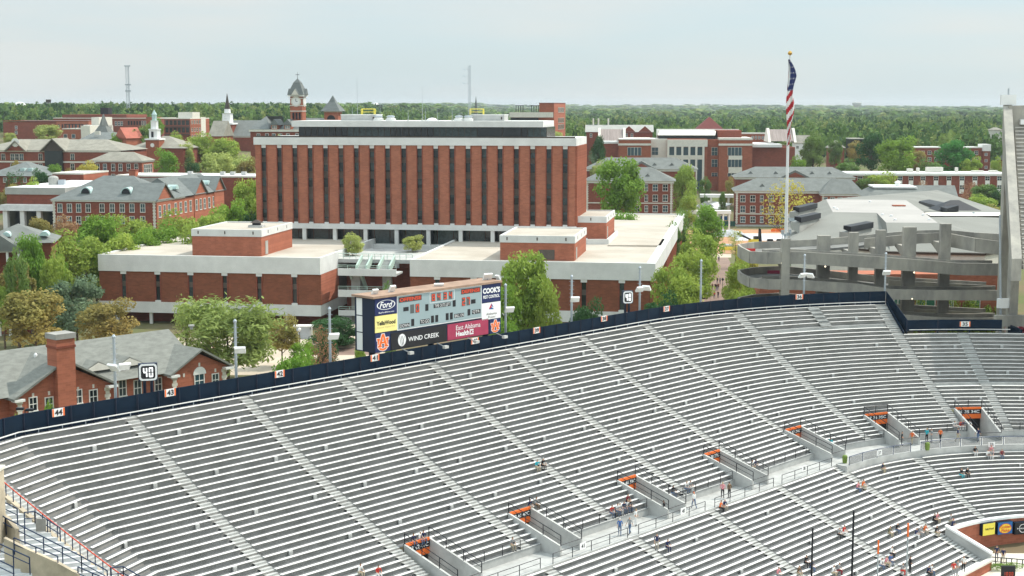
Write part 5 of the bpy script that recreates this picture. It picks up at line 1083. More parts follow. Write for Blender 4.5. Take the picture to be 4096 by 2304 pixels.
# near left house with brick chimney
f = Fr(PY(66, 1590, 186), R(47.2)); z = f.o.z; f.o.z = 0
t = mk('red brick house with grey shingled roof, big chimney and front gables by the fence', f, 'brick_house', 'house')
def hx(px, py): return f.F(px, py)[0]
xa, xb, xc, xd = 0, hx(439, 1526), hx(688, 1500), hx(905, 1470)
za = z; rl = 11
walls(t, -30, xa, 2.0, 15, za, 'brick3', 'left_wing_wall'); walls(t, xa, xb, 0, 17, za, 'brick3'); walls(t, xb, xc, 2.0, 15, za, 'brick3', 'link_wall'); walls(t, xc, xd, 0, 17, za, 'brick3', 'right_wing_wall')
gab(MB(), -30, xd - 4, 1.2, 16.8, za, 4.7, 'x', .5).build('main_roof', M['shing'], t)
def cross(x0, x1, h, nm_):
    m_ = (x0 + x1) / 2; tri(MB(), x0 + .02, x1 - .02, .02, 9, za, h - .5, 'y').build(nm_ + '_gable', M['brick3'], t); b = MB()
    for s_ in (-1, 1):
        e_ = m_ + s_ * ((x1 - x0) / 2 + .8); zz = za - .35; b.hexa([(m_, -.8, za + h), (e_, -.8, zz), (e_, 12, zz), (m_, 12, za + h)], [(m_, -.8, za + h + .3), (e_, -.8, zz + .3), (e_, 12, zz + .3), (m_, 12, za + h + .3)])
    b.build(nm_ + '_roof', M['shing'], t)
    for x in (x0, x1): MB().box(x - .7, x + .7, -.95, .1, za - .5, za - .2).build('eave_return', M['wtrim'], t); quoins(t, (x + (.4 if x == x0 else -.4),), za - 6, za - .5)
cross(xa, xb, 3.9, 'left'); cross(xc, xd, 2.7, 'right')
cx0, cx1 = hx(214, 1500), hx(287, 1490); zc = f.F(250, 1350, .3)[1]
ch = MB().box(cx0, cx1, -1.0, 1.4, za - 2, zc).build('chimney', M['brick3'], t); MB().box(cx0 - .1, cx1 + .1, -1.1, 1.5, zc - 1.2, zc - .9).build('chimney_band', M['brick2'], ch); MB().box(cx0 - .15, cx1 + .15, -1.15, 1.55, zc, zc + .7).build('chimney_cap', M['concd'], ch)
wrow(t, f, (132, 196), 1593, 1640, 30); wrow(t, f, (311, 373), 1563, 1610, 30)
wrow(t, f, (489, 550), 1524, 1580, 28, y=2.0); wrow(t, f, (632,), 1514, 1560, 26, y=2.0); wrow(t, f, (797,), 1500, 1545, 36); wrow(t, f, (861,), 1498, 1540, 24)
x = hx(797, 1490); zz = f.F(797, 1497)[1]; P = [(x + 1.1 * math.cos(math.pi * k / 8), -.05, zz + 1.1 * math.sin(math.pi * k / 8)) for k in range(9)]; MB().hexa(P, [(a, b_ - .08, c_) for a, b_, c_ in P]).build('fanlight', M['wtrim'], t)
for p, py in ((312, 1563), (373, 1552), (132, 1588), (196, 1580), (797, 1465), (861, 1488), (735, 1508)): x, zz = f.F(p, py, 0); MB().box(x - .14, x + .14, -.06, .02, zz, zz + .5).build('keystone', M['trim'], t)
for p, py in ((375, 1464), (500, 1448)):
    b = MB(); y = 3.6; x, zz = f.F(p, py, y); tri(b, x - 2.6, x + 2.6, y - 1.2, y + 3, za + 1.4, 1.3, 'y'); b.build('roof_dormer', M['shing'], t); tri(MB(), x - 2.3, x + 2.3, y - 1.3, y - 1.21, za + 1.45, 1.05, 'y').build('dormer_face', M['trim'], t)
for p, py, yl, s_ in ((142, 1412, 6, 'rusty white flue pipe on the house roof left of the chimney'), (766, 1318, 8.2, 'tapering grey flue on the house roof ridge')):
    q = f.o + f.e * f.F(p, py, yl)[0] + f.n * yl; q.z = za + 2.2 if p < 200 else za + 5; zt = f.F(p, py, yl)[1]; t2 = thing('flue_pipe', s_, 'flue', q)
    MB().lathe((0, 0, 0), [(.45, 0), (.45, (zt - q.z) * .3), (.28, (zt - q.z) * .36)], 12).build('base', M['white'] if p < 200 else M['greyroof'], t2); MB().lathe((0, 0, (zt - q.z) * .36), [(.27, 0), (.22, (zt - q.z) * .55), (.1, (zt - q.z) * .64)], 12).build('pipe', M['white'] if p < 200 else M['greyroof'], t2)
# ================================================================ concrete ramps, arena, upper deck
ramp = thing('parking_ramp', 'weathered concrete spiral walkway ramps on thick pillars behind the stand', 'ramp structure')
def band(pts, h, th=.35, name='parapet', m='ramp', slabw=0, inner=None):
    """parapet along 3D top points, h tall; slab of width slabw behind it"""
    b = MB(); P = [Vector(p) for p in pts]
    for a, c in zip(P, P[1:]):
        d = Vector((c.x - a.x, c.y - a.y, 0)); n = d.cross(UP).normalized() * th / 2; k = Vector((0, 0, h))
        b.hexa([a - n - k, a + n - k, c + n - k, c - n - k], [a - n, a + n, c + n, c - n])
    b.weld().build(name, M[m], ramp)
def deckq(A, B, dz, th=.4):
    b = MB(); k = Vector((0, 0, th)); z = Vector((0, 0, dz))
    for a0, a1, b0, b1 in zip(A, A[1:], B, B[1:]):
        a0, a1, b0, b1 = (Vector(q) - z for q in (a0, a1, b0, b1)); b.hexa([a0 - k, a1 - k, b1 - k, b0 - k], [a0, a1, b1, b0])
    b.weld().build('ramp_deck', M['rampd'], ramp)
YF, YBk = 236, 252
def front(pys): return [PY(px, py, YF + (3.2 if i == 0 else .8 if i == 1 else 0)) for i, (px, py) in enumerate(pys)]
lv = {}
lv['A'] = [(2965, 987), (3001, 1005), (3072, 1008), (3200, 1007), (3316, 1014), (3432, 1021), (3735, 1043), (3826, 1052), (4010, 1054)]
lv['B'] = [(2965, 1092), (3001, 1109), (3072, 1117), (3200, 1119), (3316, 1127), (3432, 1135), (3568, 1157), (3735, 1160), (4010, 1161)]
lv['C'] = [(2965, 1205), (3001, 1222), (3072, 1228), (3316, 1240), (3600, 1257), (3735, 1268), (3826, 1272), (4010, 1271)]
for k, hgt in (('A', 1.95), ('B', 1.65), ('C', 1.5)):
    F_ = front(lv[k]); band(F_, hgt, name='front_parapet')
    # inner edge parapet and deck
    I_ = [Vector((p.x + (5.2 if i < 2 else 0), p.y + (2 if i < 2 else 5.2), p.z)) for i, p in enumerate(F_)]
    deckq(F_, I_, 1.15)
    band([Vector((p.x, p.y, p.z - .05)) for p in I_[1:]], 1.5, name='inner_parapet')
    # round left end to the back run
    a = F_[0]; turn = [a, Vector((a.x + .4, a.y + 5.5, a.z - .1)), Vector((a.x + 3.6, a.y + 10, a.z - .15)), Vector((a.x + 9, YBk, a.z - .2))]
    band(turn, hgt, name='end_parapet')
    ti = [I_[0], Vector((a.x + 5.6, a.y + 4, a.z - .1)), Vector((a.x + 6.6, a.y + 5.5, a.z - .15)), Vector((a.x + 9, YBk - 5, a.z - .2))]
    deckq(turn, ti, 1.15)
    if k == 'A': bk = [Vector((a.x + 9, YBk, a.z - .2)), PY(3300, 955, YBk), PY(3430, 943, YBk), PY(3560, 930, YBk), PY(3650, 922, YBk), PY(3765, 919, YBk)]
    else: bk = [Vector((a.x + 9, YBk, a.z - .2)), Vector((a.x + 26, YBk, a.z - 2.0)), Vector((a.x + 44, YBk, a.z - 3.0))]
    band(bk, hgt, name='back_parapet'); bi = [Vector((p.x, p.y - 5, p.z)) for p in bk]; deckq(bk, bi, 1.15); 
    band([Vector((p.x, p.y, p.z - .05)) for p in bi[2 if k == 'A' else 1:]], 1.7, name='back_inner_parapet')
up_ = [PY(3765, 919, YBk), PY(3800, 934, YBk - 8), PY(3905, 953, YBk - 12), PY(4030, 969, YBk - 14)]
band(up_, 2.2, name='upper_link_parapet'); deckq(up_, [Vector((p.x + 1, p.y + 5, p.z)) for p in up_], 1.3)
band([PY(3800, 920, YBk), PY(3900, 930, YBk - 2), PY(4010, 936, YBk - 6)], 1.8, name='upper_link_parapet')
for px, w_, ty, ydep in ((3144, 82, 956, YF), (3298, 120, 943, YF + 5.4), (3418, 86, 930, YF + 5.4), (3527, 90, 921, YF + 5.4), (3642, 122, 909, YF + 5.4), (3786, 98, 896, YF + 5.4)):
    w_ = w_ / 2.415 * .0405 * (ydep / 240); p = PY(px, ty, ydep)
    MB().box(p.x - w_ / 2, p.x + w_ / 2, ydep - .5 + (.2 if ydep == YF else .45), ydep + 1.1, 0, p.z).build('pillar', M['ramp'], ramp)
    for zz in (p.z - 3.2,): MB().hexa([(p.x - w_ * .4, ydep + 1.1, zz - 2), (p.x + w_ * .4, ydep + 1.1, zz - 2), (p.x + w_ * .4, ydep + 1.2, zz - 2), (p.x - w_ * .4, ydep + 1.2, zz - 2)], [(p.x - w_ * .4, ydep + 1.1, zz), (p.x + w_ * .4, ydep + 1.1, zz), (p.x + w_ * .4, ydep + 8, zz), (p.x - w_ * .4, ydep + 8, zz)]).build('haunch', M['ramp'], ramp)
p = PY(4016, 1000, 232); MB().box(p.x - .6, p.x + .8, 231.3, 232.7, 0, 40).build('tall_pillar', M['ramp'], ramp)
for px, py in ((3127, 1052), (3301, 1066), (3657, 1090), (3648, 1195), (3126, 1158)):
    q = PY(px, py, YF - .1); t = thing('wall_lamp', 'small lit globe lamp under the ramp %s' % {3127: 'at its left turn, upper level', 3301: 'second from the left, upper level', 3657: 'right of the middle, upper level', 3648: 'right of the middle, lower level', 3126: 'at its left turn, lower level'}[px], 'lamp', q)
    MB().lathe((0, 0, 0), [(.04, -.14), (.12, -.07), (.13, .04), (.06, .13)], 10).build('globe', mat('lamp_globe', (1, .85, .6), .4, 0, emis=1.5), t); MB().lathe((0, 0, .2), [(.15, 0), (.15, .15)], 8).build('mount', M['metal'], t)
q = PY(2995, 994, YF + 8); t = thing('banner', 'red cloth banner on the left turn of the top ramp', 'banner', q - Vector((0, 0, .5))); MB().box(-1.1, 1.1, -.03, .03, 0, .5).build('cloth', mRed, t)
q = PY(3107, 1100, YF + 14); t = thing('banner', 'dark red banner on the back wall of the lower ramp', 'banner', q - Vector((0, 0, 1.2))); MB().box(-1.6, 1.6, -.04, .04, 0, 2).build('cloth', mMar, t)
b = MB(); p0, p1 = PY(3400, 1120, 262), PY(4010, 1120, 262)
t = thing('brick_building', 'orange brick facade with green glass seen between the ramps', 'building', (p0.x, 262, 0)); W = p1.x - p0.x
MB().box(-16, W, 0, 6, 0, 16.8).build('wall', M['brick3'], t)
gm = mat('green_glass', (.04, .16, .10), .15, .2, .3, spec=.6)
for a, c in ((3578, 3612), (3670, 3745), (3802, 3818), (3885, 3925)):
    xa, xb = PY(a, 1100, 261.8).x - p0.x, PY(c, 1100, 261.8).x - p0.x; w_ = MB().box(xa, xb, -.15, 0, 10.5, 15.2).build('window', gm, t)
    b = MB(); b.box(xa - .1, xb + .1, -.25, -.151, 13.6, 13.75); [b.box(x, x + .12, -.25, -.151, 10.5, 15.2) for x in rg(xa, xb - .1, 3)]; b.build('frame', M['wtrim'], w_)
# arena with low grey roof
arena = thing('arena_building', 'wide building with low grey hipped roof and pale flat top behind the ramps', 'building')
ze = 19.4
tops = [PZ(*q, 23) for q in ((3304, 797), (3623, 800), (3694, 847), (3720, 868), (3751, 891), (3544, 890), (3507, 851), (3331, 848))]
eav = [PZ(3140, 862, ze), PZ(3750, 760, ze), PZ(4060, 860, ze), PZ(4060, 990, ze), PZ(3940, 1011, ze), PZ(3560, 1004, ze), PZ(3380, 985, ze), PZ(3162, 958, ze)]
b = MB(); b.quad(*reversed(tops)) ; b.quad(*[q + Vector((0, 0, -.02)) for q in tops]); b.build('flat_top', mat('bleached_membrane', (.38, .36, .34), .9, .07, .08), arena)
b = MB(); n8 = [(7, 0), (0, 0), (0, 1), (1, 2), (2, 3), (3, 4), (4, 5), (5, 6), (6, 7)]
T_ = tops; E_ = eav
def fan(*q): b.quad(*q)
fan(E_[7], E_[6], T_[7]); fan(E_[6], E_[5], T_[6], T_[7]); fan(E_[5], T_[5], T_[6]); fan(E_[5], E_[4], T_[4], T_[5]); fan(E_[4], E_[3], T_[4]); fan(E_[3], PZ(4060, 866, 22.2), T_[3], T_[4]); 
fan(E_[7], T_[7], T_[0], E_[0]); fan(E_[0], T_[0], T_[1], E_[1]); fan(E_[1], T_[1], T_[2], E_[2])
b.build('sloping_roof', mat('arena_roof', (.21, .21, .19), .9, .1, .06), arena)
b = MB(); q = [PZ(3694, 852, 22.6), PZ(4060, 852, 22.6), PZ(4060, 866, 22.4), PZ(3722, 866, 22.9)]; b.quad(*[x + Vector((0, 0, .15)) for x in reversed(q)]); b.build('ridge_strip', M['trim'], arena)
b = MB(); ez = [Vector((p.x, p.y, 0)) for p in eav]
for a, c in zip(eav, eav[1:] + eav[:1]): b.quad((a.x, a.y, 0), (c.x, c.y, 0), (c.x, c.y, ze - .02), (a.x, a.y, ze - .02))
b.build('wall', M['trim'], arena)
b = MB()
for a, c in zip(eav[3:7], eav[4:8]): P, Q = slab(a, c, .5, ze - .5, ze - .1, ze - .5, ze - .1); b.hexa(P, Q)
b.build('eaves', M['mull'], arena)
for nm3, a, c, bot, lab in (('1', (3192, 828), (3265, 808), (3200, 868), ''), ('2', (3199, 869), (3278, 849), (3200, 905), ''), ('3', (3397, 908), (3488, 887), (3408, 936), '')):
    P = PZ(a[0], a[1] + 22, 22.2); Q = PZ(c[0], c[1] + 24, 22.2)
    u = (Q - P); L_ = u.length; u.normalize(); n_ = Vector((u.y, -u.x, 0))
    bb = MB(); bb.hexa([P - UP * 2.4, Q - UP * .8, Q - n_ * 2 - UP * .8, P - n_ * 2 - UP * 1.2], [P, Q, Q - n_ * 2 + UP * .1, P - n_ * 2 + UP * .1]); bb.build('dormer_front', M['greyroof'], arena)
    bb = MB(); s0 = P + UP * .0; bb.hexa([P + n_ * .3, Q + n_ * .3, Q - n_ * 1.2 + UP * .6, P - n_ * 1.2 + UP * .6], [P + n_ * .3 + UP * 1.15, Q + n_ * .3 + UP * 1.15, Q - n_ * 1.2 + UP * 1.3, P - n_ * 1.2 + UP * 1.3]); bb.build('dark_skylight', M['black'], arena)
P, Q = PZ(3795, 900, 21.5), PZ(3880, 922, 20.5); bb = MB(); bb.hexa([P, Q, Q + Vector((0, 3, 0)), P + Vector((0, 3, 0))], [P + UP * .3, Q + UP * 1.0, Q + Vector((0, 3, 1.0)), P + Vector((0, 3, .3))]); bb.build('dark_skylight', M['black'], arena)
P, Q = PZ(3675, 812, 22.4), PZ(3790, 852, 22.4); bb = MB(); bb.hexa([P, Q, Q + Vector((4, 5, 0)), P + Vector((4, 5, 0))], [P + UP * .5, Q + UP * 1.0, Q + Vector((4, 5, 1.4)), P + Vector((4, 5, .6))]); bb.build('dark_skylight', M['black'], arena)
q = PZ(3758, 842, 22.5); bb = MB(); hip(bb, 0, 9, 0, 7, 0, 2.2, .6); o_ = bb.build('small_dark_roof', M['black'], arena); o_.location = q
for px, py in ((3180, 853), (3176, 878), (3186, 906)):
    q = PZ(px, py, 21); MB().hexa([q + Vector((-1.2, -1.2, -.6)), q + Vector((1.6, -.6, -.5)), q + Vector((1.6, 1.4, .1)), q + Vector((-1.2, .8, .0))], [q + Vector((-1.2, -1.2, -.3)), q + Vector((1.6, -.6, -.2)), q + Vector((1.6, 1.4, .35)), q + Vector((-1.2, .8, .3))]).build('roof_window', M['glass2'], arena)
b = MB(); b.path([PZ(3893, 852, 23), PZ(3912, 868, 22), PZ(3926, 930, 19.6)], .28, 6); b.build('roof_pipe', M['metal'], arena)
q = PZ(3595, 824, 23.05); MB().box(q.x - 1.4, q.x + 1.4, q.y - 1, q.y + 1, 23.02, 23.3).build('roof_hatch', M['brick3'], arena)
for px, py in ((3337, 833), (3348, 839), (3480, 808), (3530, 860), (3565, 866), (3580, 881), (3693, 862), (3717, 880)):
    q = PZ(px, py, 23.02); MB().lathe(q, [(.35, 0), (.3, .35), (.1, .4)], 8).build('roof_vent', M['white'], arena)
# ---- upper deck at the right edge
deck = thing('upper_deck', 'steep upper deck of white benches at the right edge on a raking concrete frame', 'grandstand')
Y0, Y1 = 204, 241; A0 = PY(4046, 1072, Y0); A1 = PY(3988, 427, Y1)
n = 33; XR_ = 112
bsf = MB()
b = MB()
for k in range(n):
    s0, s1 = k / n, (k + 1) / n; y0, y1 = lerp(Y0, Y1 - 4, s0), lerp(Y0, Y1 - 4, s1); z0, z1 = lerp(A0.z + .4, A1.z - 3.1, s0), lerp(A0.z + .4, A1.z - 3.1, s1); x0 = lerp(A0.x, A1.x, s0) + 1.6
    b.box(x0, XR_, y0, y1 + .3, z0 - .6, z0)
    MB().box(x0 + .1, XR_, y0 + .05, y0 + .3, z0 + .38, z0 + .46).build('bench', M['bench'], deck)
b.build('terrace', M['ramp'], deck)
MB().box(A1.x + .6, XR_, Y1 - 4, Y1 - 3.6, A1.z - 4, A1.z + .2).build('back_wall', M['ramp'], deck)
MB().box(A1.x + 7, XR_, Y1 - 3.6, Y1 - 3, A1.z - 1, A1.z + .6).build('back_wall_top', M['ramp'], deck)
b = MB()
for k in (0, ):
    a0, a1 = Vector((A0.x, Y0, A0.z)), Vector((A1.x, Y1 - 3, A1.z)); b.hexa([a0 + Vector((0, 0, -1.8)), a0 + Vector((1.4, 0, -1.8)), a1 + Vector((1.4, 0, -5)), a1 + Vector((0, 0, -5))], [a0 + Vector((0, 0, 1.3)), a0 + Vector((1.4, 0, 1.3)), a1 + Vector((1.4, 0, .3)), a1 + Vector((0, 0, .3))])
b.build('raking_frame', M['ramp'], deck)
for z_, h_ in ((A0.z - 9.7, 1.6), (A0.z - 18, 1.6)): MB().box(A0.x + 1.4, XR_, Y0 + 10, Y0 + 11, z_, z_ + h_).build('floor_beam', M['ramp'], deck)
MB().box(81, XR_, Y0 + 26, Y0 + 27, 2, A0.z + 3).build('concourse_shade_box', M['black'], deck)  # black box stands in for the shade beneath the deck
for x in (A0.x + 1.6, A0.x + 16): MB().box(x + 2.2, x + 3.4, Y0 + 11.2, Y0 + 12.8, 0, A0.z + 5).build('column', M['ramp'], deck)
p = PY(4009, 1290, 216); q = PY(4000, 860, 216)
t = thing('utility_pole', 'tall grey pole with white antenna boxes beside the deck column', 'pole', (p.x, 216, 0)); MB().tube((0, 0, 10), (q.x - p.x, 0, q.z), .2, .16, 8).build('pole', M['metal'], t); MB().box(-.9, .9, -.5, .1, PY(4009, 1215, 216).z - .6, PY(4009, 1215, 216).z + .8).build('antenna_box', M['white'], t)
q = PY(4030, 470, 238); t = thing('antenna_pole', 'thin pole with a square white panel on top of the upper deck', 'antenna', q); MB().tube((0, 0, -2), (0, 0, 4.6), .14, n=6).build('pole', M['metal'], t); MB().box(-1.2, 1.2, -.3, .3, 2.0, 3.6).build('panel', M['white'], t)
for x_, z_ in ((1.6, -.6), (4.2, .4)): MB().box(x_, x_ + 1.3, -1.6, -1, z_ - .5, z_ + .3).build('junction_box', M['white'], t)
# red seats
rs = thing('seating_section', 'small block of crimson bucket seats at the right edge under the deck', 'seating section')
for r_ in range(6):
    for k in range(8):
        q = PY(4043 + k * 21.5, 1386 - r_ * 17.5, 213 + r_ * .9)
        b = MB(); b.box(q.x - .27, q.x + .27, q.y - .2, q.y + .25, q.z - .1, q.z + .02); b.hexa([(q.x - .27, q.y + .2, q.z), (q.x + .27, q.y + .2, q.z), (q.x + .27, q.y + .3, q.z), (q.x - .27, q.y + .3, q.z)], [(q.x - .24, q.y + .34, q.z + .5), (q.x + .24, q.y + .34, q.z + .5), (q.x + .24, q.y + .42, q.z + .48), (q.x - .24, q.y + .42, q.z + .48)])
        b.build('seat', M['seat'], rs)
b = MB()
for r_ in range(6):
    q = PY(4043, 1386 - r_ * 17.5, 213 + r_ * .9); b.box(q.x - .6, XR_, q.y - .45, q.y + .7, q.z - 1.2, q.z - .38)
b.build('risers', M['seat'], rs)
q0, q1 = PY(4034, 1398, 212), PY(4034, 1455, 208.5); MB().box(q0.x, XR_, 211.5, 212, q1.z - .2, q0.z + .1).build('front_wall', M['navy'], rs)
q0 = PY(4030, 1300, 215.5); MB().box(q0.x - .1, q0.x + .15, 209.5, 215, q1.z, q0.z + .2).build('side_wall', M['navy'], rs)
# ---- flagpole
YP = 262; b0 = PY(3143, 960, YP); bt = PY(3143.5, 222, YP)
fp = thing('flagpole', 'very tall white flagpole beside the ramps', 'flagpole', (b0.x, YP, 0)); MB().tube((0, 0, 0), (0, 0, bt.z), .42, .16, 10).build('pole', M['white'], fp); MB().lathe((0, 0, bt.z), [(.05, 0), (.35, .2), (.4, .45), (.2, .75), (.03, .8)], 12).build('finial', mat('gold_ball', (.6, .35, .08), .3, 0, metal=.6), fp)
fl = thing('flag', 'large limp american flag hanging down the white pole', 'flag', (b0.x, YP, 0))
zt, zb2 = PY(3143, 238, YP).z, PY(3143, 585, YP).z; NU, NV = 26, 60
V = []; 
for j in range(NV + 1):
    v = j / NV
    wd = .15 + 1.15 * min(1, v * 5) * (1 - .55 * max(0, v - .55) / .45) + .25 * math.sin(v * 13)
    for i in range(NU + 1):
        u = i / NU; fold = math.sin(u * 12 + v * 5) * .22 * min(1, v * 4) 
        V.append((-.35 + wd * u * .95 + .12 * math.sin(v * 9), -.5 + fold + .5 * math.sin(u * 5 + v * 3), zt - (zt - zb2) * v * (1 - .05 * u) - .8 * u * 0))
def fcol(i, j):
    u, v = (i + .5) / NU, (j + .5) / NV
    if v < .36 and u > .02: 
        return 3 if (j % 4 == 1 and i % 5 == 2) else 2
    return 0 if (int((v * 14 + u * 1.6)) % 2 == 0) else 1
me = D.meshes.new('cloth'); F_ = [(j * (NU + 1) + i, j * (NU + 1) + i + 1, (j + 1) * (NU + 1) + i + 1, (j + 1) * (NU + 1) + i) for j in range(NV) for i in range(NU)]
me.from_pydata(V, [], F_); mfr = mat('flag_red', (.42, .02, .03), .8, 0, transl=.3); mfw = mat('flag_white', (.75, .75, .75), .8, 0, transl=.3); mfb = mat('flag_blue', (.02, .03, .12), .8, 0, transl=.2)
for x in (mfr, mfw, mfb, mfw): me.materials.append(x)
for k, p_ in enumerate(me.polygons): p_.material_index = fcol(k % NU, k // NU); p_.use_smooth = True
o_ = D.objects.new('cloth', me); COL.objects.link(o_); o_.parent = fl
t = thing('antenna_cluster', 'cluster of grey antennas on the leftmost ramp pillar', 'antenna', PY(3144, 955, YF + .3))
for dx, h_ in ((-.6, 1.4), (-.2, .8), (.3, 1.0), (.6, 1.5)): MB().tube((dx, 0, 0), (dx, 0, h_), .06).build('rod', M['metal'], t); MB().box(dx - .2, dx + .2, -.2, .1, h_ * .5, h_).build('antenna_panel', M['metal'], t)
# ---- scoreboard
TS = -117.6
u = Vector((math.sin(TH), math.cos(TH), 0)); pt0 = Vector((*XY(90, TS), 0)); pl = Plane(pt0, u, (0, 0, 1))
a0, z1 = pl.hit(1498, 1194); a1, z0b = pl.hit(2003, 1331); _, z1b = pl.hit(2002, 1131); _, z0 = pl.hit(1500, 1412)
sbd = thing('scoreboard', 'large stadium scoreboard with adverts and red digits above the fence', 'scoreboard', pl.P(a0, z0)); pl.o -= Vector(sbd.location)
zt_, zb_s = (z1 + z1b) / 2, (z0 + z0b) / 2
mFace = mat('scoreboard_grey', (.30, .38, .40), .7, .03, .5); mDig = mat('digit_red', (.62, .07, .03), .5, 0, emis=.08); mHous = mat('scoreboard_navy', (.012, .022, .05), .5, .1, .4)
b = MB(); pl.rect(b, a0, a1, zb_s, zt_, -3.2, -.05); b.build('housing', mHous, sbd)
b = MB(); pl.rect(b, a0 - .3, a1 + .1, zt_, zt_ + .25, -3.4, .15); b.build('top_cover', mat('rusty_cover', (.33, .22, .16), .9, .2, .6), sbd)
for k, (c0, c1) in enumerate(((.02, .33), (.35, .64), (.66, .98))):
    b = MB(); b.hexa([pl.P(a0 - .03, lerp(zt_, zb_s, c1), d) for d in (-2.9, -2.0)] + [pl.P(a0 + .02, lerp(zt_, zb_s, c1), d) for d in (-2.0, -2.9)], [pl.P(a0 - .03, lerp(zt_, zb_s, c0), d) for d in (-2.9, -2.0)] + [pl.P(a0 + .02, lerp(zt_, zb_s, c0), d) for d in (-2.0, -2.9)]); b.build('side_panel', M['white'], sbd)
K = lambda x, y: (1300 + x / 3.22, 1050 + y / 3.22)
def area(x0, y0, x1, y1):   # centre-matched zoom coords -> board a/z box
    A, _ = pl.hit(*K(x0, (y0 + y1) / 2)); B, _ = pl.hit(*K(x1, (y0 + y1) / 2)); _, t_ = pl.hit(*K((x0 + x1) / 2, y0)); _, b_ = pl.hit(*K((x0 + x1) / 2, y1)); return A, B, b_, t_
def panel(A, m, name, d0=-.04, d1=.02): b = MB(); pl.rect(b, A[0], A[1], A[2], A[3], d0, d1); return b.build(name, m, sbd)
def txb(s_, A, f_, m, d=.04, bold=.012, shear=0., par=None): return txt(pl, s_, A[0], A[1], A[2], A[3], f_, m, par or sbd, d, bold, shear)
_, zsplit = pl.hit(*K(1430, 850))
g0 = area(932, 350, 2015, 860); g0 = (g0[0], g0[1], pl.hit(*K(932, 872))[1], pl.hit(*K(932, 432))[1])
zm0, zm1 = (pl.hit(*K(932, 875))[1] + pl.hit(*K(2015, 705))[1]) / 2, (pl.hit(*K(932, 435))[1] + pl.hit(*K(2015, 293))[1]) / 2
panel((g0[0] - .05, g0[1] + .05, zm0 - .05, zm1 + .05), mWh, 'white_border', -.04, .0); panel((g0[0] + .06, g0[1] - .06, zm0 + .06, zm1 - .06), mFace, 'score_panel', .005, .03)
def LP(xf, x1f, yf0, yf1): return (lerp(g0[0], g0[1], xf), lerp(g0[0], g0[1], x1f), lerp(zm0, zm1, yf0), lerp(zm0, zm1, yf1))
for A, s_ in ((LP(.015, .275, .80, .955), 'OFFENSE'), (LP(.745, .985, .80, .955), 'DEFENSE')):
    q = panel(A, mat('dark_led', (.07, .05, .05), .6, 0), 'led_strip', .031, .045); txb(s_, A, (.03, .97, .15, .85), mDig, .06, .03, par=q)
A = LP(.37, .665, .66, .985); panel(A, mWh, 'clock_border', .031, .04); panel((A[0] + .06, A[1] - .06, A[2] + .06, A[3] - .06), mFace, 'clock_panel', .041, .05)
mLed = mat('led_field', (.10, .11, .11), .6, 0)
for xf, ch in ((.41, '8'), (.475, '4'), (.55, '3'), (.615, '4')):
    A = LP(xf - .022, xf + .022, .71, .94); q = panel(A, mLed, 'digit_field', .051, .06); b = MB(); seven(pl, b, ch, A[0] + .04, A[1] - .04, A[2] + .05, A[3] - .05, .07, .13); b.build('digit', mDig, q)
for xf, ch, y0_ in ((.165, '', .44), (.225, '0', .44), (.775, '2', .44), (.832, '7', .44)):
    A = LP(xf - .022, xf + .022, y0_, y0_ + .26); q = panel(A, mLed, 'digit_field', .031, .045)
    if ch: b = MB(); seven(pl, b, ch, A[0] + .04, A[1] - .04, A[2] + .05, A[3] - .05, .055, .14); b.build('digit', mDig, q)
for xf, w_, y0_, h_ in ((.095, .03, .53, .12), (.335, .018, .45, .2), (.66, .018, .46, .2), (.895, .028, .47, .13), (.17, .017, .06, .21), (.40, .017, .07, .21), (.45, .017, .07, .21), (.575, .017, .08, .21), (.625, .017, .08, .21), (.84, .017, .12, .2)):
    panel(LP(xf - w_, xf + w_, y0_, y0_ + h_), mBlk, 'dark_display', .031, .045)
for xf0, xf1, y0_, y1_, s_ in ((.02, .135, .05, .17, 'DOWN'), (.255, .365, .08, .21, 'TO GO'), (.66, .78, .11, .23, 'BALL ON'), (.88, .985, .14, .27, 'QTR.'), (.415, .615, .5, .62, 'TIME OUTS LEFT')):
    A = LP(xf0, xf1, y0_, y1_); q = panel(A, mBlk, 'caption_strip', .031, .045); txb(s_, A, (.05, .95, .12, .88), mWh, .06, .0, par=q)
LW = (a0 + .04, g0[0] - .08)
def V_(f0, f1): return (LW[0], LW[1], lerp(zb_s, zt_, f0), lerp(zb_s, zt_, f1))
A = V_(.685, .985); panel(A, mNavS, 'advert_navy'); b = MB(); ca, cz = (A[0] + A[1]) / 2, lerp(A[2], A[3], .6); ellipse(pl, b, ca, cz, (A[1] - A[0]) * .42, (A[3] - A[2]) * .3, .03, hole=.9); b.build('oval_outline', mWh, sbd)
txb('Ford', A, (.2, .8, .42, .8), mWh, .04, .02, .35); txb('BuyFordNow.com', A, (.16, .86, .08, .2), mWh, .04, .01)
A = V_(.37, .675); panel(A, mPY, 'advert_yellow'); txb('YellaWood', A, (.06, .92, .42, .68), mBlk, .04, .03)
txb('Pressure Treated Pine', A, (.08, .9, .24, .34), mat('tan_ink', (.5, .42, .2), .7, 0), .04, .0)
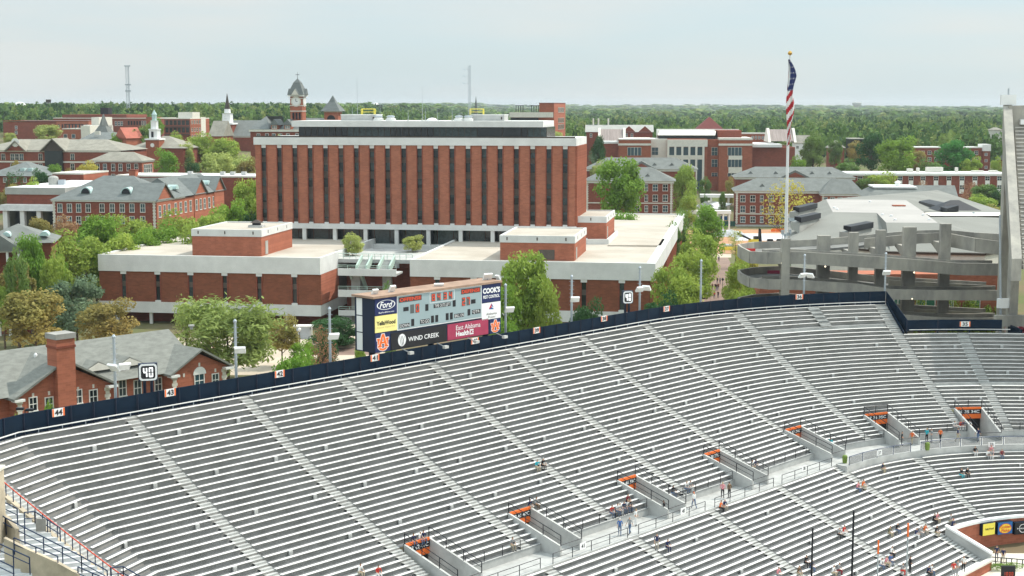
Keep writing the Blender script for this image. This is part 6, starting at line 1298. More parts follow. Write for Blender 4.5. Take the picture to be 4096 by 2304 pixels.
def monogram(A):
    """interlocking A over U monogram"""
    w_, h_ = A[1] - A[0], A[3] - A[2]
    def pg(b, pts, d): b.quad(*[pl.P(A[0] + x * w_, A[2] + y * h_, d) for x, y in pts])
    def U(b, d, g):
        pg(b, [(.10 - g, .72 + g), (.34 + g, .72 + g), (.34 + g, .62 - g), (.10 - g, .62 - g)], d); pg(b, [(.66 - g, .72 + g), (.90 + g, .72 + g), (.90 + g, .62 - g), (.66 - g, .62 - g)], d)
        O = [(.15, .66), (.15, .36), (.2, .2), (.32, .1), (.5, .06), (.68, .1), (.8, .2), (.85, .36), (.85, .66)]; I = [(.30, .66), (.30, .4), (.33, .28), (.4, .2), (.5, .17), (.6, .2), (.67, .28), (.70, .4), (.70, .66)]
        def off(P, s_): return [(.5 + (x - .5) * (1 + s_ * 2.2), y - (s_ * .9 if 0 < y < .6 else 0)) for x, y in P]
        O, I = off(O, g), off(I, -g)
        for k in range(8): pg(b, [O[k], O[k + 1], I[k + 1], I[k]], d)
    def Al(b, d, g):
        pg(b, [(.5 - .08 - g, .93 + g), (.5 + .08 + g, .93 + g), (.80 + g, .30 - g), (.64 - g, .30 - g), (.5, .78 - g * 2)], d); pg(b, [(.5, .78 - g * 2), (.36 + g, .30 - g), (.20 - g, .30 - g), (.5 - .08 - g, .93 + g)], d)
        pg(b, [(.36 - g, .54 + g), (.64 + g, .54 + g), (.67 + g, .44 - g), (.33 - g, .44 - g)], d)
        pg(b, [(.14 - g, .34 + g), (.42 + g, .34 + g), (.42 + g, .25 - g), (.14 - g, .25 - g)], d); pg(b, [(.58 - g, .34 + g), (.86 + g, .34 + g), (.86 + g, .25 - g), (.58 - g, .25 - g)], d)
    for fn, g, d, m_, nm3 in ((U, .03, .03, mWh, 'monogram_outline'), (U, 0, .04, mOr, 'monogram_u'), (Al, .03, .05, mWh, 'monogram_outline'), (Al, 0, .06, mOr, 'monogram_a')): b = MB(); fn(b, d, g); b.build(nm3, m_, sbd)
x_ = lerp(a0, g0[0], .66); A = (a0 + .04, x_, zb_s + .03, lerp(zb_s, zt_, .36)); panel(A, mNavS, 'emblem_panel'); monogram(A)
A = (g0[1] + .08, a1 - .04, lerp(zb_s, zt_, .64), zt_ - .05); panel(A, mNavS, 'advert_blue'); txb("COOK'S", A, (.04, .96, .5, .82), mWh, .04, .05); txb('PEST CONTROL', A, (.06, .94, .22, .4), mWh, .04, .03)
A = (g0[1] + .08, a1 - .04, lerp(zb_s, zt_, .30), lerp(zb_s, zt_, .63)); panel(A, mWh, 'advert_white'); txb('Alabama', A, (.22, .78, .26, .4), M['mull'], .04, 0); txb('Power', A, (.32, .72, .06, .2), M['mull'], .04, 0)
w_, h_ = A[1] - A[0], A[3] - A[2]
for P3, m_ in (([(.5, .95), (.36, .62), (.5, .66)], mRed), ([(.5, .95), (.5, .78), (.62, .68)], mBlue), ([(.36, .6), (.5, .72), (.64, .58)], mBlue)): b = MB(); b.quad(*[pl.P(A[0] + x * w_, A[2] + y * h_, .04) for x, y in P3]); b.build('logo_facet', m_, sbd)
A = (lerp(g0[1], a1, .42), a1 - .04, zb_s + .03, lerp(zb_s, zt_, .29)); panel(A, mNavS, 'emblem_panel'); monogram(A)
xm = lerp(a0, a1, .55); A = (x_ + .15, xm - .1, zb_s + .08, zm0 - .25); panel(A, mBlk, 'advert_black')
b = MB(); ellipse(pl, b, lerp(A[0], A[1], .19), lerp(A[2], A[3], .5), (A[3] - A[2]) * .33, (A[3] - A[2]) * .38, .03); b.build('logo_disc', mWh, sbd)
b = MB(); c0, cz = lerp(A[0], A[1], .19), lerp(A[2], A[3], .5); hh = A[3] - A[2]
for s0_, s1_ in ((-.22, -.08), (-.08, .02), (.02, .14), (.2, .0)): b.quad(pl.P(c0 + s0_ * hh, cz + .25 * hh, .04), pl.P(c0 + s0_ * hh + .05, cz + .25 * hh, .04), pl.P(c0 + s1_ * hh + .05, cz - .34 * hh, .04), pl.P(c0 + s1_ * hh, cz - .34 * hh, .04))
b.build('logo_stroke', mBlk, sbd)
txb('WIND CREEK', A, (.3, .86, .34, .62), mWh, .04, .01)
A = (xm + .1, lerp(g0[1], a1, .34), zb_s + .08, zm0 - .25); panel(A, mMar, 'advert_maroon'); txb('East Alabama', A, (.2, .8, .56, .86), mWh, .04, .0); txb('Health', A, (.2, .52, .16, .48), mWh, .04, .03)
for dx in (-1, 0, 1):
    for dz in (-1, 0, 1):
        if dx or dz: b = MB(); c0, cz, g_ = lerp(A[0], A[1], .58), lerp(A[2], A[3], .32), .17; pl.rect(b, c0 + dx * g_ * 1.3 - g_ / 2, c0 + dx * g_ * 1.3 + g_ / 2, cz + dz * g_ * 1.3 - g_ / 2, cz + dz * g_ * 1.3 + g_ / 2, .03, .045); b.build('logo_block', mWh, sbd)
for fx in (.2, .47, .72, .96):
    b = MB(); b.tube(pl.P(lerp(a0, a1, fx), zb_s, .0), pl.P(lerp(a0, a1, fx), zb_s - .3, 1.3), .05); b.build('light_arm', M['metal'], sbd); b = MB(); pl.rect(b, lerp(a0, a1, fx) - .3, lerp(a0, a1, fx) + .3, zb_s - .45, zb_s - .15, 1.2, 1.6); b.build('light_head', M['concl'], sbd)
for a_ in (a0 + 1, (a0 + a1) / 2, a1 - 1): b = MB(); b.tube(pl.P(a_, zb_s, -1.6), pl.P(a_, -sbd.location.z, -1.6), .35, n=8); b.build('support_post', M['navyd'], sbd)
# white antenna panels on the board and light poles round the rim
def apanel(p, label, tilt=.5, w_=.85, h_=.8, yaw=0, pole=1.2):
    t = thing('panel_antenna', label, 'antenna panel', p); MB().tube((0, 0, -pole), (0, 0, .1), .05).build('stem', M['metal'], t)
    b = MB(); b.box(-w_ / 2, w_ / 2, -.12, .12, -h_ / 2, h_ / 2); o = b.build('panel', M['white'], t); o.rotation_euler = (tilt, 0, yaw); return t
for px, py, yw, s_ in ((1500, 1167, .6, 'small, left end of the scoreboard'), (1568, 1157, .7, 'second from the left on the scoreboard'), (1755, 1143, .2, 'middle of the scoreboard'), (1950, 1108, .5, 'large, right end of the scoreboard'), (1992, 1110, -.9, 'small tilted, right end of the scoreboard')):
    bq = Plane(Vector((*XY(90, TS - 1.4), 0)), (math.sin(TH), math.cos(TH), 0), (0, 0, 1)); A_, Z_ = bq.hit(px, py); apanel(bq.P(A_, Z_), 'white antenna panel %s' % s_, yaw=yw, w_=1.1 if px in (1950, 1755) else .7, h_=.95 if px in (1950, 1568) else .6, pole=Z_ - zt_ + .3 if False else 1.2)
def rimpole(label, px, pyt, pyb, heads, off=1.6):
    a = min((abs(PXX(pt(60 + k * .2, RFN + off, 18))[0] - px), 60 + k * .2) for k in range(0, 700))[1]; q = pt(a, RFN + off, 14); qq = PY(px, pyt, q[1])
    t = thing('light_pole', label, 'pole', (qq.x, q[1], 12)); H_ = qq.z - 12; MB().tube((0, 0, 0), (0, 0, H_), .17, .13, 8).build('mast', M['metal'], t)
    MB().lathe((0, 0, H_), [(.18, 0), (.2, .15), (.05, .35)], 8).build('cap', M['metal'], t)
    b = MB()
    for k in range(7): b.tube((-.32, 0, H_ - .5 - k * .5), (.32, 0, H_ - .5 - k * .5), .025, n=3)
    b.build('climbing_rungs', M['metal'], t)
    for hx_, hy_, yw in heads:
        h = PY(hx_, hy_, q[1] - .5); d = Vector((h.x - qq.x, -.5, h.z - 12)); MB().tube((0, 0, d.z), d, .05).build('head_arm', M['metal'], t); o = MB().box(-.55, .55, -.12, .12, -.42, .42).build('antenna_panel', M['white'], t); o.location = d; o.rotation_euler = (.75, 0, yw)
rimpole('grey pole with two white panels, leftmost by the brick chimney', 455, 1352, 1580, ((455, 1470, -.5), (496, 1466, .6)))
rimpole('grey pole with one white panel beside the light green willow', 940, 1290, 1500, ((960, 1400, .1),))
rimpole('grey pole left of the scoreboard with one white panel', 1318, 1240, 1450, ((1335, 1345, .4),))
rimpole('grey pole just right of the scoreboard', 2022, 1145, 1320, ((2038, 1238, .3),))
rimpole('grey pole before the right podium with one low panel', 2287, 1110, 1275, ((2300, 1197, .1),))
rimpole('grey pole with a pair of panels near the 38 sign', 2560, 1075, 1240, ((2560, 1157, .4), (2586, 1152, -.5)))
rimpole('plain grey pole in front of the walkway trees', 2805, 1047, 1205, ())
rimpole('grey pole with two spread panels above the 36 sign', 3219, 1025, 1175, ((3210, 1102, .5), (3240, 1102, -.7)))
rimpole('grey pole with one box before the ramps', 3544, 1018, 1165, ((3546, 1091, 0),), 1.6)
# play clocks
def playclock(label, px0, px1, py0, py1, off):
    pxm = (px0 + px1) / 2; a = min((abs(PXX(pt(60 + k * .2, RFN + off, 19))[0] - pxm), 60 + k * .2) for k in range(0, 700))[1]
    p = Vector(pt(a, RFN + off)); q = Vector(pt(a + .5, RFN + off)); u_ = (q - p).normalized(); u_ = (u_ + Vector((.5, -.35, 0))).normalized(); pc = Plane((p.x, p.y, 0), u_, (0, 0, 1))
    A0_, _ = pc.hit(px0, (py0 + py1) / 2); A1_, _ = pc.hit(px1, (py0 + py1) / 2); _, z1_ = pc.hit(pxm, py0); _, z0_ = pc.hit(pxm, py1)
    t = thing('play_clock', label, 'play clock', pc.P((A0_ + A1_) / 2, z0_)); pc.o -= Vector(t.location)
    def rr(b, a_, c_, z_, y_, r, d0, d1):
        P = []
        for cx_, cz_, s0_ in ((c_ - r, y_ - r, 0), (a_ + r, y_ - r, 1), (a_ + r, z_ + r, 2), (c_ - r, z_ + r, 3)):
            for k in range(5): an = (s0_ + k / 4) * math.pi / 2; P.append((cx_ + r * math.cos(an), cz_ + r * math.sin(an)))
        b.hexa([pc.P(x, z, d0) for x, z in P], [pc.P(x, z, d1) for x, z in P])
    b = MB(); pc.rect(b, A0_ - .05, A1_ + .05, z0_ - .05, z1_ + .05, -.5, -.02); b.build('case', mHous, t)
    b = MB(); rr(b, A0_, A1_, z0_, z1_, .3, -.01, .03); b.build('white_rim', mWh, t); g_ = .17; b = MB(); rr(b, A0_ + g_, A1_ - g_, z0_ + g_, z1_ - g_, .2, .031, .05); b.build('face', mBlk, t)
    wd = (A1_ - A0_); hh = z1_ - z0_; mW2 = mat('digit_white', (.95, .95, .95), .5, 0, emis=.5)
    for ch, f0, f1 in (('4', .22, .46), ('0', .54, .78)): b = MB(); seven(pc, b, ch, lerp(A0_, A1_, f0), lerp(A0_, A1_, f1), lerp(z0_, z1_, .2), lerp(z0_, z1_, .8), .055, .13); b.build('digit', mW2, t)
    for f_ in (.3, .7): b = MB(); b.tube(pc.P(lerp(A0_, A1_, f_), z0_, -.3), pc.P(lerp(A0_, A1_, f_), z0_ - 5, -.3), .16, n=6); b.build('leg', M['navyd'], t)
playclock('larger black and white play clock showing 40 above the 43 sign', 556, 628, 1456, 1522, .5)
playclock('smaller black and white play clock showing 40 above the 38 sign', 2493, 2531, 1165, 1213, .5)
# ================================================================ trees
rs_ = np.random.RandomState(11)
def crown_template(seed, nl, nq, q, shape='round', gap=.0):
    r = np.random.RandomState(seed); V = []
    C_ = []
    for k in range(nl):
        a = r.uniform(0, 2 * np.pi); 
        if shape == 'cone': z = r.uniform(-.95, .8); rad = (1 - (z + 1) / 2) * .62 * r.uniform(.5, 1)
        elif shape == 'willow': z = r.uniform(-.5, .6); rad = .72 * math.sqrt(max(0, 1 - (z * .9) ** 2)) * r.uniform(.35, 1)
        else: z = r.uniform(-.75, .75); rad = .66 * math.sqrt(max(.05, 1 - z * z)) * r.uniform(.45, 1.05)
        C_.append((rad * math.cos(a), rad * math.sin(a), z, r.uniform(.20, .36) * (1.0 if shape != 'cone' else .8)))
    C_ = np.array(C_); per = nq // nl
    for cx_, cy_, cz_, lr in C_:
        n = r.normal(size=(per, 3)); n /= np.linalg.norm(n, axis=1)[:, None]; n[:, 2] = n[:, 2] * .9 + .12
        p = n * lr * r.uniform(.55, 1.08, (per, 1)) * (1, 1, .85) + (cx_, cy_, cz_)
        if shape == 'willow': p[:, 2] -= r.uniform(0, .35, per) * (np.abs(p[:, 0]) + .3)
        nn = n + r.normal(size=(per, 3)) * .75 + (0, 0, .35); nn /= np.linalg.norm(nn, axis=1)[:, None]
        t = np.cross(nn, r.normal(size=(per, 3))); t /= np.linalg.norm(t, axis=1)[:, None]; b = np.cross(nn, t)
        s1 = q * r.uniform(.55, 1.35, (per, 1)); s2 = s1 * r.uniform(.5, .9, (per, 1))
        if shape == 'willow': s2 = s2 * .6; s1 = s1 * 1.4
        V.append(np.stack([p - t * s1, p - b * s2, p + t * s1, p + b * s2], 1))
    return np.concatenate(V)
def np_mesh(name, quads, m, col=None):
    """quads (N,4,3)"""
    n = len(quads); me = D.meshes.new(name); me.vertices.add(n * 4); me.vertices.foreach_set('co', quads.astype(np.float32).ravel())
    me.loops.add(n * 4); me.loops.foreach_set('vertex_index', np.arange(n * 4, dtype=np.int32)); me.polygons.add(n)
    me.polygons.foreach_set('loop_start', np.arange(0, n * 4, 4, dtype=np.int32)); me.polygons.foreach_set('loop_total', np.full(n, 4, dtype=np.int32))
    if col is not None:
        at = me.attributes.new('species', 'FLOAT', 'FACE'); at.data.foreach_set('value', col.astype(np.float32))
    me.materials.append(m); me.update(); me.validate(); return me
LEAF = dict(bright=((.125, .20, .03), (.08, .14, .02)), lime=((.19, .235, .045), (.12, .165, .03)), pale=((.25, .27, .09), (.17, .20, .06)), yellow=((.34, .27, .06), (.22, .19, .04)), olive=((.20, .155, .05), (.12, .115, .035)),
            rust=((.25, .13, .075), (.15, .10, .05)), dark=((.035, .085, .025), (.02, .05, .018)), grey=((.11, .15, .09), (.055, .085, .05)), willow=((.19, .24, .07), (.13, .17, .05)), emerald=((.045, .15, .035), (.025, .095, .02)), mid=((.10, .155, .04), (.06, .10, .025)))
BR = lambda c_: tuple(min(.6, x * 2.1) for x in c_)
LM = {k: mat('leaves_' + k, BR(a), .75, 0, .35, spec=.15, rvar=.10, col2=BR(b), transl=.36) for k, (a, b) in LEAF.items()}
TPL = {}
def tpl(shape, i, sparse=False):
    k = (shape, i, sparse)
    if k not in TPL: TPL[k] = crown_template(100 + i * 7 + len(TPL), 34, 1500 if sparse else 7500, .043 if not sparse else .036, shape)
    return TPL[k]
CM = {}
def tree(px, top, w_, Y, kind, label, shape='round', hr=.72, zb=None, sparse=False, group=None, name='tree', bottom=None):
    c = PY(px, top, Y); g_ = gz(c.x, Y) if zb is None else zb; H_ = max(2.5, c.z - g_); W = w_ / 2 * Y / 5900 * 1.12
    base = (1 - hr) * H_ if bottom is None else max(.3, PY(px, bottom, Y).z - g_)
    if H_ - base < W * .9: base = max(.2, H_ - W * 1.6)
    t = thing(name, label, 'tree' if name == 'tree' else 'shrub', (c.x, Y, g_), rnd.uniform(0, 6.28), group)
    i = rnd.randrange(3); k = (kind, shape, i, sparse)
    if k not in CM: CM[k] = np_mesh('crown', tpl(shape, i, sparse), LM[kind])
    o = D.objects.new('crown', CM[k]); COL.objects.link(o); o.parent = t; o.location = (0, 0, (H_ + base) / 2); o.scale = (W, W, (H_ - base) / 2 * 1.02)
    b = MB(); tr = max(.12, H_ * .018); b.tube((0, 0, -.5), (0, 0, base + (H_ - base) * .45), tr, tr * .5, 7)
    for a in range(9):
        an = a * 2.4; l = W * rnd.uniform(.45, .8); z0 = base + (H_ - base) * rnd.uniform(.05, .45); b.tube((0, 0, z0 - l * .3), (math.cos(an) * l, math.sin(an) * l, z0 + l * .55), tr * .4, tr * .12, 5)
    b.build('trunk', M['wood'], t)
    return t
T = tree
# behind the fence, left
T(135, 1158, 300, 258, 'olive', 'big olive brown tree behind the house, left of its twin')
T(425, 1192, 275, 262, 'olive', 'round olive brown tree between the house roof and the left podium')
T(300, 1092, 240, 285, 'grey', 'grey green magnolia between the two olive brown trees', hr=.85)
T(300, 918, 250, 318, 'lime', 'tall yellow green tree at the left corner of the left podium')
T(115, 930, 140, 300, 'bright', 'slim green tree in front of the copper dormered house', hr=.8)
T(55, 1045, 180, 288, 'olive', 'tan and green tree low at the left edge'); T(10, 1140, 90, 282, 'lime', 'small lime bush like tree on the left edge above the olive tree')
T(395, 856, 220, 352, 'bright', 'bright green tree below the long hall facade'); T(530, 856, 190, 372, 'lime', 'thin crowned tree below the right end of the long hall', shape='round')
T(640, 880, 200, 350, 'bright', 'green tree behind the left podium roof, second of the row'); T(720, 838, 210, 366, 'lime', 'yellow green tree before the gabled side of the long hall')
T(850, 828, 190, 385, 'lime', 'broad lime tree left of the office tower base'); T(985, 712, 140, 405, 'lime', 'tall lime tree touching the left edge of the office tower')
T(925, 790, 150, 398, 'bright', 'green tree just below the tall lime tree by the tower'); T(790, 890, 170, 345, 'lime', 'low lime tree behind the brick penthouse of the left podium')
T(480, 930, 200, 330, 'lime', 'lime tree over the left end of the podium roof'); T(380, 1000, 170, 322, 'bright', 'green tree against the podium left corner'); T(205, 1010, 150, 300, 'bright', 'green tree under the slim tree by the house')
T(560, 905, 170, 340, 'bright', 'fresh green tree between two lime trees behind the podium'); T(1005, 850, 90, 372, 'dark', 'small dark green tree at the foot of the office tower')
T(215, 975, 150, 287, 'lime', 'yellow green tree covering the copper dormered house wall', hr=.95); T(60, 985, 110, 283, 'mid', 'dark green tree before the white porch', hr=.9)
T(160, 868, 150, 378, 'olive', 'tan green shrubby tree in front of the white canopy'); T(262, 862, 150, 372, 'rust', 'reddish brown budding tree before the long hall')
T(905, 1150, 470, 247, 'willow', 'wide airy pale green willow in front of the left podium', shape='willow', hr=.9, sparse=False)
T(740, 1170, 120, 250, 'pale', 'thin upper branch crown left of the willow', sparse=True); T(1125, 1258, 160, 262, 'olive', 'tan green small tree right of the willow')
T(1175, 1388, 190, 205, 'bright', 'vivid yellow green bush just behind the fence left of sign 41', hr=.95); T(1440, 1365, 90, 200, 'lime', 'lime green bush beside the scoreboard left side', hr=.95)
T(1330, 1262, 250, 283, 'dark', 'dark evergreen mass under the outdoor stairs', hr=.95); T(1300, 1320, 110, 255, 'dark', 'clipped dark green hedge near the stairs', hr=.95, name='shrub'); T(1215, 1352, 120, 250, 'bright', 'clipped bright hedge by the steps', hr=.95, name='shrub')
T(1290, 1290, 120, 225, 'rust', 'leafless twiggy sapling left of the scoreboard', sparse=True, hr=.7)
T(1408, 928, 105, 330, 'pale', 'small pale tree on the plaza above the stairs, left one', zb=13.0, hr=.9); T(1652, 938, 100, 338, 'pale', 'small pale tree on the plaza above the stairs, right one', zb=13.0, hr=.9)
T(1560, 1130, 90, 262, 'mid', 'dark green tree between the stairs and right podium', hr=.9)
T(2095, 998, 260, 258, 'lime', 'tall two toned tree in front of the right podium', hr=.9, shape='round'); T(2020, 1090, 150, 252, 'bright', 'left lower half crown beside the tall two toned tree', hr=.9); T(2190, 1120, 150, 254, 'lime', 'right lower crown beside the tall two toned tree', hr=.9); T(2015, 1245, 190, 232, 'bright', 'bright low tree right of the scoreboard', hr=.95)
T(2345, 1186, 165, 246, 'dark', 'dark round tree left of the smaller play clock', hr=.95); T(2640, 1160, 190, 250, 'dark', 'dark glossy tree right of the smaller play clock', hr=.95)
T(2745, 1100, 190, 262, 'lime', 'nearest lime tree of the walkway row, by the plain pole', hr=.85); T(2690, 1035, 170, 290, 'lime', 'second lime tree of the walkway row beside brick piers', hr=.85); T(2770, 985, 180, 322, 'lime', 'third lime tree of the walkway row', hr=.85); T(2800, 905, 170, 365, 'lime', 'fourth lime tree of the walkway row, thick crown', hr=.85)
T(2835, 815, 150, 410, 'bright', 'tallest tree of the walkway row with rusty lower leaves', hr=.85); T(2690, 880, 90, 395, 'mid', 'small green tree at the far corner of the right podium', hr=.85)
T(2985, 985, 120, 318, 'yellow', 'golden green tree between walkway and ramps', hr=.8); T(2960, 1010, 150, 300, 'lime', 'lime tree left of the lower ramp turn', hr=.85); T(2985, 1115, 150, 262, 'lime', 'low lime tree under the lower ramp turn', hr=.9); T(2945, 905, 90, 425, 'pale', 'small thin tree by the construction site', sparse=True, hr=.8); T(3120, 1040, 140, 272, 'dark', 'dark green tree behind the ramp turn', hr=.9)
for px, w_ in ((3600, 90), (3680, 110), (3790, 120), (3880, 120), (3970, 100)): T(px, 1185, w_ + 20, 262, 'lime', 'lime green hedge tree seen under the ramps', hr=.95, group='hedge trees under the ramps')
# mid ground right
T(2470, 625, 225, 490, 'bright', 'big bright green tree in front of the left dormitory', hr=.9); T(2738, 655, 120, 590, 'lime', 'tall lime tree at the corner of the near left dormitory', hr=.9); T(2755, 760, 100, 560, 'lime', 'lower lime crown at the corner of the left dormitory', hr=.95)
T(2495, 845, 150, 420, 'bright', 'low bright hedge behind the small penthouse', hr=.95, name='shrub'); T(2560, 862, 110, 425, 'bright', 'second low hedge behind the right podium', hr=.95, name='shrub'); T(2700, 838, 140, 430, 'mid', 'soft green tree over the far edge of the podium roof', hr=.95)
T(2822, 703, 56, 610, 'mid', 'small round tree left of the brick steps'); T(2918, 705, 52, 610, 'olive', 'small tan tree right of the brick steps'); T(2822, 775, 22, 585, 'mid', 'tiny clipped tree left under the pergola'); T(2890, 765, 34, 585, 'mid', 'tiny dark tree right under the pergola')
T(3150, 705, 215, 500, 'yellow', 'bare branched yellow budding tree before the right dormitory', sparse=True, hr=.85)
T(2393, 540, 70, 690, 'dark', 'dark tree right of the tower, before the teaching building'); T(2372, 600, 60, 660, 'grey', 'greyish thin tree hugging the tower right edge', sparse=True); T(2215, 498, 110, 700, 'pale', 'pale yellow tree right of the tower top floor'); T(2390, 640, 80, 640, 'pale', 'pale shrub tree at the dormitory roof left end')
T(3255, 524, 115, 745, 'mid', 'tall dark green tree by the white house'); T(3195, 622, 90, 700, 'bright', 'round green tree below the white house'); T(3390, 634, 120, 690, 'mid', 'round dense tree above the flat brick building'); T(3490, 530, 140, 730, 'dark', 'dark pine like tree left of the tall light tree'); T(3590, 540, 180, 700, 'bright', 'tall broad mid green tree in the middle of the right side')
T(3660, 585, 110, 720, 'olive', 'tan tinted tree right of the tall broad tree'); T(3812, 558, 180, 700, 'emerald', 'deep emerald round tree before the three storey building'); T(3890, 622, 90, 690, 'lime', 'lime tree right of the emerald tree'); T(3720, 632, 110, 685, 'mid', 'small green tree left of the emerald tree'); T(3525, 684, 150, 640, 'lime', 'lime tree over the flat brick building'); T(3460, 700, 90, 640, 'mid', 'green shrub tree left of the lime tree by flat building')
T(3340, 560, 70, 780, 'mid', 'dark tree beside the small dark house'); T(3430, 560, 90, 800, 'olive', 'brownish tree by the low pale roof'); T(3985, 625, 60, 690, 'lime', 'slim lime tree beside the white topped stair tower')
T(3935, 735, 150, 590, 'mid', 'dark green tree under the flat building right end'); T(4000, 750, 80, 585, 'dark', 'dark tree at the foot of the upper deck'); T(3925, 775, 170, 560, 'lime', 'round olive lime tree by the footpath'); T(3960, 815, 110, 550, 'olive', 'tan bush in front of the olive lime tree', hr=.95)
T(3790, 785, 100, 560, 'yellow', 'yellow green tree left of the footpath'); T(3665, 775, 120, 545, 'yellow', 'golden tree over the dark roof'); T(3600, 778, 90, 548, 'yellow', 'small golden tree left of its golden neighbour'); T(3690, 715, 50, 620, 'rust', 'bare twiggy tree before the flat brick wall, left', sparse=True); T(3880, 720, 90, 620, 'rust', 'bare twiggy tree before the flat brick wall, right', sparse=True); T(3715, 745, 110, 600, 'mid', 'low green tree before the flat brick wall')
# mid ground left
T(190, 498, 125, 800, 'pale', 'pale round tree before the long dark brick block'); T(40, 530, 60, 760, 'pale', 'pale bush tree at the left end of the brick block'); T(555, 497, 150, 700, 'mid', 'branching tree left of the white cupola', sparse=False); T(662, 588, 108, 575, 'bright', 'pointed bright green tree beside the tan roofed hall'); T(768, 630, 76, 560, 'dark', 'dark round tree right of the pointed bright tree')
T(800, 528, 160, 660, 'lime', 'lime tree right of the cupola, wide'); T(905, 550, 160, 640, 'lime', 'lime tree below the church'); T(960, 615, 150, 580, 'pale', 'pale olive tree by the brick hall'); T(870, 608, 160, 570, 'pale', 'pale green tree in the middle of the left gardens'); T(985, 625, 90, 560, 'olive', 'brownish tree at the tower left edge'); T(700, 525, 90, 700, 'lime', 'small lime tree before the apartment block'); T(735, 560, 90, 640, 'pale', 'pale small tree behind the white canopy'); T(620, 470, 80, 800, 'bright', 'green tree right behind the cupola')
T(470, 530, 70, 690, 'bright', 'green tree behind the red roof'); T(215, 655, 76, 530, 'bright', 'bright green tree before the glazed gable'); T(350, 640, 100, 535, 'yellow', 'yellow orange tree before the tan roofed hall'); T(280, 670, 70, 530, 'olive', 'olive tree left of the yellow orange tree'); T(60, 672, 100, 470, 'dark', 'dark pine at the left over the pale roof', sparse=True); T(130, 708, 90, 465, 'lime', 'lime tree behind the flat brown building'); T(20, 755, 90, 470, 'olive', 'olive tree at the far left edge by the flat building'); T(160, 670, 80, 500, 'dark', 'dark leafy tree between the pale roof and glazed gable'); T(60, 735, 110, 460, 'olive', 'tan tree above the white canopy'); T(60, 640, 60, 545, 'olive', 'tan tree over the brick hall left end')
T(1095, 536, 70, 630, 'lime', 'lime tree against the clock tower hall')
T(200, 1600, 85, 150, 'bright', 'small bright bush against the brick house wall', hr=.97, name='shrub'); T(60, 1650, 60, 140, 'lime', 'small shrub at the fence, far left', hr=.97, name='shrub')
# ---- woods to the horizon
def forest():
    base = [crown_template(300 + k, 10, 120, .15) for k in range(5)] + [crown_template(330, 9, 80, .17, 'cone')]
    farb = [crown_template(340 + k, 6, 36, .26) for k in range(4)]
    Q = []; Cc = []; y = 800.0
    while y < 8600:
        far = y > 2300; sp = 12.5 if y < 1200 else 14 if y < 1800 else 19 if y < 2300 else 30 * (y / 2300) ** 1.05
        half = .365 * y + 40; x = -half
        while x < half:
            xx = x + rs_.uniform(-.5, .5) * sp; yy = y + rs_.uniform(-.5, .5) * sp * 1.2; x += sp * rs_.uniform(.8, 1.25)
            if yy < 1010 and xx < -20: continue
            if yy < 960 and -20 < xx < 0: continue
            if yy < 860 and 80 < xx < 330 and abs(xx / yy - .155) < .11: continue
            r_ = (7.4 if y < 1200 else 8.2 if y < 1800 else 10) if not far else sp * .62; r_ *= rs_.uniform(.75, 1.3)
            h_ = rs_.uniform(10, 23) * (1 if not far else 1.1); con = (not far) and rs_.rand() < .12
            t_ = (base[5] if con else base[rs_.randint(5)]) if not far else farb[rs_.randint(4)]
            a = rs_.uniform(0, 6.28); ca, sa = math.cos(a), math.sin(a)
            q = t_ * (r_, r_, h_ * .5 if not far else h_ * .55)
            qx = q[..., 0] * ca - q[..., 1] * sa; qy = q[..., 0] * sa + q[..., 1] * ca
            q = np.stack([qx + xx, qy + yy, q[..., 2] + gz(xx, yy) + h_ * .55], -1); Q.append(q); Cc.append(np.full(len(q), .05 if con else rs_.rand()))
        y += sp * (1.0 if y < 1800 else 1.25 if not far else 1.9)
    Q = np.concatenate(Q); Cc = np.concatenate(Cc)
    m = D.materials.new('woodland_leaves'); m.use_nodes = True; t = m.node_tree; N = t.nodes.new; l = t.links.new; b = next(n for n in t.nodes if n.type == 'BSDF_PRINCIPLED')
    at = N('ShaderNodeAttribute'); at.attribute_name = 'species'; rp = N('ShaderNodeValToRGB'); e = rp.color_ramp.elements
    e[0].position = 0; e[0].color = (.04, .085, .035, 1); e[1].position = 1; e[1].color = (.24, .28, .09, 1)
    for p_, c_ in ((.2, (.075, .15, .045, 1)), (.45, (.115, .20, .05, 1)), (.75, (.16, .25, .06, 1))): k = e.new(p_); k.color = c_
    l(at.outputs['Fac'], rp.inputs[0]); l(rp.outputs[0], b.inputs['Base Color']); b.inputs['Roughness'].default_value = .8; b.inputs['Specular IOR Level'].default_value = .1
    tr = N('ShaderNodeBsdfTranslucent'); ms = N('ShaderNodeMixShader'); ms.inputs[0].default_value = .28; out = next(n for n in t.nodes if n.type == 'OUTPUT_MATERIAL')
    l(rp.outputs[0], tr.inputs[0]); l(b.outputs[0], ms.inputs[1]); l(tr.outputs[0], ms.inputs[2]); l(ms.outputs[0], out.inputs[0])
    o = D.objects.new('woods', np_mesh('woods', Q, m, Cc)); COL.objects.link(o); tag(o, 'dense green woods stretching to the horizon behind the campus', 'woods', kind='stuff'); print('forest quads', len(Q))
forest()
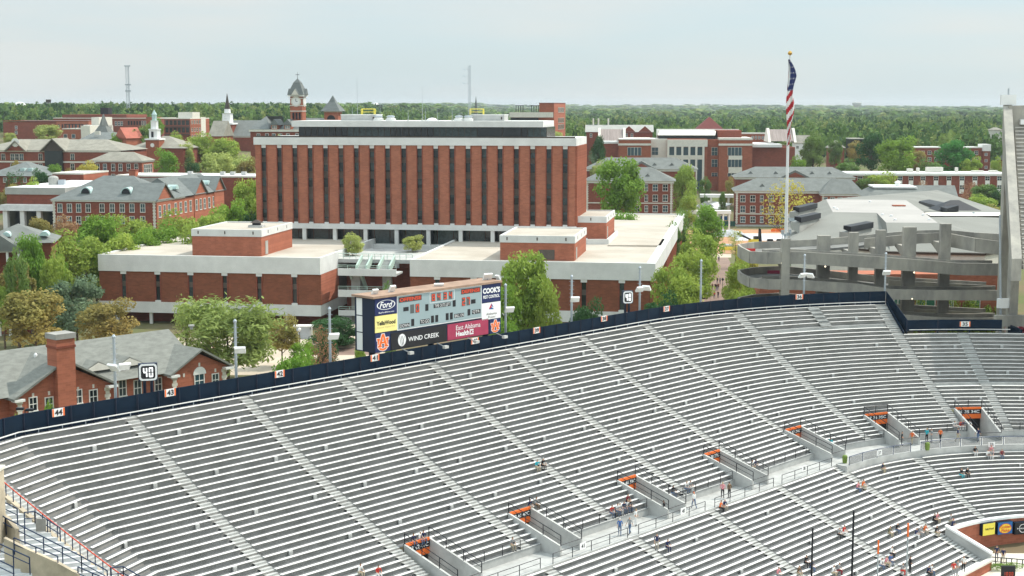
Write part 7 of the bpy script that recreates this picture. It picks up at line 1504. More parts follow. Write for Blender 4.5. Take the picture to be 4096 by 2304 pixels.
# ================================================================ people
def person_mesh(pose):
    V, Ed, Rd, Tg = [], [], [], []
    def v(p, r, tg, par=None):
        V.append(p); Rd.append(r if isinstance(r, tuple) else (r, r)); Tg.append(tg)
        if par is not None: Ed.append((par, len(V) - 1))
        return len(V) - 1
    sit = pose == 'sit'; zh = .10 if sit else .95
    ln = -.14 if sit else -.03
    pel = v((0, 0, zh), (.15, .11), 'p'); sp_ = v((0, ln * .4, zh + .22), (.135, .1), 's', pel); chs = v((0, ln, zh + .44), (.15, .105), 's', sp_); nk = v((0, ln * 1.1, zh + .57), (.055, .055), 'k', chs)
    hd = v((0, ln * 1.1 - .03, zh + .67), (.082, .095), 'k', nk); tp = v((0, ln * 1.1 - .01, zh + .79), (.075, .085), 'h', hd); v((0, ln * 1.1 - .115, zh + .66), .014, 'k', hd)
    for s_ in (-1, 1):
        sh = v((s_ * .19, ln, zh + .46), .058, 's', chs)
        if pose == 'sit': el, wr, hn = (s_ * .25, ln - .06, zh + .2), (s_ * .16, ln - .28, zh + .12), (s_ * .12, ln - .35, zh + .1)
        elif pose == 'walk': k = s_ * .16; el, wr, hn = (s_ * .24, k * .5, zh + .2), (s_ * .24, k * 1.4 - .08, zh + .0), (s_ * .24, k * 1.7 - .1, zh - .07)
        else: el, wr, hn = (s_ * .26, .03, zh + .19), (s_ * .2, -.12, zh + .03), (s_ * .16, -.18, zh + .0)
        e = v(el, .045, 's', sh); w_ = v(wr, .03, 'k', e); h = v(hn, (.034, .022), 'k', w_)
        d = Vector(hn) - Vector(wr); d.normalize(); sd_ = d.cross(Vector((0, 0, 1))).normalized()
        for j, (o_, l_) in enumerate(((-.028, .07), (-.010, .085), (.010, .08), (.027, .06))):
            a_ = v(tuple(Vector(hn) + d * l_ * .55 + sd_ * o_), .009, 'k', h); v(tuple(Vector(hn) + d * l_ + sd_ * o_ + Vector((0, 0, -.015))), .008, 'k', a_)
        v(tuple(Vector(hn) - d * .01 + sd_ * .05 * s_), .01, 'k', h)
        hp = v((s_ * .1, 0, zh - .04), .092, 'p', pel)
        if sit: kn, an, to = (s_ * .13, -.43, zh - .0), (s_ * .13, -.42, zh - .44), (s_ * .14, -.58, zh - .49)
        elif pose == 'walk': k = s_ * .2; kn, an, to = (s_ * .1, -.06 - k * .6, .5), (s_ * .1, .05 - k * 1.3, .1), (s_ * .1, -.12 - k * 1.3, .05)
        else: kn, an, to = (s_ * .11, -.02, .5), (s_ * .12, .02, .09), (s_ * .14, -.15, .045)
        k_ = v(kn, .062, 'p', hp); a_ = v(an, .042, 'p', k_); v(to, (.045, .035), 'o', a_)
    me = D.meshes.new('p'); me.from_pydata(V, Ed, []); ob = D.objects.new('p', me); COL.objects.link(ob)
    md = ob.modifiers.new('s', 'SKIN'); md.use_smooth_shade = True
    for k, r in enumerate(Rd): me.skin_vertices[0].data[k].radius = r
    me.skin_vertices[0].data[0].use_root = True
    ob.modifiers.new('u', 'SUBSURF').levels = 1
    dg = C.evaluated_depsgraph_get(); dg.update(); m2 = D.meshes.new_from_object(ob.evaluated_get(dg)); D.objects.remove(ob); D.meshes.remove(me)
    P = np.array(V); tg = np.array(['kspho'.index(x) for x in Tg])
    # k skin, s shirt, p trousers, h hair, o shoes -> sample along the bones
    pts = []; lab = []
    for a, b in Ed:
        for f_ in (0, .25, .5, .75, 1): pts.append(P[a] * (1 - f_) + P[b] * f_); lab.append(tg[b] if f_ > .12 else tg[a])
    pts = np.array(pts); lab = np.array(lab)
    for x in range(5): m2.materials.append(None)
    for f_ in m2.polygons:
        d_ = ((pts - np.array(f_.center)) ** 2).sum(1); f_.material_index = int(lab[d_.argmin()]); f_.use_smooth = True
        if f_.center.z > zh + .735 or (f_.center.z > zh + .62 and f_.center.y > ln * 1.1 + .02): f_.material_index = 3
    return m2
PM = {k: person_mesh(k) for k in ('stand', 'walk', 'sit')}
CL = dict(red=(.55, .04, .03), orange=(.72, .15, .03), white=(.75, .75, .74), black=(.015, .015, .018), navy=(.02, .03, .09), blue=(.06, .14, .35), jeans=(.10, .15, .25), teal=(.03, .38, .45), khaki=(.42, .36, .25), grey=(.28, .29, .30), pink=(.65, .25, .28), brown=(.14, .09, .05), olive=(.13, .13, .07), maroon=(.2, .03, .04), skin=(.50, .30, .21), hair=(.05, .03, .02), blond=(.4, .28, .12), shorts=(.38, .34, .28))
def cm(k): return mat('cloth_' + k, CL[k], .85, 0)
def inv(x, y):
    s = x * math.sin(TH) + y * math.cos(TH); t_ = x * math.cos(TH) - y * math.sin(TH)
    if s <= SC: return s, TC - t_
    r = math.hypot(s - SC, TC - t_); return SC + math.degrees(math.atan2(s - SC, TC - t_)), r
def seat_at(px, py, tier):
    best = None
    for i in range(0, 34 if tier == 'u' else 25):
        z = (zr(i) if tier == 'u' else zl(i)); Rw = (Rr(i) if tier == 'u' else Rl(i)) + .16
        p = PZ(px, py, z + .12); a, r = inv(p.x, p.y); e = abs(r - Rw)
        if best is None or e < best[0]: best = (e, a, Rw, z)
    return best[1:]
def person(px, py, pose, shirt, pants, label, tier=None, z=None, hat=None, rz=None, group=None, sc=1.0, skinlegs=False):
    if pose == 'sit':
        a, Rw, z = seat_at(px, py, tier); p = Vector(pt(a, Rw, z)); r0 = R(48 - (max(0, a - SC))) + rnd.uniform(-.25, .25)
    else:
        if z is None:
            z = ZW
        p = PZ(px, py, z); r0 = rz if rz is not None else rnd.uniform(0, 6.28)
    o = D.objects.new('person', PM[pose]); COL.objects.link(o); o.location = p; o.rotation_euler = (0, 0, r0); o.scale = (1.06 * sc,) * 3
    tag(o, label, 'person', group)
    for k, m in enumerate((cm('skin'), cm(shirt), cm(pants), cm(hat or 'hair'), cm('black'))): o.material_slots[k].link = 'OBJECT'; o.material_slots[k].material = m
    return o
Sx = [
 (2157, 1868, 'teal', 'khaki', 'u', 'turquoise shirt sitting beside a white capped companion', None), (2180, 1862, 'black', 'black', 'u', 'white cap and black clothes sitting beside the turquoise shirt', 'white'),
 (2119, 2025, 'navy', 'shorts', 'u', 'navy shirt resting above the second tunnel entrance', 'white'), (2138, 2016, 'grey', 'brown', 'u', 'grey top sitting close right of the navy shirt above the tunnel', None),
 (1635, 2160, 'navy', 'jeans', 'u', 'navy jacket, leftmost of three above the lowest tunnel', None), (1660, 2152, 'white', 'jeans', 'u', 'white cap, middle of three above the lowest tunnel', 'white'), (1682, 2150, 'navy', 'jeans', 'u', 'right one of three above the lowest tunnel', None),
 (1447, 2290, 'white', 'khaki', 'u', 'white shirt at the bottom edge left of a red shirt', None), (1491, 2287, 'red', 'white', 'u', 'red shirt at the bottom edge beside a white shirt', None),
 (2093, 2190, 'grey', 'khaki', 'u', 'grey jacket alone on the last row by the railing', None),
 (2463, 2035, 'white', 'white', 'u', 'all in white at the left of the seated crowd', 'white'), (2487, 2058, 'red', 'jeans', 'u', 'bright red shirt in front of the seated crowd', None), (2505, 2027, 'white', 'jeans', 'u', 'white shirt and jeans inside the seated crowd', 'blond'), (2529, 2008, 'maroon', 'black', 'u', 'dark red shirt at the back of the seated crowd', None), (2525, 2040, 'navy', 'jeans', 'u', 'navy shirt in the middle of the seated crowd', None), (2554, 2035, 'black', 'jeans', 'u', 'black shirt and jeans right in the seated crowd', None), (2540, 2058, 'white', 'jeans', 'u', 'white top right in the front row of the crowd', None),
 (2734, 1978, 'black', 'jeans', 'u', 'black shirt alone right of the policeman tunnel', None), (2786, 1960, 'white', 'jeans', 'u', 'white shirt, left of a pair behind the standing white shirt', 'blond'), (2807, 1957, 'grey', 'white', 'u', 'grey shirt and cap, right of a pair behind the railing', 'grey'),
 (2879, 2029, 'orange', 'black', 'l', 'orange shirt sitting left of a navy shirt below the strollers', None), (2898, 2024, 'navy', 'shorts', 'l', 'navy shirt and white cap next to the orange shirt', 'white'), (2672, 2186, 'navy', 'navy', 'l', 'dark clothes sitting on the lower tier beside a standing friend', None),
 (3064, 1870, 'navy', 'grey', 'u', 'dark clothes near the fourth tunnel, left of a bag', None), (3050, 1874, 'white', 'khaki', 'u', 'white shirt near the fourth tunnel beside dark clothes', None),
 (3509, 1870, 'navy', 'khaki', 'l', 'navy shirt and light cap on the top curved lower row', 'white'), (3524, 1873, 'olive', 'khaki', 'l', 'olive shirt right beside the navy shirt on the top curved row', None),
 (3411, 1948, 'pink', 'jeans', 'l', 'pinkish shirt and pale jeans left of an orange shirt', None), (3434, 1940, 'orange', 'khaki', 'l', 'orange shirt and khaki shorts by the lower stair', None),
 (3850, 1899, 'black', 'teal', 'l', 'black shirt and dark teal trousers on the right lower tier', None), (3873, 1896, 'black', 'black', 'l', 'black clothes and white cap on the right lower tier', 'white'),
 (3913, 1814, 'black', 'white', 'l', 'black top, leftmost of five under the glass railing', None), (3937, 1816, 'white', 'grey', 'l', 'white top, second of five under the glass railing', None), (3954, 1816, 'grey', 'white', 'l', 'grey top, middle of five under the glass railing', None), (3977, 1812, 'pink', 'pink', 'l', 'pink dress, fourth of five under the glass railing', 'red'), (3993, 1812, 'maroon', 'jeans', 'l', 'dark red top, rightmost of five under the glass railing', None),
 (3867, 1727, 'white', 'grey', 'u', 'white top, first of four left of the rightmost tunnel', None), (3882, 1722, 'red', 'white', 'u', 'red and white, second of four left of the rightmost tunnel', None), (3898, 1725, 'navy', 'white', 'u', 'navy top, third of four left of the rightmost tunnel', None), (3925, 1725, 'white', 'jeans', 'u', 'white top, last of four left of the rightmost tunnel', None),
 (3745, 2081, 'black', 'black', 'l', 'black dress left of a pink shirt near the white cap wall', None), (3757, 2077, 'pink', 'khaki', 'l', 'hot pink shirt near the end of the lower rows', None), (3792, 2097, 'navy', 'navy', 'l', 'navy clothes and red cap beside the wall corner', 'red'), (3807, 2083, 'grey', 'khaki', 'l', 'grey top behind the red cap at the wall corner', None),
 (3679, 2141, 'navy', 'white', 'l', 'navy shirt, leftmost of four on the lower tier', None), (3691, 2132, 'grey', 'grey', 'l', 'grey shirt, second of four on the lower tier', None), (3710, 2124, 'orange', 'shorts', 'l', 'orange shirt, third of four on the lower tier', None), (3724, 2124, 'black', 'khaki', 'l', 'black shirt, last of four on the lower tier', None),
 (3546, 2128, 'olive', 'khaki', 'l', 'olive shirt right of the tall black pole', None), (3565, 2112, 'black', 'jeans', 'l', 'black shirt and white cap right of the olive shirt', 'white'), (3339, 2132, 'grey', 'black', 'l', 'grey hoodie left of a red shirt between the black poles', 'white'), (3358, 2124, 'red', 'white', 'l', 'red shirt and white trousers between the black poles', None),
 (3571, 2213, 'white', 'black', 'l', 'white shirt and dark cap between the white poles', 'black'), (3532, 2261, 'white', 'jeans', 'l', 'white shirt right beside the first white pole', None), (3550, 2252, 'pink', 'khaki', 'l', 'pale pink shirt, middle of three between white poles', None), (3569, 2244, 'blue', 'jeans', 'l', 'blue shirt, right of three between white poles', 'navy'),
 (3606, 2279, 'grey', 'red', 'l', 'grey shirt with a red bag left of the second white pole', None), (3703, 2286, 'navy', 'black', 'l', 'navy shirt low at the bottom right of the pole', None), (3718, 2282, 'white', 'jeans', 'l', 'white shirt next to the navy shirt at the bottom', None),
 (3223, 2263, 'navy', 'jeans', 'l', 'navy shirt touching the short black pole', None), (3238, 2252, 'black', 'black', 'l', 'black jacket behind the short black pole', None), (3337, 2290, 'white', 'khaki', 'l', 'white shirt at the bottom left of the tall black pole', None), (3366, 2282, 'grey', 'maroon', 'l', 'grey top at the bottom beside the tall black pole', None), (3200, 2292, 'brown', 'khaki', 'l', 'brown shirt at the bottom left of the short pole', None), (3110, 2296, 'pink', 'grey', 'l', 'head and pink shoulders cut by the bottom edge', None)]
for px, py, sh, pa, tr, lb, ht in Sx: person(px, py, 'sit', sh, pa, 'person in ' + lb if not lb.startswith(('head', 'right', 'leftmost')) else 'person, ' + lb, tr, hat=ht)
St = [
 (2479, 2143, 'walk', 'blue', 'jeans', 'pale blue shirt walking left on the walkway', ZW, 'white'), (2519, 2137, 'walk', 'grey', 'jeans', 'grey shirt walking behind the pale blue shirt', ZW, 'grey'), (2542, 2104, 'stand', 'white', 'white', 'white clothes standing at the front of the crowd', ZW, 'blond'),
 (2656, 2069, 'stand', 'black', 'black', 'black uniform standing upright by the tunnel wall', ZW, None), (2776, 2034, 'walk', 'white', 'jeans', 'long white shirt walking on the walkway', ZW, 'orange'), (2890, 1993, 'stand', 'pink', 'black', 'pink patterned jacket strolling beside a brown jacket', ZW, 'blond'), (2917, 1993, 'stand', 'brown', 'black', 'brown jacket strolling beside the pink jacket', ZW, None),
 (3322, 1806, 'stand', 'teal', 'navy', 'turquoise shirt leaning on the tunnel wall', ZW, None), (3606, 1782, 'stand', 'black', 'black', 'black uniform standing before the sixth tunnel', ZW, None), (3648, 1779, 'walk', 'orange', 'khaki', 'orange shirt walking out of the sixth tunnel', ZW, None), (3706, 1768, 'stand', 'teal', 'black', 'teal top standing by the right green bin', ZW, 'blond'), (3726, 1770, 'stand', 'grey', 'grey', 'grey dress right of the teal top', ZW, None),
 (3761, 1769, 'walk', 'orange', 'black', 'orange shirt and black trousers on the walkway', ZW, None), (3830, 1767, 'walk', 'navy', 'khaki', 'dark blue shirt and khaki trousers walking left', ZW, None), (3912, 1767, 'walk', 'navy', 'jeans', 'jeans walking past the seated four', ZW, None),
 (2627, 2205, 'walk', 'navy', 'shorts', 'navy shirt and shorts standing on the lower stair', 3.1, None),
 (3639, 2292, 'stand', 'black', 'black', 'slim black clothes standing at the second white pole', -2.3, None), (3813, 2310, 'stand', 'red', 'grey', 'red shirt near the tan cap wall at the bottom', -3.2, 'white'), (3828, 2305, 'stand', 'grey', 'grey', 'grey shirt right of the red shirt at the bottom', -3.2, None), (3853, 2288, 'stand', 'white', 'black', 'white shirt and black trousers on the lowest row', -3.2, None),
 (4011, 2253, 'stand', 'navy', 'khaki', 'navy shirt with a bag standing on the apron', -5, None), (3986, 2243, 'stand', 'navy', 'navy', 'navy cap half hidden behind the white end wall', -5, 'navy'),
 (1747, 1440, 'walk', 'white', 'black', 'white shirt moving in the shade under the scoreboard', 17.5, None), (1700, 1449, 'stand', 'black', 'black', 'dark clothes in the shade under the scoreboard', 17.5, None)]
for px, py, po, sh, pa, lb, z, ht in St: person(px, py, po, sh, pa, 'person in ' + lb, z=z, hat=ht, sc=1.0)
Gd = [(2875, 1047, 'navy', 'black', 'farthest right'), (2861, 1045, 'blue', 'navy', 'farthest left'), (2857, 1066, 'red', 'black', 'upper red shirt'), (2851, 1072, 'red', 'red', 'all red clothes'), (2869, 1136, 'black', 'navy', 'left of the middle pair'), (2880, 1136, 'grey', 'navy', 'right of the middle pair'), (2849, 1160, 'maroon', 'black', 'alone left of the trio'), (2861, 1161, 'black', 'black', 'left of the trio'), (2867, 1164, 'black', 'jeans', 'middle of the trio'), (2873, 1160, 'maroon', 'black', 'right of the trio'), (2828, 1195, 'white', 'navy', 'beside the plain pole'), (2842, 1186, 'maroon', 'black', 'second from the plain pole'), (2857, 1195, 'red', 'navy', 'nearest red shirt'), (2872, 1193, 'black', 'navy', 'nearest black shirt')]
for px, py, sh, pa, lb in Gd:
    p = PZ(px, py, 0); person(px, py, 'walk', sh, pa, 'distant walker on the brick path, %s' % lb, z=.06, rz=0)
for px, py, sh, pa, lb in ((855, 1418, 'orange', 'black', 'person in orange under the willow'), (977, 1431, 'blue', 'jeans', 'person in blue right of the willow trunk'), (983, 1425, 'white', 'navy', 'person in white beside the blue one near the willow')): person(px, py, 'walk', sh, pa, lb, z=.05)
# ---- poles at the field side
def fpole(label, px, py, m, r, Y=122, tip_=None):
    q = PY(px, py, Y); t = thing('field_pole', label, 'pole', (q.x, Y, -6)); MB().tube((0, 0, 0), (0, 0, q.z + 6), r, r * .8, 8).build('shaft', m, t); MB().tube((0, 0, 0), (0, 0, 1), r * 1.8, r * 1.8, 8).build('base', M['metal'], t)
    if tip_: MB().tube((0, 0, q.z + 4.9), (0, 0, q.z + 6.02), r * 1.05, r * .9, 8).build('tip', tip_, t)
fpole('shorter black net pole at the bottom of the lower tier', 3251, 2112, M['black'], .1); fpole('taller black net pole at the bottom of the lower tier', 3415, 2044, M['black'], .11)
fpole('shorter pale upright with an orange tip', 3514, 2163, M['metal'], .075, 118, mOr); fpole('taller pale upright with an orange tip', 3633, 2094, M['metal'], .085, 118, mOr)
t = thing('field_clock', 'dark clock box with red digits 1000 on a black frame at the bottom right corner', 'clock', PZ(4030, 2304, -4.8)); q = t.location
MB().box(-.75, .75, -.3, 0, -.2, 1.2).build('case', mBlk, t); b = MB(); pq = Plane((0, -.31, 0), (1, 0, 0), (0, 0, 1))
for k, ch in enumerate('1000'): seven(pq, b, ch, -.55 + k * .29, -.37 + k * .29, .15, .55, 0, .05)
b.build('digits', mDig, t)
hg = thing('hedge', 'clipped green hedge behind the dark clock box', 'hedge', PZ(4030, 2296, -5) + Vector((0, 1.2, 0))); o = D.objects.new('foliage', np_mesh('foliage', crown_template(55, 40, 1800, .05) * (3.4, .5, .5), LM['bright'])); COL.objects.link(o); o.parent = hg; o.location = (0, 0, .5)
b = MB(); rail3(b, [PZ(3960, 2262, -5), PZ(4110, 2275, -5)], 1.0, .06, 5, True, .6); b.build('low_fence', M['black'], label='low black fence behind the hedge at the corner', cat='fence')
# ================================================================ paths, site, vehicles, left corner
def sheet(name, pts, z, m, kind='structure', **k):
    b = MB(); P = [PZ(x, y, z) for x, y in pts]; b.quad(*reversed(P)); o = b.build(name, m); 
    if o.data.polygons[0].normal.z < 0: o.data.flip_normals()
    tag(o, kind=kind, **k); return o
mPav = mat('brick_paving', (.27, .19, .15), .9, .14, .25, col2=(.21, .14, .115)); mDirt = mat('orange_dirt', (.48, .26, .14), 1, .2, .12, col2=(.36, .2, .12)); mTan = mat('tan_paving', (.50, .42, .33), .95, .12, .15); mAs = mat('asphalt', (.07, .07, .07), .9, .15, .2)
sheet('brick_path', [(2790, 1270), (3010, 1270), (2935, 1080), (2905, 1015), (2850, 1015), (2830, 1080)], .03, mPav)
sheet('construction_ground', [(2700, 1014), (3160, 1014), (3150, 905), (2700, 890)], .034, mDirt); sheet('gravel_apron', [(2860, 1016), (2925, 1016), (2925, 1030), (2855, 1030)], .04, mTan)
sheet('plaza', [(520, 1500), (1560, 1500), (1560, 1350), (520, 1350)], .03, mTan); sheet('road', [(-80, 1600), (520, 1500), (520, 1400), (-80, 1480)], .034, mTan)
sheet('brick_plaza', [(1230, 1420), (1520, 1420), (1520, 1360), (1230, 1360)], .04, mPav)
sheet('forecourt', [(2700, 838), (2960, 838), (2960, 765), (2720, 765)], .4, mTan)
sheet('car_park', [(3180, 668), (3420, 668), (3380, 618), (3180, 618)], 8.5, mTan)
t = thing('garden_steps', 'tan outdoor steps between dark shrubs left of the scoreboard', 'steps', PZ(1405, 1392, .05))
for k in range(6): MB().box(-3.2, 3.2, k * .6, k * .6 + .62, 0, .22 + k * .22).build('step', mTan, t)
MB().box(-3.2, 3.2, 4, 22, 0, 1.3).build('upper_path', mTan, t)
# dirt heap, tarp and site things
q = PZ(2920, 948, 0); hp = MB()
for j in range(9):
    for i in range(13):
        u_, v_ = i / 12, j / 8; hp.v.append((q.x - 7 + 14 * u_, q.y + 10 * v_, max(0, 2.2 * math.sin(math.pi * u_) ** .7 * math.sin(math.pi * v_) ** .7 + .25 * math.sin(i * 2.3 + j)))) 
for j in range(8):
    for i in range(12): a = j * 13 + i; hp.f.append((a, a + 1, a + 14, a + 13))
hp.build('gravel_heap', mat('grey_gravel', (.42, .43, .45), 1, .15, .8), label='pale grey gravel heap on the building site', cat='gravel heap')
sheet('tarpaulin', [(2940, 962), (3150, 962), (3145, 934), (2945, 934)], .06, mat('pale_tarp', (.55, .57, .60), .7, .1, .4, stretch=(1, 3, 1)))
ex = thing('excavator', 'yellow excavator with folded dark arm on the building site', 'excavator', PZ(3015, 980, .05), R(20))
MB().box(-1.6, 1.6, -1.5, -.9, 0, .8).build('track', M['black'], ex); MB().box(-1.6, 1.6, .9, 1.5, 0, .8).build('track', M['black'], ex); MB().box(-1.5, 1.2, -1.1, 1.1, .9, 2.0).build('body', M['yellow'], ex); MB().box(-.2, 1.1, -1.1, .1, 2.0, 3.0).build('cab', M['glass'], ex)
MB().hexa([(-1.2, -.2, 1.6), (-1.2, .2, 1.6), (-6.5, .2, 3.8), (-6.5, -.2, 3.8)], [(-1.0, -.2, 2.1), (-1.0, .2, 2.1), (-6.3, .2, 4.5), (-6.3, -.2, 4.5)]).build('boom', M['black'], ex)
MB().hexa([(1.6, -.35, .4), (3.0, -.35, .2), (3.0, .35, .2), (1.6, .35, .4)], [(1.9, -.3, 5.6), (2.5, -.3, 5.4), (2.5, .3, 5.4), (1.9, .3, 5.6)]).build('arm', M['black'], ex)
for px, s_ in ((3080, 'left'), (3118, 'right')):
    g = thing('generator_cart', '%s one of two small dark machine carts on the orange dirt' % s_, 'machine', PZ(px, 976, .05)); MB().box(-1.0, 1.0, -.6, .6, .4, 1.5).build('cabinet', M['black'], g); MB().box(-.9, .9, -.5, .5, 1.5, 1.7).build('lid', M['mull'], g)
    for x in (-.7, .7): MB().tube((x, -.7, .35), (x, .7, .35), .33, n=10).build('wheel', M['black'], g)
q = PZ(3112, 928, .05); bn = thing('barrier_fence', 'orange mesh barrier along the site edge by the flagpole', 'barrier', q); 
for k in range(3): MB().box(-2.6 + k * 1.8, -.9 + k * 1.8, -.05, .05, .1, 1.3).build('mesh_panel', mOr, bn)
q = PZ(2930, 905, .05); gf_ = thing('site_fence', 'dark green screened site fence in front of the right dormitory', 'fence', q, R(-6))
for k in range(6): MB().box(-7.5 + k * 2.5, -5.05 + k * 2.5, -.05, .05, 0, 2.0).build('panel', mat('green_screen', (.03, .10, .08), .8, .1, 1), gf_)
for px, s_ in ((2882, 'left'), (2894, 'middle'), (2905, 'right')):
    w_ = thing('portable_toilet', 'blue portable toilet under the colonnade, %s one' % s_, 'portable toilet', PZ(px, 884, .1)); MB().box(-.55, .55, -.5, .5, 0, 2.0).build('cabin', mBlue, w_); MB().box(-.6, .6, -.55, .55, 2.0, 2.15).build('roof', M['white'], w_)
q = PZ(2920, 1000, .05); sk = thing('loader', 'long yellow loader bucket on the dirt edge', 'loader', q); MB().hexa([(-3.5, -.8, 0), (3.5, -.8, 0), (3.5, .8, 0), (-3.5, .8, 0)], [(-3.2, -.9, 1.1), (3.2, -.9, 1.1), (3.2, .9, 1.1), (-3.2, .9, 1.1)]).build('bucket', M['yellow'], sk); MB().tube((-2, 0, 1.5), (1, 0, 1.5), .5, n=12).build('drum', M['metal'], sk)
# vehicles
def car(label, p, rz, col, L_=4.6, W_=1.85, H_=1.5, van=False):
    t = thing('parked_car' if not van else 'utility_cart', label, 'car' if not van else 'utility vehicle', p, rz)
    b = MB(); prof = [(-L_ / 2, .35), (L_ / 2, .35), (L_ / 2, .8), (L_ / 2 - .9, .95), (-L_ / 2, 1.0)]; b.hexa([(x, -W_ / 2, z) for x, z in prof], [(x, W_ / 2, z) for x, z in prof]); b.build('body', mat('car_paint_' + col, CL[col], .3, 0, spec=.6), t)
    b = MB(); pr2 = [(-L_ / 2 + .3, 1.0), (L_ / 2 - 1.1, .95), (L_ / 2 - 1.7, H_), (-L_ / 2 + .7, H_)]; b.hexa([(x, -W_ / 2 + .12, z) for x, z in pr2], [(x, W_ / 2 - .12, z) for x, z in pr2]); b.build('cabin_glass', M['glass'], t)
    MB().box(-L_ / 2 + .75, L_ / 2 - 1.75, -W_ / 2 + .14, W_ / 2 - .14, H_, H_ + .05).build('roof', mat('car_paint_' + col, CL[col]), t)
    for x in (-L_ * .3, L_ * .3):
        for y in (-W_ / 2 + .1, W_ / 2 - .1): w_ = MB().tube((x, y - .12, .34), (x, y + .12, .34), .34, n=12).build('wheel', M['black'], t)
    for y in (-.6, .6): MB().box(L_ / 2 - .03, L_ / 2 + .03, y - .18, y + .18, .6, .75).build('headlight', M['white'], t)
    return t
car('black car by the pole at the edge of the brick path', PZ(2792, 1192, .05), R(150), 'black')
ut = thing('utility_truck', 'small black utility truck with white flat roof on the brick path', 'utility vehicle', PZ(2818, 1166, .05), R(80))
MB().box(-2, 2, -1, 1, .5, 1.9).build('body', M['black'], ut); MB().box(1.2, 2.2, -.9, .9, 1.2, 2.3).build('windscreen', M['glass'], ut); MB().box(-2.1, 1.8, -1.1, 1.1, 2.6, 2.75).build('roof', M['white'], ut)
for x in (-1.8, 1.5):
    for y in (-.95, .9): MB().box(x, x + .08, y, y + .08, 1.9, 2.6).build('roof_post', M['black'], ut)
for x in (-1.3, 1.3):
    for y in (-.95, .95): MB().tube((x, y - .12, .4), (x, y + .12, .4), .4, n=12).build('wheel', M['black'], ut)
for px, py, c_, s_ in ((3215, 640, 'white', 'white car, left in the far car park'), (3240, 636, 'grey', 'grey car, middle of the far car park'), (3262, 642, 'white', 'white car nearest the dark green tree in the car park'), (3335, 636, 'white', 'white car beside the small dark house'), (3350, 645, 'blue', 'blue car below the small dark house')):
    car(s_, PZ(px, py, 8.55), R(20), c_)
for px, py, s_ in ((2878, 1165, 'black street lamp on the brick path by the walkers'), (1188, 1385, 'black globe lamp by the willow'), (1600 / 2.415, 1450, 'lamp by the left plaza edge')):
    q = PZ(px + 12, py + 20, .05); t = thing('street_lamp', s_, 'street lamp', q); MB().tube((0, 0, 0), (0, 0, 3.8), .09, .06, 6).build('post', M['black'], t); MB().lathe((0, 0, 3.8), [(.1, 0), (.28, .25), (.3, .5), (.1, .75)], 10).build('globe', M['white'] if 'globe' in s_ else M['black'], t)
kb = thing('kiosk', 'grey garden kiosk with pale frame beside the willow', 'kiosk', PZ(1210, 1352, .05)); MB().box(-1.6, 1.6, -1, 1, 0, 2.4).build('box', M['metal'], kb); MB().box(-1.8, 2.2, -1.2, 1.2, 2.4, 2.6).build('roof', M['wtrim'], kb); MB().box(2.0, 2.15, -1.2, -1.05, 0, 2.4).build('post', M['wtrim'], kb)
t = thing('spotlight_bar', 'black twin floodlights on a bracket above the far left fence', 'floodlight', PY(100, 1648, 131)); b = MB(); b.tube((0, 0, -1), (0, 0, .2), .05); b.build('post', M['black'], t); MB().box(-.75, -.1, -.2, .2, .2, .4).build('lamp_head', M['black'], t); MB().box(.1, .75, -.2, .2, .1, .3).build('lamp_head', M['black'], t)
# ---- lower left corner: neighbouring stand
G3 = 'dark blue rails of the corner stand'
P1, P2, P3 = PZ(30, 2000, 14.9), PZ(500, 2330, 9.4), PZ(-30, 2330, 11.2)
nv = (P2 - P1).cross(P3 - P1).normalized()
def PP(px, py, up_=0):
    r = ray(px, py); o_ = P1 + UP * up_; k = (o_ - Vector((0, 0, HC))).dot(nv) / r.dot(nv); return Vector((0, 0, HC)) + r * k
corner = thing('corner_stand', 'pale stepped floor of the neighbouring stand in the lower left corner', 'seating section')
zB_ = lambda x, y: (x / 2.275, 1944 + y / 2.275)
A_, B_ = PP(0, 1990), PP(470, 2330); n = 18
mWs = mat('bleached_steps', (.62, .63, .63), .85, .08, .8)
for k in range(n):
    a = A_.lerp(B_, k / n); c_ = A_.lerp(B_, (k + 1) / n); d = Vector((-.93, -.37, 0)) * 11; z = (a.z + c_.z) / 2
    MB().hexa([(a.x, a.y, z - 3), (c_.x, c_.y, z - 3), (c_.x + d.x, c_.y + d.y, z - 3), (a.x + d.x, a.y + d.y, z - 3)], [(a.x, a.y, z), (c_.x, c_.y, z), (c_.x + d.x, c_.y + d.y, z + .0), (a.x + d.x, a.y + d.y, z + .0)]).build('step', mWs, corner)
mT = MATS['tan_concrete']
def lowwall(pts, h, label, w_=.35):
    t = thing('low_wall', label, 'wall'); 
    for a, c_ in zip(pts, pts[1:]): P, Q = PP(*zB_(*a)), PP(*zB_(*c_)); MB().hexa(*slab(P, Q, w_, P.z - 1.5, P.z + h, Q.z - 1.5, Q.z + h)).build('wall_piece', mT, t)
lowwall([(-20, 290), (70, 360), (160, 470)], .7, 'tan concrete wall piece at the left edge below the blue rails'); lowwall([(45, 530), (270, 640), (520, 750), (720, 860)], .55, 'tan concrete wall slanting across the lower left corner')
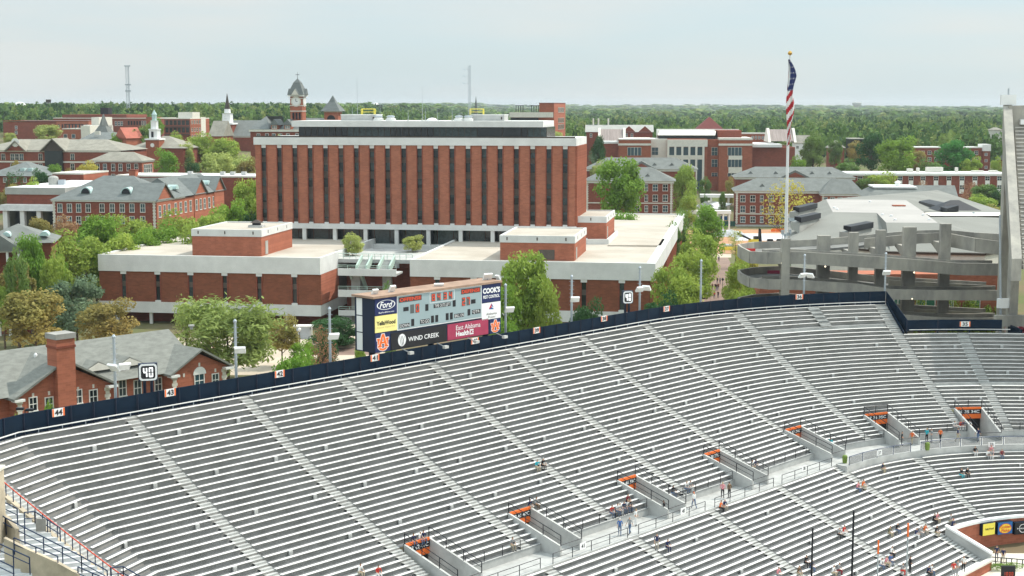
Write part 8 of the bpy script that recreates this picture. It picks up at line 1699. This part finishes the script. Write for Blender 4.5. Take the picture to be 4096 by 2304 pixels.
def brail(pts, label, h=1.05, mid=True):
    t = thing('railing', label, 'railing', (0, 0, 0), 0, G3); B = [PP(*zB_(x, y), h) - UP * h for x, y in pts]; b = MB(); up2 = UP * h
    b.path([p + up2 for p in B], .05, 6); b.path([p + up2 * .5 for p in B], .04, 6); b.build('rails', M['bluerail'], t)
    for a, c_ in zip(B, B[1:]):
        k = max(1, round((c_ - a).length / 1.6))
        for j in range(k + 1): q = a.lerp(c_, j / k); MB().tube(q - UP * .3, q + up2, .05, n=6).build('post', M['bluerail'], t)
brail([(-30, 235), (50, 290), (740, 640), (975, 770)], 'long dark blue railing running down the lower left corner'); brail([(125, 470), (525, 640)], 'dark blue railing on the slanting tan wall'); brail([(-30, 515), (268, 650)], 'dark blue railing second from the bottom left'); brail([(-20, 670), (122, 738)], 'dark blue railing lowest at the left edge'); brail([(220, 240), (315, 232), (545, 380)], 'dark blue gate railing beside the tan curb'); brail([(-20, 120), (155, 205)], 'short dark blue railing highest at the left edge'); brail([(708, 735), (975, 850)], 'dark blue railing cut by the bottom edge'); brail([(1010, 745), (1120, 733), (1290, 830)], 'dark blue railing touching the orange rail at the bottom')
q = PP(*zB_(375, 420)); t = thing('notice_board', 'clear notice panel on the blue gate railing', 'notice', q); MB().box(-.4, .4, -.03, .03, .1, 1.1).build('panel', mat('grey_notice', (.28, .27, .25), .4, .2, 1), t)
q = PY(12, 1990, 112.5); tp = thing('gate_pillar', 'tan concrete pillar at the left end of the top rows', 'pillar', (q.x - 1.2, 113, 0)); MB().box(-1.4, .9, -.8, .8, 8, PY(12, 1888, 112.5).z).build('block', mT, tp); MB().box(-1.5, 1.0, -.9, .9, PY(12, 1888, 112.5).z, PY(12, 1884, 112.5).z + .15).build('cap', M['trim'], tp)
# ---- haze
hm = D.materials.new('haze_air'); hm.use_nodes = True; t = hm.node_tree; t.nodes.clear(); o_ = t.nodes.new('ShaderNodeOutputMaterial'); pv = t.nodes.new('ShaderNodeVolumePrincipled')
pv.inputs['Color'].default_value = (.86, .93, 1, 1); pv.inputs['Density'].default_value = .00006; pv.inputs['Anisotropy'].default_value = .2; t.links.new(pv.outputs[0], o_.inputs['Volume'])
MB().box(-9200, 9200, -500, 12200, -9, 95).build('haze', hm, kind='stuff')
